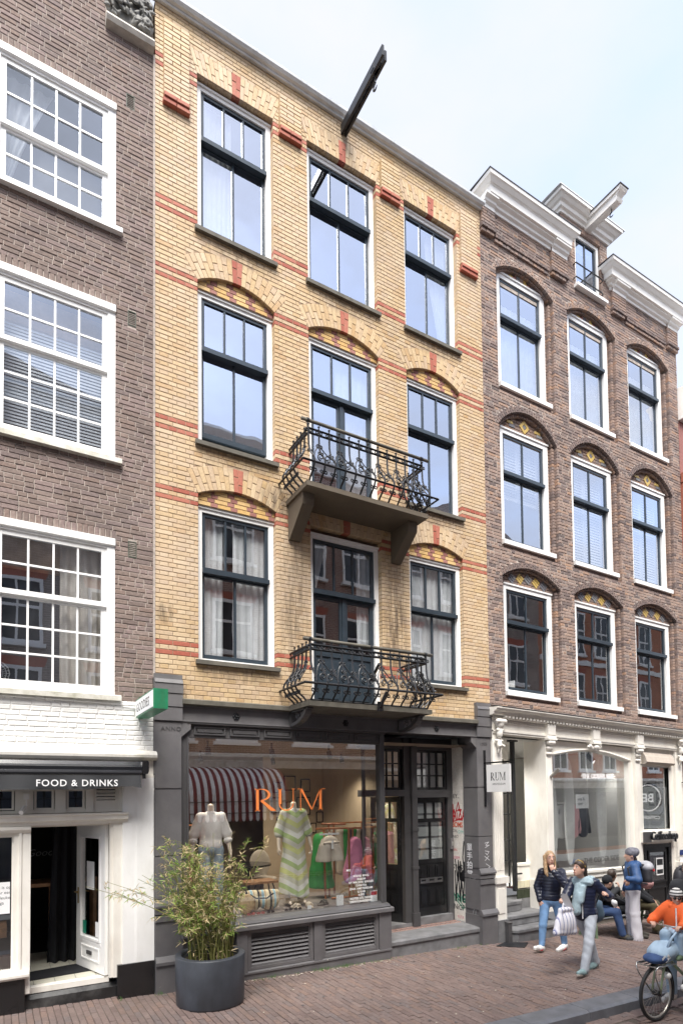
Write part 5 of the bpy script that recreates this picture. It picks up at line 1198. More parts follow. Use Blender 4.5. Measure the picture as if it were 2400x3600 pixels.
mb = MB(); mb.box(RX0, RX1, 1.9, 9, 4.0, 14.5); mb.box(RX0, RX0+.05, .3, 2, 4.2, 14.5); mb.box(RX1-.1, RX1, .1, 2, 3.8, 14.5); mb.box(RX0, RX1, .4, 3, 14.4, 14.55); mb.build('roof', M['grey2'], RH)
WB = thing('white_hoist_beam', 'white boxed hoisting beam with a small hook on the gable of the russet house', 'hoist beam', (11.35, 0, 15.3))
mb = MB(); mb.box(11.26, 11.43, -.80, .1, 15.24, 15.40); mb.extr([(-.80,15.24),(-.83,15.29),(-.80,15.34),(-.90,15.40),(-.80,15.40)], 11.25, 11.44); mb.extr([(.1,15.40),(-.88,15.40),(-.92,15.44),(-.92,15.47),(.1,15.47)], 11.22, 11.47); mb.build('beam', M['cornw'], WB)
mb = MB(); mb.box(11.2, 11.49, -.94, .1, 15.471, 15.485); mb.build('beam_cap', M['grey2'], WB)
mb = MB(); mb.tube([(11.345,-.62,15.25),(11.345,-.62,15.16)]+[(11.345,-.62+.045*math.sin(t),15.115+.045*math.cos(t)) for t in [k*.45 for k in range(10)]], [.012]*10+[.008,.004]); mb.build('hook', M['iron'], WB)
# ---------------- cream shopfront
def S_(name, mk, f, parent=RH, label=None, **k):
    mb = MB(); f(mb); return mb.build(name, M[mk], parent, label=label, **k)
S_('shop_cornice', 'cream', lambda mb: mb.extr([(.2,4.14),(-.16,4.14),(-.20,4.16),(-.21,4.20),(-.27,4.22),(-.30,4.255),(-.30,4.275),(.2,4.30)], 7.98, 14.75))
S_('lead_cover', 'grey2', lambda mb: mb.extr([(.0,4.34),(-.29,4.278),(-.31,4.282),(-.31,4.292),(.0,4.36)], 8.1, 14.75))
S_('architrave', 'cream', lambda mb: (mb.box(8.05, 14.72, -.08, .3, 3.86, 4.14), mb.box(8.05, 14.72, -.10, .2, 3.80, 3.86), mb.box(8.05, 14.72, -.115, .2, 3.835, 3.862)))
dm = MB(); dm.box(-.022, .022, 0, .06, 0, .042); dmesh = dm.mesh('dentil', M['cream'])
for k in range(68): obj('dentil', dmesh, RH, loc=(8.30+k*.0945, -.205, 4.095+RW(8.3+k*.0945, 4.1)))
mb = MB()
for k in range(150): x = 8.25+k*.0425; mb.box(x, x+.024, -.10, -.078, 4.02, 4.06)
tag(mb.build('small_dentils', M['cream'], RH), kind='stuff'); S_('bed_moulding', 'cream', lambda mb: (mb.extr([(.0,4.075),(-.11,4.075),(-.15,4.09),(-.15,4.105),(.0,4.12)], 8.1, 14.72), mb.extr([(.0,4.0),(-.10,4.0),(-.10,4.018),(.0,4.03)], 8.1, 14.72)))
def pil(name, a, b, z0, fl=True, d=-.10, back=.35):
    o = S_(name, 'cream', lambda mb: (mb.box(a, b, d+.02, back, 1.10, 3.80), mb.box(a-.02, b+.06, d-.04, back, .98, 1.10), mb.box(a, b+.02, d, back, .30, .98), mb.box(a+.04, b-.03, d-.012, d+.1, .42, .88)))
    n = 5
    if fl:
        w_ = (b-a)/n
        for k in range(n): S_('flute', 'cream', lambda mb: mb.tube([(a+w_*(k+.5), d+.022, 1.22), (a+w_*(k+.5), d+.022, 3.28)], w_*.32, 6), o)
    return o
p1 = pil('fluted_pilaster', 8.05, 8.29, .3); p4 = pil('fluted_pilaster', 13.95, 14.24, .3)
for c in (8.17, 14.09):
    P = [('e', (c,-.16,3.98), (.10,.07,.10), None, .03), ('c', (c-.09,-.20,4.02), (c+.09,-.20,4.02), .045, .045, .02), ('e', (c,-.15,3.80), (.07,.05,.10), None, .03), ('c', (c-.06,-.16,3.86), (c+.06,-.16,3.86), .03, .03, .02), ('e', (c,-.14,3.58), (.055,.045,.08), None, .03), ('c', (c-.08,-.13,3.66), (c+.08,-.13,3.66), .025, .025, .02), ('e', (c,-.13,3.47), (.03,.03,.05), None, .02)]
    for k in range(5): P.append(('e', (c-.06+.03*k,-.20,3.57-.01*abs(k-2)), (.014,.02,.03), None, .01))
    sdf_mesh('carved_corbel', P, M['cream'], RH, .011)
for c in (9.59, 10.98, 12.50):
    S_('console_block', 'cream', lambda mb: (mb.box(c-.11, c+.11, -.17, .0, 3.86, 4.075), mb.box(c-.13, c+.13, -.19, .0, 3.76, 3.80), mb.extr([(.0,3.80),(-.17,3.80),(-.16,3.86),(.0,3.86)], c-.125, c+.125)))
    sdf_mesh('scroll_console', [('c', (c-.06,-.14,3.71), (c+.06,-.14,3.71), .05, .05, .02), ('c', (c-.045,-.10,3.60), (c+.045,-.10,3.60), .04, .035, .05), ('c', (c-.05,-.09,3.49), (c+.05,-.09,3.49), .03, .03, .03)] if c != 10.98 else [('c', (c-.2,-.10,3.70), (c+.2,-.10,3.70), .03, .03, .02), ('e', (c,-.13,3.70), (.10,.06,.06), None, .03), ('c', (c-.16,-.12,3.72), (c-.10,-.12,3.66), .035, .03, .02), ('c', (c+.16,-.12,3.72), (c+.10,-.12,3.66), .035, .03, .02)], M['cream'], RH, .011)
S_('pilaster', 'cream', lambda mb: (mb.box(9.50, 9.68, -.07, .50, .30, 3.80), mb.box(9.68, 9.75, -.02, .2, .9, 3.55), mb.box(9.52, 9.66, -.082, -.06, 1.3, 3.4), mb.box(9.48, 9.70, -.09, .4, .3, .9)))
S_('pilaster', 'cream', lambda mb: (mb.box(12.42, 12.60, -.07, .40, -.15, 3.80), mb.box(12.27, 12.42, .0, .3, .6, 3.45), mb.box(12.60, 12.73, -.0, .3, -.1, 3.42), mb.box(12.44, 12.58, -.082, -.06, .6, 3.4)))
dw = S_('display_window', 'cream', lambda mb: (mb.box(9.75, 12.30, .0, .10, .50, 1.02), mb.box(9.70, 12.30, -.05, .12, 1.02, 1.07), mb.box(9.75, 12.30, -.03, .1, .86, .90)))
mb = MB(); mb.prism([(9.74,1.06),(12.29,1.06)]+[(9.75+2.52*(14-k)/14, 3.475+.16*math.sin(math.pi*(14-k)/14)) for k in range(15)], .055, .062); mb.build('pane', [M['glass_shop']], dw)
S_('arched_head', 'cream', lambda mb: mb.prism([(9.70,3.78),(9.70,3.46)]+[(9.75+2.52*k/14, 3.47+.16*math.sin(math.pi*k/14)) for k in range(15)]+[(12.42,3.46),(12.42,3.78)], .01, .10), dw)
S_('arch_moulding', 'cream', lambda mb: mb.tube([(9.72+2.58*k/20, .0, 3.48+.165*math.sin(math.pi*k/20)) for k in range(21)], .035, 6), dw)
ew = S_('end_window', 'cream', lambda mb: (mb.box(12.72, 13.86, .0, .12, 3.40, 3.80), mb.frame(12.72, 13.86, 1.83, 3.42, .05, .06, .05, .05, .0, .1), mb.box(13.80, 13.96, -.02, .3, -.2, 3.8), mb.box(12.65, 13.95, -.01, .2, 1.55, 1.84)))
mb = MB(); mb.box(12.77, 13.80, .05, .056, 1.88, 3.37); mb.build('pane', [M['glass_shop']], ew)
M['awnb'] = cloth('beige_canvas', (.50,.44,.38)); S_('rolled_awning', 'awnb', lambda mb: mb.extr([(.0,3.42),(-.10,3.42),(-.14,3.47),(-.10,3.60),(-.04,3.70),(.0,3.70)], 12.75, 13.86), ew)
S_('window_film', 'greyfilm', lambda mb: (mb.box(12.78, 13.79, .06, .062, 1.9, 2.9)), ew)
for r_ in (.46, .43): pass
ribbon([[(13.28+.47*math.cos(k*.2618), 2.62+.47*math.sin(k*.2618)) for k in range(25)]], .03, 'film_print', 'roundel', ew, lambda u, v, o: (u, .0585-o, v))
text('B', .5, (13.34, .0582, 2.44), M['film_print'], 'roundel_letter', ew, ext=.0003, bold=.004); text('E', .5, (13.30, .0582, 2.44), M['film_print'], 'roundel_letter', ew, ext=.0003, align='RIGHT', bold=.004)
text('COFFEESHOP', .12, (12.86, .0582, 1.98), M['film_print'], 'window_lettering', ew, ext=.0003)
cs = S_('sign_board', 'cream', lambda mb: mb.box(12.52, 13.86, -.13, -.01, 1.60, 1.84))
S_('sign_backing', 'grey2', lambda mb: mb.box(12.53, 12.80, -.16, -.128, 1.60, 1.84), cs); text('Coffeeshop', .27, (12.74, -.19, 1.66), M['iron'], 'sign_lettering', cs, ext=.02, bold=.005, sx=.82)
dr = S_('black_door', 'black', lambda mb: (mb.frame(12.74, 13.80, -.22, 1.56, .10, .10, .1, .10, -.01, .1), mb.box(12.84, 13.70, .03, .08, -.2, 1.46), mb.frame(12.92, 13.62, .55, 1.40, .05, .05, .05, .05, .0, .05), mb.frame(12.92, 13.62, -.1, .45, .04, .04, .04, .04, .01, .05)))
mb = MB(); mb.box(12.97, 13.57, .02, .026, .6, 1.35); mb.build('pane', [M['glass_shop']], dr); S_('door_poster', 'white_print', lambda mb: mb.box(13.20, 13.47, -.005, .0, .72, 1.22), dr); S_('poster_band', 'iron', lambda mb: (mb.box(13.22, 13.45, -.0065, -.005, 1.05, 1.19), mb.box(13.22, 13.45, -.0065, -.005, .75, .85)), dr)
for k, mk in enumerate(('navy_print', 'white_print', 'white_print', 'white_print')):
    stk = S_('sticker', mk, lambda mb: mb.box(13.98, 14.13, -.106, -.104, 1.26-k*.17, 1.38-k*.17))
    if k == 2: text('f', .12, (14.05, -.1065, 1.26-k*.17+.02), M['navy_print'], 'sticker_mark', stk, ext=.0003, align='CENTER', bold=.002)
    if k == 3: S_('sticker_mark', 'green_marker', lambda mb: mb.prism([(13.99,.76),(14.12,.76),(14.12,.85)], -.1075, -.106), stk)
# black round coffeeshop sign at the right end
RS_ = thing('round_sign', 'round black and white sign over a black plate reading COFFEESHOP at the right edge', 'sign', (14.15, -.1, 2.4))
mb = MB(); mb.tube([(14.15,-.65,2.50),(14.21,-.65,2.50)], .36, 24); mb.build('disc', M['black'], RS_)
mb = MB(); n_ = 28
for k in range(n_):
    t0, t1 = 6.2832*k/n_, 6.2832*(k+1)/n_; mb.poly([(14.147,-.65+r_*math.cos(t),2.50+r_*math.sin(t)) for t, r_ in ((t0,.34),(t1,.34),(t1,.31),(t0,.31))])
mb.build('white_ring', M['white_print'], RS_); text('BE', .30, (14.147,-.65,2.40), M['white_print'], parent=RS_, rot=(90,0,-90), ext=.0004, align='CENTER', bold=.006)
S_('plate', 'black', lambda mb: mb.box(14.15, 14.19, -.98, -.28, 1.93, 2.10), RS_); text('COFFEESHOP', .11, (14.148,-.63,1.975), M['white_print'], parent=RS_, rot=(90,0,-90), ext=.0004, align='CENTER', sx=.85, bold=.002); S_('sign_arm', 'black', lambda mb: (mb.box(14.16,14.18,-.7,.0,2.86,2.88)), RS_)
PB = thing('pole_bracket', 'clear plastic flagpole socket on the pilaster left of the cream display window', 'flagpole holder', (9.6, -.08, 3.0)); mb = MB(); mb.tube([(9.62,-.07,2.98),(9.66,-.26,3.13)], .035, 10); mb.build('socket', M['chrome'], PB)
# entrance stair
ST = S_('entrance_ceiling', 'cream', lambda mb: (mb.box(8.25, 9.55, .0, 1.6, 3.79, 3.83)))
S_('side_wall', 'cream', lambda mb: (mb.box(8.09, 8.14, .0, 6, -.1, 3.8)))
S_('entrance_arch', 'cream', lambda mb: (mb.prism([(8.35,3.80),(8.35,3.35)]+[(8.42+1.05*k/10, 3.42+.12*math.sin(math.pi*k/10)) for k in range(11)]+[(9.55,3.35),(9.55,3.80)], .98, 1.04)))
sw2 = S_('side_window', 'cream', lambda mb: (mb.box(9.12, 9.52, .42, .50, .86, 1.22), mb.box(9.10, 9.52, .40, .52, 1.20, 1.25), mb.box(9.10, 9.16, .98, 1.04, .8, 3.6)))
M['tile_cr'] = mat('cream_glazed_tile', (.66,.62,.45), .2, .06, 5, 0); M['tile_gr'] = mat('dark_green_tile', (.03,.04,.02), .2, .2, 5, 0)
for k in range(4): S_('wall_tile', 'tile_cr', lambda mb: mb.box(9.13+k*.10, 9.225+k*.10, .408, .425, .88-.2+.05, .92-.05), sw2); S_('wall_tile', 'tile_gr', lambda mb: mb.box(9.13+k*.10, 9.225+k*.10, .408, .425, .52, .70), sw2)
S_('stair_side', 'bluestone', lambda mb: mb.box(9.10, 9.5, .41, .8, -.1, .52))
steps_ = thing('stone_steps', 'four worn grey stone steps with curved fronts climbing to the cream shop entrance', 'steps', (8.75, -.2, -.13))
for k, (zt, x1, yf) in enumerate(((.115, 9.72, -.28), (.315, 9.62, -.02), (.515, 9.30, .24), (.735, 9.02, .50))):
    mb = MB(); zb = zt-.19 if k else -.2; c_ = .16
    pl = [(8.30, yf), (x1-.35, yf)]+[(x1-.35+.35*math.sin(t), yf+.35*(1-math.cos(t))) for t in [j*math.pi/12 for j in range(1, 7)]]+[(x1, .9), (8.30, .9)]
    if k == 0: pl = [(8.30, yf+.10), (8.42, yf)]+pl[1:]
    n = len(pl); v = []
    ctr = (8.7, .6)
    for o, z in ((.03, zb), (.03, zt-.07), (.0, zt-.06), (.0, zt-.015), (.015, zt)): v += [(x+(ctr[0]-x)*o, y+(ctr[1]-y)*o, z) for x, y in pl]
    f = [tuple(range(4*n, 5*n))]+[(r*n+i, r*n+(i+1) % n, (r+1)*n+(i+1) % n, (r+1)*n+i) for r in range(4) for i in range(n)]
    mb.raw(v, f); mb.build('step', M['bluestone'], steps_)
mb = MB(); mb.box(8.05, 8.32, -.14, .2, -.2, .30); mb.build('stone_plinth', M['bluestone'], RH)
GB = thing('boot_scraper_post', 'short grey iron post standing against the stone plinth left of the steps', 'post', (8.24, -.2, -.1)); mb = MB(); mb.box(8.20, 8.29, -.24, -.16, -.15, .24); mb.extr([(-.24,.24),(-.25,.26),(-.15,.28),(-.16,.24)], 8.19, 8.30); mb.build('post_body', M['grey2'], GB)
# folding iron gate
GT = thing('iron_gate', 'tall black iron post and folded bar gate at the cream shop entrance', 'gate', (8.98, .3, .74))
S_('gate_post', 'iron', lambda mb: (mb.box(8.96, 9.03, .30, .37, .70, 3.74), mb.box(8.90, 9.10, .28, .39, 3.70, 3.75), mb.box(8.97, 9.2, .33, .36, 1.02, 1.05)), GT)
for k in range(5): y = .42+k*.13; x = 8.93-k*.03; S_('gate_bar', 'iron', lambda mb: mb.box(x-.014, x+.014, y-.014, y+.014, .78, 2.76), GT)
for z in (2.66, 2.24, 1.72, 1.30): S_('gate_rail', 'iron', lambda mb: mb.tube([(8.94,.38,z),(8.79,1.0,z)], .016, 5), GT)
# shop interior
M['shopwall'] = mat('pale_shop_wall', (.62,.61,.58), .8, .03, 2, 0)
S_('interior_room', 'shopwall', lambda mb: [mb.poly(p) for p in ([(8.14,5.2,.7),(12.3,5.2,.7),(12.3,5.2,3.75),(8.14,5.2,3.75)], [(12.6,.2,.7),(12.6,5.2,.7),(12.6,5.2,3.75),(12.6,.2,3.75)], [(8.14,.1,3.76),(12.6,.1,3.76),(12.6,5.2,3.76),(8.14,5.2,3.76)], [(8.14,.9,.73),(12.6,.1,.73),(12.6,5.2,.73),(8.14,5.2,.73)])], recalc=False)
S_('interior_room', 'room', lambda mb: [mb.poly(p) for p in ([(12.65,2,-.2),(14.0,2,-.2),(14.0,2,3.6),(12.65,2,3.6)], [(13.95,.1,-.2),(13.95,2,-.2),(13.95,2,3.6),(13.95,.1,3.6)], [(12.65,.1,3.6),(14,.1,3.6),(14,2,3.6),(12.65,2,3.6)])], recalc=False)
mb = MB(); mb.box(9.75, 12.3, .12, 1.0, .5, 1.0); mb.build('display_floor', M['shopwall'], RH)
# apply the settlement of the old house
done = set()
def sag(o):
    if o.type == 'MESH' and o.data.name not in done and o.location.length < 1e-6 and not o.name.startswith('brickwork'):
        done.add(o.data.name); me = o.data; n = len(me.vertices); co = np.empty(n*3); me.vertices.foreach_get('co', co); co = co.reshape(-1, 3)
        co[:, 2] += np.array([RW(x, z) if z > .9 else 0 for x, z in co[:, (0, 2)]]); me.vertices.foreach_set('co', co.ravel()); me.update()
    for ch in o.children: sag(ch)
sag(RH)
# ------------------------------------------------------------------ ground
def gz(x, y=0): return .10-.026*x
M['paver'] = brickmat('brown_paving_brick', [(.175,.13,.117),(.195,.143,.128),(.155,.113,.102),(.215,.162,.145),(.18,.13,.115),(.165,.133,.126),(.20,.14,.118)], .75, .7, (.10,.082,.074), .9, .5, 40, (1,1,1), .15)
M['joint'] = mat('sandy_joint', (.10,.082,.068), .95, .3, 9, .4, 60)
M['kerb'] = mat('blue_grey_kerb', (.125,.13,.145), .45, .25, 5, .2, 50, dirt=.4, dcol=(.22,.22,.23), dsc=4, dst=(1,1,1))
def sheet(name, x0, x1, y0, y1, dz, mk, nx=1):
    mb = MB(); mb.poly([(x0,y0,gz(x0)+dz),(x1,y0,gz(x1)+dz),(x1,y1,gz(x1)+dz),(x0,y1,gz(x0)+dz)]); return tag(mb.build(name, M[mk], recalc=False), kind='structure')
M['earth'] = mat('asphalt_ground', (.05,.05,.05), .95)
mb = MB(); mb.poly([(-150,-150,-6),(150,-150,-6),(150,150,-6),(-150,150,-6)]); tag(mb.build('ground', M['earth'], recalc=False), kind='structure')
PV = sheet('pavement', -8, 40, -3.02, .5, -.012, 'joint'); RD = sheet('road', -8, 40, -7.0, -3.30, -.135, 'joint'); sheet('far_pavement', -8, 40, -10.4, -7.0, -.03, 'paver')
def pavers(parent, cells, dz, n=300):
    """cells: (x,y,w along x,l along y)"""
    def area(c):
        x, y, z = proj((c[0], c[1], gz(c[0]))); return -1 if not (0 < x < 2400 and 0 < y < 3600) else 1/z**3
    cells = sorted(cells, key=area, reverse=True); cache = {}
    st = MB()
    def geo(w_, l_): return Bricks.geo([(-w_/2,-l_/2),(w_/2,-l_/2),(w_/2,l_/2),(-w_/2,l_/2)], .05, .004)
    for k, (x, y, w_, l_) in enumerate(cells):
        v, f = geo(round(w_,3), round(l_,3)); h_ = gz(x)+dz+random.uniform(-.004,.004)+.006*math.sin(x*1.7+y*2.3)*math.sin(y*1.9-x*.8); tx = random.uniform(-.02,.02); ty = random.uniform(-.02,.02)
        V_ = [(a, c, -b-.026*a+tx*a+ty*c) for a, b, c in v]
        if k < n:
            key = (round(w_,2), round(l_,2), k % 5)
            if key not in cache: mb = MB(); mb.raw(V_, f); cache[key] = mb.mesh('brick', M['paver'])
            obj('brick', cache[key], parent, loc=(x, y, h_))
        else: st.raw([(a+x, b+y, c+h_) for a, b, c in V_], f)
    tag(st.build('brickwork', M['paver'], parent, recalc=False), kind='stuff')
cells = []; W_, L_ = .0755, .214
for i in range(int(15.6/W_)):
    x = -.2+i*W_; off = (L_/2 if i % 2 else 0)+random.uniform(-.012,.012)
    y = -3.0-off
    while y < .05:
        a, b = max(y, -3.0), min(y+L_, .12 if x < 5.7 or x > 7.7 else .02)
        if b-a > .04: cells.append((x+W_/2, (a+b)/2, W_-.006, b-a-.006))
        y += L_
pavers(PV, cells, 0)
# kerb of long stones
KB = MB(); KB.poly([(-8,-3.3,-.4),(40,-3.3,-1.3),(40,-3.03,-1.3),(-8,-3.03,-.3)]); KB = tag(KB.build('kerb', M['kerb'], recalc=False), kind='structure')
x = -3.2+.62
for k in range(17):
    a, b = x+.004, x+1.0-.004; mb = MB(); v = []
    for xx in (a, b): v += [(xx,-3.0,gz(xx)-.2),(xx,-3.0,gz(xx)+.004),(xx,-3.27,gz(xx)+.004),(xx,-3.315,gz(xx)-.02),(xx,-3.335,gz(xx)-.22)]
    mb.raw(v, [(0,1,6,5),(1,2,7,6),(2,3,8,7),(3,4,9,8),(0,4,3,2,1),(5,6,7,8,9)]); mb.build('kerb_stone', M['kerb'], KB); x += 1.0
# road: a flat channel row, then herringbone
cells = []
for i in range(40): cells.append((2.1+i*.21+.1, -3.39, .204, .074)); cells.append((2.0+i*.21+.1, -3.468, .204, .074))
w_, l_ = .0755, .2265
for i in range(-10, 90):
    for j in range(-6, 30):
        # axis-aligned herringbone with 3:1 bricks
        bx = 2.0+(i)*w_; by = -3.55-(j)*w_
        if (i+j) % 6 == 0: cells.append((bx+l_/2, by-w_/2, l_-.006, w_-.006))
        if (i+j) % 6 == 3: cells.append((bx+w_/2, by-l_/2+0*w_, w_-.006, l_-.006))
cells = [c for c in cells if 1.9 < c[0] < 9.6 and -6.0 < c[1] < -3.34]
# keep bricks clear of the channel rows
cells = [c for c in cells if c[1] > -3.5 or c[1]+c[3]/2 < -3.507]
pavers(RD, cells, -.122, 300)
# grass in the joints along the facade, and litter
M['grass'] = mat('grass', (.07,.17,.03), .7, .3, 30, 0)
mb = MB(); rg = random.Random(11)
for cx, n, sp in ((3.52,26,.10),(4.35,70,.20),(4.75,70,.22),(5.35,22,.2),(5.0,40,.35),(3.9,10,.2),(5.75,14,.25),(6.3,10,.5),(7.2,34,.25),(7.65,14,.1),(3.3,12,.15),(1.9,12,.06),(1.4,8,.08)):
    for k in range(n):
        x = cx+rg.gauss(0, sp*.5); y = -.135-abs(rg.gauss(0, .035))-(.0 if x < 5.7 else -.05); a = rg.random()*6.28; h_ = rg.uniform(.015,.06); d = rg.uniform(.01,.03); z = gz(x)
        mb.raw([(x-.003*math.sin(a),y+.003*math.cos(a),z),(x+.003*math.sin(a),y-.003*math.cos(a),z),(x+d*math.cos(a)*.5,y+d*math.sin(a)*.5,z+h_*.7),(x+d*math.cos(a),y+d*math.sin(a)*.8,z+h_)], [(0,1,2),(2,1,3),(0,2,3)])
tag(mb.build('grass', M['grass'], recalc=False), kind='stuff', label='tufts of grass growing along the foot of the grey shopfront')
M['litter'] = mat('pale_litter', (.60,.55,.45), .8, .2, 9, 0); mb = MB()
for k in range(130):
    x, y = rg.uniform(1.5, 9.5), rg.uniform(-3.9, -.1); 
    if k > 60: x, y = rg.uniform(3.0, 5.6), -.15-abs(rg.gauss(0,.05))
    if -3.34 < y < -2.95: continue
    z = gz(x)+.004-(.118 if y < -3.3 else 0); s_ = rg.uniform(.004,.012); a = rg.random()*3
    mb.raw([(x+s_*1.6*math.cos(a+t), y+s_*math.sin(a+t), z+.003) for t in (0,1.6,3.1,4.7)]+[(x,y,z+.007)], [(0,1,4),(1,2,4),(2,3,4),(3,0,4)])
gm = MB()
for k in range(46):
    x, y = rg.uniform(2.6, 9.5), rg.uniform(-2.9, -.3); s_ = rg.uniform(.008, .02); z = gz(x)+.010; gm.raw([(x+s_*math.cos(j*.785)*rg.uniform(.8,1.2), y+s_*math.sin(j*.785), z) for j in range(8)]+[(x, y, z+.003)], [(j, (j+1) % 8, 8) for j in range(8)])
M['gum'] = mat('grey_gum', (.11,.10,.10), .8); tag(gm.build('chewing_gum', M['gum'], recalc=False), kind='stuff', label='flattened spots of chewing gum on the pavement')
tag(mb.build('litter', M['litter'], recalc=False), kind='stuff', label='small pale specks of litter scattered over the paving')
for k, (x, y, a, lb) in enumerate(((5.72,-3.40,.3,'dry curled leaf lying in the gutter beside the kerb, nearest the pavement corner'),(6.28,-3.42,1.2,'brown leaf in the gutter close to the bicycle wheel'),(5.2,-3.36,2.,'reddish leaf lying against the kerb stone at the bottom edge'))):
    mb = MB(); z = gz(x)-.115; mb.raw([(x+.05*math.cos(a)*u-.012*v*math.sin(a), y+.05*math.sin(a)*u+.012*v*math.cos(a), z+.004+.012*abs(v)+.008*u*u) for u in (-1,-.4,.3,1) for v in (-(1-abs(u)*.9), 0, (1-abs(u)*.9))], [(r*3+c, r*3+c+1, r*3+c+4, r*3+c+3) for r in range(3) for c in range(2)])
    tag(mb.build('fallen_leaf', M['wood'] if k else M['litter'], recalc=False), lb, 'leaf', 'leaves in the gutter')
DM = thing('drain_mat', 'dark grating mat let into the pavement in front of the right grey pilaster', 'grating', (8.1, -.42, gz(8.1))); mb = MB(); v = [(7.82,-.30),(8.20,-.62),(8.55,-.38),(8.16,-.16)]
mb.raw([(x,y,gz(x)+.003) for x, y in v]+[(x,y,gz(x)+.012) for x, y in v], [(4,5,6,7),(0,1,5,4),(1,2,6,5),(2,3,7,6),(3,0,4,7)]); mb.build('frame', M['iron'], DM)
# ------------------------------------------------------------------ the far side of the street (seen as reflections in the glass)
def bricktex(name, c1, c2, mo, sc=1.0):
    m, nt, b = nodes(name); g = nt.nodes.new('ShaderNodeNewGeometry'); sx = nt.nodes.new('ShaderNodeSeparateXYZ'); cb = nt.nodes.new('ShaderNodeCombineXYZ'); nt.links.new(g.outputs['Position'], sx.inputs[0])
    nt.links.new(sx.outputs['X'], cb.inputs[0]); nt.links.new(sx.outputs['Z'], cb.inputs[1])
    t = nt.nodes.new('ShaderNodeTexBrick'); t.inputs['Color1'].default_value = c1+(1,); t.inputs['Color2'].default_value = c2+(1,); t.inputs['Mortar'].default_value = mo+(1,)
    t.inputs['Scale'].default_value = 1; t.inputs['Brick Width'].default_value = .22; t.inputs['Row Height'].default_value = .065; t.inputs['Mortar Size'].default_value = .007
    nt.links.new(cb.outputs[0], t.inputs[0]); c = mixc(nt, t.outputs[0], ramp(nt, noise(nt, 1.5, 5), [(.3, .75), (.7, 1.15)]), 1, 'MULTIPLY'); nt.links.new(c, b.inputs['Base Color']); b.inputs['Roughness'].default_value = .85; return m
M['ob1'] = bricktex('far_brown_brick', (.30,.16,.125), (.22,.115,.095), (.60,.53,.46)); M['ob2'] = bricktex('far_red_brick', (.55,.20,.11), (.48,.17,.10), (.42,.3,.22)); M['ob3'] = bricktex('far_grey_brick', (.32,.26,.23), (.26,.21,.19), (.5,.45,.4))
M['dkglass'] = mat('dark_window', (.05,.055,.065), .08, .1, 2, 0)
OY = -10.35
def far_house(x0, x1, z1, mk, cols, rws, label, shopz=3.7, gable=0):
    t = thing('far_house', label, 'house', ((x0+x1)/2, OY, 0)); y = OY
    mb = MB(); P = [(x0, -.2), (x1, -.2), (x1, z1)]+([((x0+x1)/2, z1+gable)] if gable else [])+[(x0, z1)]; mb.prism(P, y-5, y)
    mb.build('wall', M[mk], t)
    mb = MB(); mb.extr([(y+.02,z1-.35),(y+.12,z1-.35),(y+.2,z1-.15),(y+.38,z1-.05),(y+.38,z1+.05),(y+.02,z1+.08)], x0, x1); mb.build('cornice', M['white'], t)
    for (a, b) in cols:
        for (c, d) in rws:
            mb = MB(); mb.frame(a, b, c, d, .09, .09, .09, .1, y-.02, y+.05); mb.box(a+.08, b-.08, y+.0, y+.045, (c+d)/2+.1, (c+d)/2+.18); mb.box((a+b)/2-.03, (a+b)/2+.03, y, y+.04, c, d); win = mb.build('window', M['white'], t)
            mb = MB(); mb.box(a+.08, b-.08, y-.02, y+.02, c+.08, d-.08); mb.build('pane', M['dkglass'], win)
            mb = MB(); mb.box(a-.08, b+.08, y-.02, y+.14, c-.10, c); mb.build('sill', M['white'], win)
            mb = MB(); mb.prism([(a-.06,d+.01),(b+.06,d+.01),(b+.14,d+.26),(a-.14,d+.26)], y-.02, y+.012); mb.build('lintel', M['red'], win)
    mb = MB(); mb.box(x0+.15, x1-.15, y-.02, y+.10, .0, shopz-.35); mb.build('shopfront', M['grey2'], t)
    mb = MB(); mb.extr([(y+.02,shopz-.35),(y+.12,shopz-.35),(y+.22,shopz-.1),(y+.34,shopz),(y+.34,shopz+.08),(y+.02,shopz+.14)], x0, x1); mb.build('shop_fascia', M['mossy'], t)
    n = max(2, int((x1-x0)/2.2))
    for k in range(n): a = x0+.3+(x1-x0-.5)*k/n; mb = MB(); mb.box(a, a+(x1-x0)/n-.35, y+.02, y+.115, .5, shopz-.55); mb.build('shop_glass', M['dkglass'], t)
    return t
F0 = far_house(-7.5, 4.2, 14.3, 'ob3', [(-5.5,-4.2),(-2.9,-1.6),(-.2,1.1),(2.3,3.5)], [(4.6,6.4),(7.05,8.9),(10.2,12.0)], 'brown house across the street reflected in the left windows', 3.7, 1.4)
F1 = far_house(4.2, 13.2, 14.85, 'ob1', [(4.3,5.45),(6.15,7.6),(8.95,10.4),(11.15,12.6)], [(4.45,6.4),(7.5,9.3),(10.6,12.6)], 'dark brick house across the street with white sash windows, reflected in the shop glass', 3.95)
F2 = far_house(13.2, 21.8, 13.6, 'ob3', [(13.8,14.9),(15.8,16.9),(17.8,18.9),(19.8,20.9)], [(4.7,6.6),(7.6,9.4),(10.6,12.4)], 'narrow grey house across the street reflected in the russet house windows', 3.6, 1.8)
F3 = far_house(21.8, 32, 13.0, 'ob2', [(22.2,23.2),(24,25),(25.8,26.8),(27.6,28.6),(29.4,30.4)], [(3.7,5.5),(6.5,8.5),(9.4,11.5)], 'orange-red brick house across the street reflected in the cream shop window', 3.2)
for z in (5.95, 8.9): MB().box(21.85, 31.9, OY-.02, OY+.07, z, z+.22).build('string_band', M['white'], F3)
AW2 = thing('striped_awning', 'round-topped awning with maroon and white stripes across the street, mirrored in the display window', 'awning', (6.2, OY, 3.6))
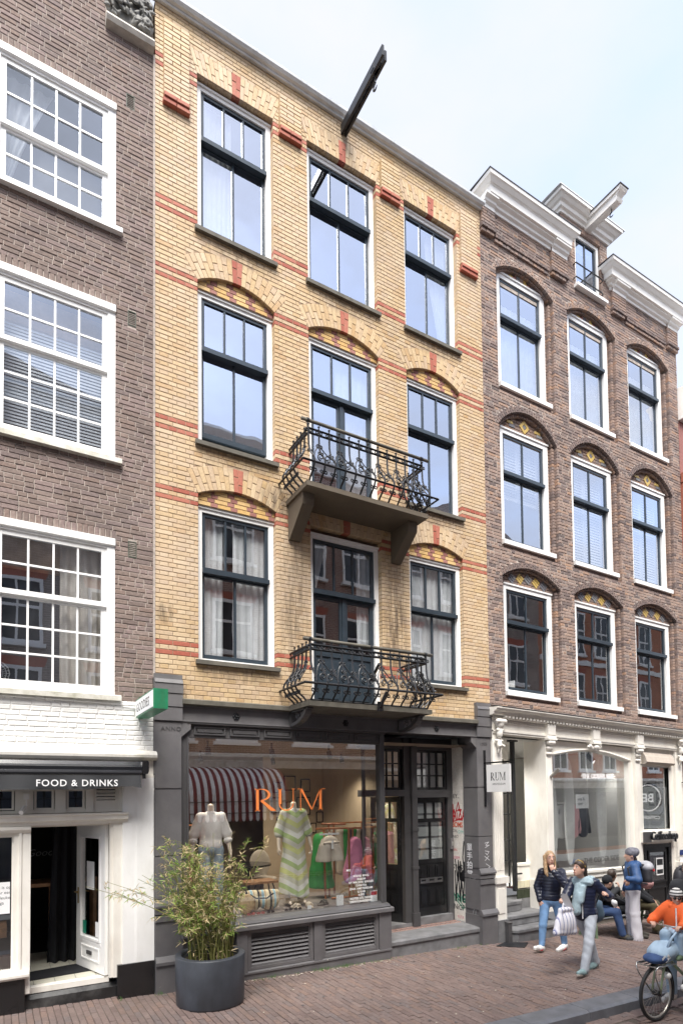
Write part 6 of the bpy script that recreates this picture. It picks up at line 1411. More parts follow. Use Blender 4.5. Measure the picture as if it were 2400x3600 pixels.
mb = MB(); x0, x1 = 3.55, 8.15; ns = 40; pr = [(-10.30, 3.62)]+[(-10.30+.15+1.1*math.sin(t), 2.50+1.08*math.cos(t)) for t in [k*math.pi/2/8 for k in range(9)]]+[(-9.02, 2.15), (-9.01, 1.96)]
n = len(pr)
for k in range(ns):
    a, b = x0+(x1-x0)*k/ns, x0+(x1-x0)*(k+1)/ns; mi = k % 2; m_ = (a+b)/2
    for i in range(n-1): mb.poly([(a, *pr[i]), (b, *pr[i]), (b, *pr[i+1]), (a, *pr[i+1])], mi)
    mb.poly([(a, *pr[-1]), (b, *pr[-1]), (b-.02, pr[-1][0], pr[-1][1]-.05), (m_, pr[-1][0], pr[-1][1]-.075), (a+.02, pr[-1][0], pr[-1][1]-.05)], mi)
for e, mi in ((x0, 0), (x1, 0)): mb.poly([(e, *p) for p in pr[:-1]]+[(e, -10.30, 2.15)], 0)
M['stripe_w'] = cloth('white_awning_stripe', (.80,.80,.78), .8); M['stripe_r'] = cloth('maroon_awning_stripe', (.20,.03,.04), .8)
mb.build('canopy', [M['stripe_w'], M['stripe_r']], AW2, recalc=False)
for z, y in ((3.27,-9.47),(2.50,-9.03),(2.15,-9.0)): q = MB(); q.tube([(x0, y+.01, z), (x1, y+.01, z)], .012, 5); q.build('hoop', M['iron'], AW2)
# neighbour at the far right
NB = thing('dark_red_house', 'sliver of a dark red house with white cornice at the right edge', 'house', (16, 0, 0))
mb = MB(); mb.box(14.76, 20, .02, 9, -.5, 12.35); mb.build('wall', M['darkred'], NB)
mb = MB(); mb.extr([(.1,12.0),(-.10,12.0),(-.14,12.2),(-.32,12.4),(-.36,12.6),(-.42,12.68),(-.42,12.75),(.4,12.9)], 14.74, 20); mb.build('cornice', M['cornw'], NB)
mb = MB(); mb.box(14.765, 15.0, -.12, .1, -.4, 10.4); mb.extr([(.0,10.4),(-.16,10.4),(-.2,10.6),(.0,10.65)], 14.75, 15.05); mb.build('pilaster', M['red'], NB)
# second row of the yellow shop: the room itself
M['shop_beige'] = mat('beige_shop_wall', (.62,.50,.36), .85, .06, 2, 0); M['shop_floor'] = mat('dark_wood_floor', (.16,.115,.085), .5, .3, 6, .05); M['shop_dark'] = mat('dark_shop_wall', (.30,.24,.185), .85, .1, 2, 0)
def room_poly(name, mk, polys): 
    mb = MB(); [mb.poly(p) for p in polys]; return mb.build(name, M[mk], YH, recalc=False)
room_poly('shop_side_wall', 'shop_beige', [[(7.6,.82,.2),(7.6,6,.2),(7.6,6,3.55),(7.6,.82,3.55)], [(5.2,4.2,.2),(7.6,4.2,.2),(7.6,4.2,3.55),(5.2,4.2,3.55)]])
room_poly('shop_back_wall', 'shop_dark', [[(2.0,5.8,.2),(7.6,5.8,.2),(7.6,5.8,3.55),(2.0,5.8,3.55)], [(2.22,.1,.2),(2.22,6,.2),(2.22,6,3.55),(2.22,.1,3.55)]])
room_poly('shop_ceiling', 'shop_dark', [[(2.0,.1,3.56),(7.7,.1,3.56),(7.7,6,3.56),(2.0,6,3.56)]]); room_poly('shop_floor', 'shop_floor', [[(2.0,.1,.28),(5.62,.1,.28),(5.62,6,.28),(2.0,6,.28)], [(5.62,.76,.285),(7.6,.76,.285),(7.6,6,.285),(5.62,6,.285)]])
M['platform'] = mat('display_platform', (.20,.175,.16), .7, .1, 4, 0); mb = MB(); mb.box(2.24, 5.58, .06, 1.25, .3, .865); mb.build('display_platform', M['platform'], YH)
mb = MB(); mb.box(6.72, 6.78, .84, 4.2, .2, 3.55); mb.build('partition', M['shop_beige'], YH)
# ------------------------------------------------------------------ goods in the display window
def standJ(x, y, z0, fwd, s=1.0):
    f = unit((fwd[0], fwd[1], 0)); r = np.cross(f, (0,0,1)); o = V3(x, y, z0); u = V3(0,0,1); J = dict(fwd=f, face=f)
    P = lambda a, b, c: o+r*a*s+f*b*s+u*c*s
    J['pel'] = P(0,0,.96); J['chest'] = P(0,0,1.26); J['head'] = P(0,.02,1.58)
    for q, g in (('L',-1),('R',1)):
        J['sh'+q] = P(.185*g,0,1.40); J['el'+q] = P(.25*g,-.02,1.12); J['wr'+q] = P(.27*g,.05,.88); J['hip'+q] = P(.09*g,0,.90); J['kn'+q] = P(.10*g,.01,.50); J['an'+q] = P(.10*g,-.02,.095); J['toe'+q] = P(.12*g,.15,.03)
        J['hd'+q] = (V3(g*.1*r[0],g*.1*r[1],-1), -r*g, .45)
    return J
def mannequin(x, y, z0, fwd, s, label):
    t = thing('mannequin', label, 'mannequin', (x, y, z0)); J = standJ(x, y, z0, fwd, s); J['head'] = J['chest']+V3(0,0,.33*s)
    P, T = body_prims(J, s); sdf_mesh('body', P, M['plaster_skin'], t, .012)
    mb = MB(); mb.lathe([(.001,0),(.16,0),(.16,.012),(.001,.014)], (x, y+.05, z0), 20); mb.build('base_plate', M['chrome'], t); return t, J
MA, JA = mannequin(2.84, .62, .87, (-.12,-1), 1.07, 'headless mannequin in a white blouse and pale jeans at the left of the display window')
M['blouse'] = cloth('white_lace_blouse', (.82,.78,.76), .9); M['denim_l'] = mat('pale_denim', (.36,.44,.52), .85, .3, 7, .3, 90)
P = torso_cloth(JA, 1.07, .014, .0, .0); r_ = np.cross(JA['fwd'], (0,0,1))
for q in 'LR':
    P += [('c', JA['sh'+q], JA['el'+q], .062, .078, .03), ('c', JA['el'+q], JA['el'+q]+(JA['wr'+q]-JA['el'+q])*.15, .078, .045, .02), ('c', JA['el'+q]+(JA['wr'+q]-JA['el'+q])*.22, JA['el'+q]+(JA['wr'+q]-JA['el'+q])*.30, .045, .070, .01)]
tag(sdf_mesh('blouse', P, M['blouse'], None, .011, fn=folds(.004, 4)), 'white puff-sleeved blouse on the headless mannequin at the left', 'blouse')
tag(sdf_mesh('jeans', leg_cloth(JA, 1.07, .012, .022, .98), M['denim_l'], None, .012, fn=folds(.004, 3)), 'pale blue jeans on the left mannequin behind the bamboo', 'jeans')
MBq, JB = mannequin(4.24, .62, .90, (-.05,-1), 1.06, 'headless mannequin in a long chevron dress in the middle of the display window')
M['chev'] = chevron('chevron_dress_cloth', [(.60,.62,.26),(.62,.60,.52),(.40,.50,.22),(.72,.71,.66),(.55,.54,.42)], 2.35, 4.24)
P = torso_cloth(JB, 1.06, .022, .0, .0)
for q in 'LR': P += [('c', JB['sh'+q], JB['el'+q], .062, .075, .03), ('c', JB['el'+q], JB['el'+q]+(JB['wr'+q]-JB['el'+q])*.22, .075, .075, .02)]
P += [('c', (4.20,.62,1.95), (4.12,.60,1.08), .13, .165, .08), ('c', (4.28,.62,1.95), (4.32,.60,1.08), .13, .165, .08)]
tag(sdf_mesh('dress', P, M['chev'], None, .012, fn=lambda F, X, Y, Z: np.maximum(F+.010*np.sin(X*45+np.sin(Z*4))*np.clip((1.9-Z)*1.5,0,1), 1.03-.05*np.sin(X*9)-Z)), 'long shirt dress with green, yellow and white chevron bands on the middle mannequin', 'dress')
M['sandal'] = cloth('beige_sandal', (.60,.52,.42))
def sandal(x, y, a, lb, mk='sandal'):
    t = thing('sandal', lb, 'sandal', (x, y, .866), 'sandals on the display floor'); ca, sa = math.cos(a), math.sin(a); g = lambda u, v, z: (x+u*ca-v*sa, y+u*sa+v*ca, .872+z)
    sdf_mesh('footbed', [('c', g(-.09,0,.015), g(.09,0,.015), .036, .045, .02)], M[mk], t, .011, fn=lambda F, X, Y, Z: np.maximum(F, Z-.905))
    for u in (-.01, .06): mb = MB(); mb.tube([g(u,-.048,.02), g(u,-.03,.06), g(u,.0,.075), g(u,.03,.06), g(u,.048,.02)], .016, 6); mb.build('strap', M[mk], t, smooth=True)
sandal(4.13, .32, -1.4, 'left beige strap sandal below the chevron dress'); sandal(4.36, .32, -1.75, 'right beige strap sandal below the chevron dress'); sandal(4.63, .36, .4, 'brown slipper lying right of the sandals in the display', 'stone')
M['bagst'] = stripes('striped_canvas', [(0,(.72,.62,.42)),(.22,(.03,.03,.035)),(.40,(.72,.62,.42)),(.47,(.35,.16,.08)),(.52,(.72,.62,.42)),(.60,(.33,.50,.58)),(.80,(.72,.62,.42)),(.88,(.35,.16,.08)),(.93,(.72,.62,.42))], 5.2)
t = thing('striped_bag', 'canvas bag with black, blue and cream stripes lying in the display window', 'bag', (3.58, .42, .87)); sdf_mesh('bag_body', [('e', (3.42,.45,1.03), (.16,.11,.16), None, .06), ('e', (3.72,.45,1.02), (.17,.11,.15), None, .06), ('c', (3.27,.45,1.16), (3.85,.45,1.14), .05, .05, .05)], M['bagst'], t, .012)
mb = MB(); mb.tube([(3.36,.33,1.16),(3.45,.30,1.10),(3.62,.29,1.09),(3.74,.32,1.15)], .012, 6); mb.build('handle', M['black'], t)
M['straw'] = mat('woven_straw', (.52,.37,.20), .8, .25, 30, .6, 120); t = thing('straw_hat', 'straw visor hat leaning against the striped bag', 'hat', (3.30, .28, .87)); sdf_mesh('brim', [('e', (3.29,.30,1.03), (.13,.04,.15), None, .02), ('e', (3.33,.34,1.05), (.09,.07,.10), None, .03)], M['straw'], t, .011)
for k, x in enumerate((3.30, 3.46, 3.62, 3.92, 4.08)):
    t = thing('sunglasses', ('dark red', 'brown', 'black', 'black', 'small black')[k]+' sunglasses '+('lying leftmost in the row behind the glass','second from the left in the row behind the glass','in the middle of the row behind the glass','right of the price card gap in the row behind the glass','at the right end of the row behind the glass')[k], 'sunglasses', (x, .16, .87), 'sunglasses along the display front'); mb = MB()
    for s_ in (-1, 1): mb.prism([(x+s_*.035+.03*math.cos(a), .90+.025*math.sin(a)) for a in [j*math.pi/5 for j in range(10)]], .15, .155); mb.tube([(x+s_*.065,.152,.905),(x+s_*.06,.28,.90)], .004, 4)
    mb.tube([(x-.012,.152,.905),(x+.012,.152,.905)], .004, 4); mb.build('frame', M['black' if k > 1 else 'redch'], t)
for x, w_, h_, lb in ((4.72,.13,.19,'white card with a printed square leaning against the glass'),(4.20,.07,.08,'small white price card in front of the sandals'),(5.37,.13,.2,'small card with a red top at the right end of the display')):
    o = MB().box(x, x+w_, .06, .066, .87, .87+h_).build('display_card', M['white_print']); tag(o, lb, 'card', 'cards in the display')
    if h_ == .2: MB().box(x+.005, x+w_-.005, .058, .0602, .87+.13, .87+.19).build('card_top', M['red_marker'], o)
M['pinkc'] = cloth('pink_shirt_cloth', (.62,.22,.36)); M['shortc'] = cloth('sand_shorts_cloth', (.52,.46,.39)); M['greenc'] = cloth('green_skirt_cloth', (.03,.26,.06)); M['magenta'] = cloth('magenta_cloth', (.72,.01,.20)); M['copper'] = mat('copper_pipe', (.50,.20,.09), .35, .2, 8, 0, metal=.8)
RK = thing('copper_rack', 'copper pipe clothes rack at the right side of the display window', 'rack', (5.15, .8, .87)); mb = MB(); mb.tube([(4.75,.8,2.09),(5.70,.8,2.07)], .018, 8); mb.tube([(4.86,.72,2.08),(4.88,.72,.88)], .018, 8); mb.tube([(5.36,.72,2.08),(5.36,.72,.88)], .018, 8); mb.tube([(5.10,.98,2.16),(5.10,.98,.88)], .016, 8); mb.tube([(4.95,.98,2.16),(5.45,.98,2.14)], .016, 8); mb.tube([(5.55,.9,2.07),(5.55,.9,.9)], .016, 8); mb.tube([(5.0,.72,.885),(5.6,.72,.885)], .016, 8); tag(mb.build('pipes', M['copper'], RK), kind='stuff')
o = sdf_mesh('shorts', [('e', (4.90,.60,1.86), (.17,.07,.12), None, .03), ('c', (4.81,.60,1.78), (4.775,.60,1.58), .105, .13, .02), ('c', (4.99,.60,1.78), (5.03,.60,1.58), .105, .13, .02), ('c', (4.92,.52,1.86), (4.97,.51,1.62), .022, .02, .01), ('c', (4.75,.52,1.86), (5.05,.52,1.87), .018, .018, .01)], M['shortc'], None, .011, fn=lambda F, X, Y, Z: np.maximum(F, 1.545-Z)); tag(o, 'sand coloured belted shorts clipped to a white hanger on the copper rack', 'shorts')
o = MB().box(4.72, 5.09, .60, .615, 1.99, 2.02).build('clothes_hanger', M['white_print']); tag(o, 'white bar hanger holding the shorts', 'hanger'); MB().tube([(4.9,.61,2.02),(4.9,.65,2.08)], .006, 5).build('hook', M['chrome'], o)
o = MB().box(4.885, 4.925, .50, .503, 1.76, 1.90).build('price_tag', M['white_print']); tag(o, 'white price tag hanging on the sand shorts', 'tag')
o = sdf_mesh('pink_shirt', [('c', (5.52,.8,1.84), (5.46,.8,1.30), .085, .16, .05), ('c', (5.44,.8,1.84), (5.60,.8,1.84), .05, .05, .03), ('c', (5.44,.8,1.82), (5.36,.76,1.40), .05, .045, .02), ('c', (5.60,.8,1.82), (5.68,.78,1.42), .05, .045, .02), ('c', (5.50,.8,1.3), (5.40,.8,1.2), .14, .10, .05)], M['pinkc'], None, .012, fn=lambda F, X, Y, Z: np.maximum(F, np.abs(Y-.8)-.07)); tag(o, 'pink long-sleeved shirt hanging at the right end of the copper rack', 'shirt')
o = sdf_mesh('green_skirt', [('c', (4.98,1.05,1.85), (4.98,1.05,1.3), .15, .19, .05), ('c', (4.98,1.05,1.3), (4.98,1.05,1.08), .19, .23, .05)], M['greenc'], None, .014, fn=lambda F, X, Y, Z: np.maximum(F+.012*np.sin(X*60), 1.04-Z)); tag(o, 'bright green skirt hanging behind the sand shorts', 'skirt')
curtain(2.29, 2.44, 1.45, 2.40, .22, 2, 'magenta scarf hanging at the left edge of the display window', group='scarves in the display', mk='magenta', amp=.03, edge=lambda t: (0, .2+.8*t))
for (x0, x1, y, lb, cols) in ((2.6,3.9,3.4,'dark clothes rail at the back of the yellow house shop',('shortc','blackcloth','wood','stone','darkcl','blackcloth','wood','shortc','darkcl')),(5.85,6.6,2.2,'clothes rail with green and beige garments seen through the open shop door',('shortc','greenc','darkcl','greenc','shortc','blackcloth'))):
    if 'darkcl' not in M: M['darkcl'] = cloth('plum_cloth', (.10,.05,.07))
    t = thing('clothes_rail', lb, 'clothes rail', ((x0+x1)/2, y, .3)); MB().tube([(x0,y,2.1),(x1,y,2.1)], .018, 6).build('rail', M['copper'], t)
    for e in (x0+.04, x1-.04): MB().tube([(e,y,2.1),(e,y,.3)], .018, 6).build('upright', M['copper'], t)
    for k, c in enumerate(cols):
        x = x0+.12+(x1-x0-.24)*k/(len(cols)-1); o = sdf_mesh('garment', [('c', (x,y-.16,1.95), (x,y+.16,1.95), .05, .05, .04), ('c', (x,y-.1,1.9), (x,y-.12,1.15), .07, .09, .05), ('c', (x,y+.1,1.9), (x,y+.12,1.15), .07, .09, .05)], M[c], None, .022); tag(o, dict(shortc='sand',blackcloth='black',wood='tan',stone='olive',darkcl='plum',greenc='green')[c]+' garment, number '+('one','two','three','four','five','six','seven','eight','nine')[k]+' from the left, '+('on the rail deep in the shop' if x0 < 5 else 'on the rail behind the open shop door'), 'garment', 'garments on the '+lb.split(' seen')[0])
def chair(x, y, z0, label, mk='shortc'):
    t = thing('chair', label, 'chair', (x, y, z0)); sdf_mesh('shell', [('e', (x,y,z0+.45), (.24,.24,.05), None, .05), ('e', (x,y+.24,z0+.72), (.22,.06,.28), None, .08)], M[mk], t, .016)
    for sx_, sy_ in ((-1,-1),(1,-1),(-1,1),(1,1)): MB().tube([(x+.1*sx_,y+.1*sy_,z0+.43),(x+.22*sx_,y+.2*sy_,z0)], .014, 6).build('leg', M['iron'], t)
chair(4.55, 2.6, .60, 'beige shell chair behind the left mannequin deeper in the shop')
t = thing('table', 'round dark table beside the beige chair inside the yellow house shop', 'table', (4.15, 2.4, .3)); MB().lathe([(.001,1.05),(.42,1.05),(.42,1.08),(.001,1.08)], (4.15,2.4,.3), 24).build('table_top', M['black'], t); MB().tube([(4.15,2.4,1.35),(4.15,2.4,.3)], .03, 8).build('leg', M['iron'], t)
o = MB().box(3.75, 4.35, 1.5, 1.9, 1.12, 1.16).build('table', M['wood']); tag(o, 'low wooden table top in the shop behind the striped bag', 'table')
rp_ = random.Random(4)
for k, (x, z, w_, h_) in enumerate(((5.55,2.85,.22,.25),(5.85,2.95,.3,.34),(6.25,2.9,.24,.3),(5.5,2.45,.24,.36),(5.85,2.40,.2,.26),(6.2,2.42,.34,.42),(6.6,2.5,.16,.2),(6.62,2.15,.18,.26),(5.6,2.05,.18,.26),(5.9,2.0,.2,.24),(6.45,1.9,.16,.24),(7.0,2.2,.18,.26),(7.0,2.6,.16,.22))):
    pos = ('top left','top middle','top right','upper left','upper middle','large central','small upper right','right of the large one','lower left','lower middle','lower right','far right lower','far right upper')[k]
    y = 4.18; o = MB().frame(x-w_/2, x+w_/2, z-h_/2, z+h_/2, .022, .022, .022, .022, y-.02, y).build('picture_frame', M['black']); tag(o, 'black framed picture on the beige shop wall, '+pos+' of the group', 'picture', 'pictures on the shop wall')
    MB().box(x-w_/2+.02, x+w_/2-.02, y-.012, y-.006, z-h_/2+.02, z+h_/2-.02).build('picture', M['shop_beige'] if k % 3 else M['frost'], o)
# ---------------- cream shop
for k, (x, c) in enumerate(((8.55,'darkcl'),(8.75,'blackcloth'),(8.95,'denimd'),(9.15,'shortc'),(9.40,'shortc'),(9.6,'creamc'))):
    if 'denimd' not in M: M['denimd'] = cloth('dark_plum_jacket', (.09,.06,.09)); M['creamc'] = cloth('cream_jacket', (.48,.43,.34))
    y = 1.9; z = 2.05; o = sdf_mesh('jacket', [('c', (x-.02,y-.12,z-.06), (x+.02,y+.14,z-.06), .06, .06, .05), ('c', (x,y-.05,z-.1), (x-.03,y-.08,z-.62), .10, .13, .05), ('c', (x,y+.1,z-.1), (x-.03,y+.1,z-.62), .10, .13, .05), ('c', (x,y-.17,z-.1), (x-.10,y-.26,z-.66), .055, .05, .03)], M[c], None, .018); tag(o, ('plum','black','dark plum','beige','sand','cream')[k]+' jacket on the rail inside the cream shop, '+('leftmost','second from the left','third from the left','fourth from the left','fifth from the left','rightmost')[k], 'jacket', 'jackets on the cream shop rail')
t = thing('clothes_rail', 'black clothes rail with jackets behind the entrance glass of the cream shop', 'clothes rail', (9.1, 1.9, .74)); MB().tube([(8.3,1.9,2.13),(10.1,1.9,2.13)], .018, 6).build('rail', M['iron'], t)
for e in (8.3, 10.1): MB().tube([(e,1.9,2.13),(e,1.9,.74)], .018, 6).build('upright', M['iron'], t)
M['redc'] = cloth('crimson_cloth', (.32,.03,.06)); M['rosec'] = cloth('rose_cloth', (.66,.36,.38)); M['whitec'] = cloth('white_cloth', (.78,.78,.77))
t = thing('clothes_rail', 'thin rail with a few white and pink tops in the cream display window', 'clothes rail', (11.6, 1.0, 1.0)); MB().tube([(10.9,1.0,2.42),(12.2,1.0,2.42)], .012, 6).build('rail', M['chrome'], t)
for e in (10.95, 12.15): MB().tube([(e,1.0,2.42),(e,1.0,3.7)], .008, 6).build('hanger_wire', M['chrome'], t)
for k, (x, c) in enumerate(((11.0,'whitec'),(11.2,'whitec'),(11.38,'redc'),(11.62,'rosec'),(11.95,'blackcloth'))):
    o = sdf_mesh('top', [('c', (x-.12,1.0,2.28), (x+.12,1.0,2.28), .045, .045, .04), ('c', (x,1.0,2.25), (x,1.0,1.75), .13, .15, .05), ('c', (x-.14,1.0,2.25), (x-.22,.98,1.72), .05, .04, .03), ('c', (x+.14,1.0,2.25), (x+.22,.98,1.72), .05, .04, .03)], M[c], None, .018, fn=lambda F, X, Y, Z: np.maximum(F, np.abs(Y-1.0)-.05)); tag(o, ('left white top','second white top','crimson top','rose pink top','black top')[k]+' hanging in the cream display window', 'top', 'tops in the cream display window')
for k, (x, y, h_) in enumerate(((10.55,.7,2.3),(11.25,.8,2.7),(12.05,.55,2.75))):
    o = sdf_mesh('surfboard', [('e', (x,y,1.0+h_/2*.9), (.17,.05,h_/2*.92), None, .02)], M['whitec'], None, .022); tag(o, 'white surfboard standing in the cream display window, '+('leftmost','middle','rightmost')[k], 'surfboard', 'surfboards in the display')
for k, x in enumerate((10.62, 11.12)):
    o = MB().box(x, x+.42, .12, .125, 2.32-.0*k, 2.62).build('notice', M['white_print']) if not k else None
    if o: tag(o, 'white paper notice stuck inside the cream display window', 'notice'); text('ace &', .1, (10.68,.117,2.49), M['grey2'], 'notice_text', o, ext=.0003); text('tate', .1, (10.68,.117,2.39), M['grey2'], 'notice_text', o, ext=.0003)
def shop_lamp(t, p, e, rot, col):
    li = bpy.data.lights.new('lamp_bulb', 'SPOT'); li.energy = e; li.spot_size = R(130); li.spot_blend = .8; li.shadow_soft_size = .08; li.color = col
    o = bpy.data.objects.new('lamp_bulb', li); COL.objects.link(o); o.parent = t; o.matrix_parent_inverse = Matrix.Translation(-Vector(t.location)); o.location = p; o.rotation_euler = (R(rot[0]), R(rot[1]), 0)
M['neon'] = mat('neon_tube', (.9,.9,.9), .4, 0, 3, 0); b_ = M['neon'].node_tree.nodes['Principled BSDF']; b_.inputs['Emission Color'].default_value = (1,1,1,1); b_.inputs['Emission Strength'].default_value = .22
t = thing('neon_sign', 'white glowing letter sign hanging inside the cream display window', 'sign', (11.7, .4, 3.0)); text('·THE ODDER SIDE·', .155, (11.14,.38,2.97), M['neon'], 'neon_letters', t, ext=.012, bold=.004, sx=.92); MB().box(11.1, 12.35, .40, .41, 2.90, 3.14).build('backing', M['clear'], t)
for e in (11.2, 12.25): MB().tube([(e,.4,3.1),(e,.4,3.75)], .005, 5).build('wire', M['iron'], t)
text('THE ODDER SIDE·', .155, (10.74,.052,1.16), M['grey2'], 'window_lettering', dw, ext=.0004, sx=.98)
for x, y, rx in ((9.05,1.6,0),(9.35,1.7,0),(12.1,.9,1)):
    t = thing('track_spotlight', ('left-hand black spotlight on the ceiling rail behind the entrance','right-hand black spotlight on the ceiling rail behind the entrance','lit black spotlight above the cream display window')[(9.05,9.35,12.1).index(x)], 'spotlight', (x, y, 3.7)); MB().tube([(x,y,3.74),(x,y,3.52)], .02, 6).build('stem', M['black'], t); MB().tube([(x,y+.04,3.55),(x+.03,y-.12,3.38)], .06, 10).build('lamp_head', M['black'], t)
    if rx: MB().tube([(x+.03,y-.12,3.378),(x+.032,y-.125,3.374)], .05, 12).build('lamp_lens', M['neon'], t)
    shop_lamp(t, (x+.035, y-.14, 3.34), 11 if rx else 26, (-25, 0), (1, .97, .92))
for k, (x, y) in enumerate(((2.9, .95), (4.0, .95), (5.1, .95), (3.4, 3.0), (5.0, 3.2), (6.2, 2.4))):
    t = thing('ceiling_spotlight', 'warm ceiling spotlight inside the yellow house shop, '+('front left','front middle','front right','rear left','rear right','near the open door')[k], 'spotlight', (x, y, 3.5)); MB().tube([(x,y,3.56),(x,y,3.42)], .015, 6).build('stem', M['black'], t); MB().tube([(x,y,3.44),(x,y-.05,3.33)], .045, 10).build('lamp_head', M['black'], t)
    shop_lamp(t, (x, y-.06, 3.31), 17, (12 if k < 3 else 0, 0), (1, .88, .70))
# ------------------------------------------------------------------ planter with bamboo
PX, PY = 2.40, -.72
M['potm'] = mat('anthracite_planter', (.055,.062,.076), .5, .2, 3, .08, 40, dirt=.95, dcol=(.024,.025,.028), dsc=2.2, dst=(1,1,.45), chips=.25, chcol=(.14,.145,.155))
PL = thing('planter', 'large round dark grey planter in front of the display window', 'planter', (PX, PY, gz(PX)))
mb = MB(); mb.lathe([(.001,.02),(.418,.0),(.428,.03),(.44,.605),(.434,.618),(.365,.618),(.357,.605),(.357,.50),(.001,.50)], (PX,PY,gz(PX)), 56); mb.build('pot', M['potm'], PL, smooth=False)
for p in PL.children[0].data.polygons: p.use_smooth = abs(p.normal.z) < .5
M['soil'] = mat('soil', (.05,.035,.025), .95, .4, 20, .5); MB().lathe([(.001,.545),(.355,.54)], (PX,PY,gz(PX)), 24).build('soil', M['soil'], PL, recalc=False)
def leafmat(name, a, b):
    m, nt, bs = nodes(name); g = nt.nodes.new('ShaderNodeNewGeometry'); c = ramp(nt, g.outputs['Random Per Island'], [(0, a), (1, b)]); nt.links.new(c, bs.inputs['Base Color']); bs.inputs['Roughness'].default_value = .5
    t = nt.nodes.new('ShaderNodeBsdfTranslucent'); nt.links.new(c, t.inputs[0]); mx_ = nt.nodes.new('ShaderNodeMixShader'); mx_.inputs[0].default_value = .35; o = nt.nodes['Material Output']; nt.links.new(bs.outputs[0], mx_.inputs[1]); nt.links.new(t.outputs[0], mx_.inputs[2]); nt.links.new(mx_.outputs[0], o.inputs[0]); return m
M['leafg'] = leafmat('green_bamboo_leaf', (.13,.25,.035), (.33,.44,.09)); M['leafd'] = leafmat('dry_bamboo_leaf', (.50,.38,.19), (.66,.54,.32)); M['cane'] = leafmat('bamboo_cane', (.17,.20,.05), (.30,.27,.10))
BB = thing('bamboo_plant', 'half dry bamboo with green and straw coloured leaves growing in the round planter', 'plant', (PX, PY, gz(PX)+.55))
rb = random.Random(21); canes = MB(); lg = MB(); ld_ = MB(); big = []
def leaf(mb, p, d, ln, wd):
    d = d.normalized(); sd_ = d.cross(Vector((rb.uniform(-1,1), rb.uniform(-1,1), 1))).normalized()*wd; dr = Vector((0,0,-ln*.18))
    mb.raw([p, p+d*ln*.3+sd_, p+d*ln*.3-sd_, p+d*ln*.7+sd_*.7+dr*.5, p+d*ln*.7-sd_*.7+dr*.5, p+d*ln+dr], [(0,1,2),(1,3,4,2),(3,5,4)])
def twig(p, d, ln, n, dry):
    pts = [p]; q = p.copy(); dd = d.normalized()
    for k in range(4): dd = (dd+Vector((rb.gauss(0,.10),rb.gauss(0,.10),-.07))).normalized(); q = q+dd*ln/4; pts.append(q.copy())
    canes.tube(pts, [.0022,.002,.0017,.0013,.001], 4, cap=False)
    for k in range(n):
        t = rb.uniform(.25, 1.0)*4; i = min(3, int(t)); o = pts[i].lerp(pts[i+1], t-i); a = dd*.7+Vector((rb.gauss(0,.6), rb.gauss(0,.6), rb.gauss(-.05,.4)))
        leaf(ld_ if rb.random() < dry else lg, o, a, rb.uniform(.05,.115), rb.uniform(.0038,.0068))
for k in range(92):
    a = rb.random()*6.283; r0 = .29*math.sqrt(rb.random()); b = Vector((PX+r0*math.cos(a), PY+r0*math.sin(a), gz(PX)+.54)); H = rb.uniform(.55, 1.6)
    lean = Vector((rb.gauss(-.12,.15), rb.gauss(.02,.13), 0)); 
    if k < 6: lean = Vector((-.75-.1*k, .15+.05*k, 0)); H = rb.uniform(1.0, 1.25)
    elif k == 6: lean = Vector((.36, .05, 0)); H = 1.5
    elif k < 11: lean = Vector((rb.uniform(-.35,.0), .1, 0)); H = rb.uniform(1.3, 1.6)
    elif k < 14: lean = Vector((.22, .0, 0)); H = rb.uniform(.9,1.2)
    pts = []
    for i in range(9): t = i/8; pts.append(b+Vector((lean.x*H*t**1.7, lean.y*H*t**1.7, H*t*(1-.12*abs(lean.x)*t)))+Vector((rb.gauss(0,.004), rb.gauss(0,.004), 0)))
    for p in pts: p.y = min(p.y, -.12)
    canes.tube(pts, [.0065*(1-.75*i/8)+.0008 for i in range(9)], 5, cap=False)
    dry = .38 if rb.random() < .6 else .8
    for j in range(rb.randint(5, 9)):
        t = rb.uniform(.34, 1.0)*8; i = min(7, int(t)); p = pts[i].lerp(pts[i+1], t-i); d = Vector((rb.gauss(-.22,.6), rb.gauss(-.1,.5), rb.uniform(.0,.9)))
        twig(p, d, rb.uniform(.08,.22), rb.randint(7, 12), dry)
for k in range(70):
    a = rb.random()*6.283; r0 = .28*math.sqrt(rb.random()); leaf(ld_ if rb.random() < .8 else lg, Vector((PX+r0*math.cos(a), PY+r0*math.sin(a), gz(PX)+.56+rb.random()*.15)), Vector((rb.gauss(0,1),rb.gauss(0,1),rb.gauss(.2,.5))), .11, .008)
for mb_, nm, mk in ((canes,'stems','cane'),(lg,'leaves','leafg'),(ld_,'dry_leaves','leafd')): tag(mb_.build(nm, M[mk], BB, recalc=False), kind='stuff')

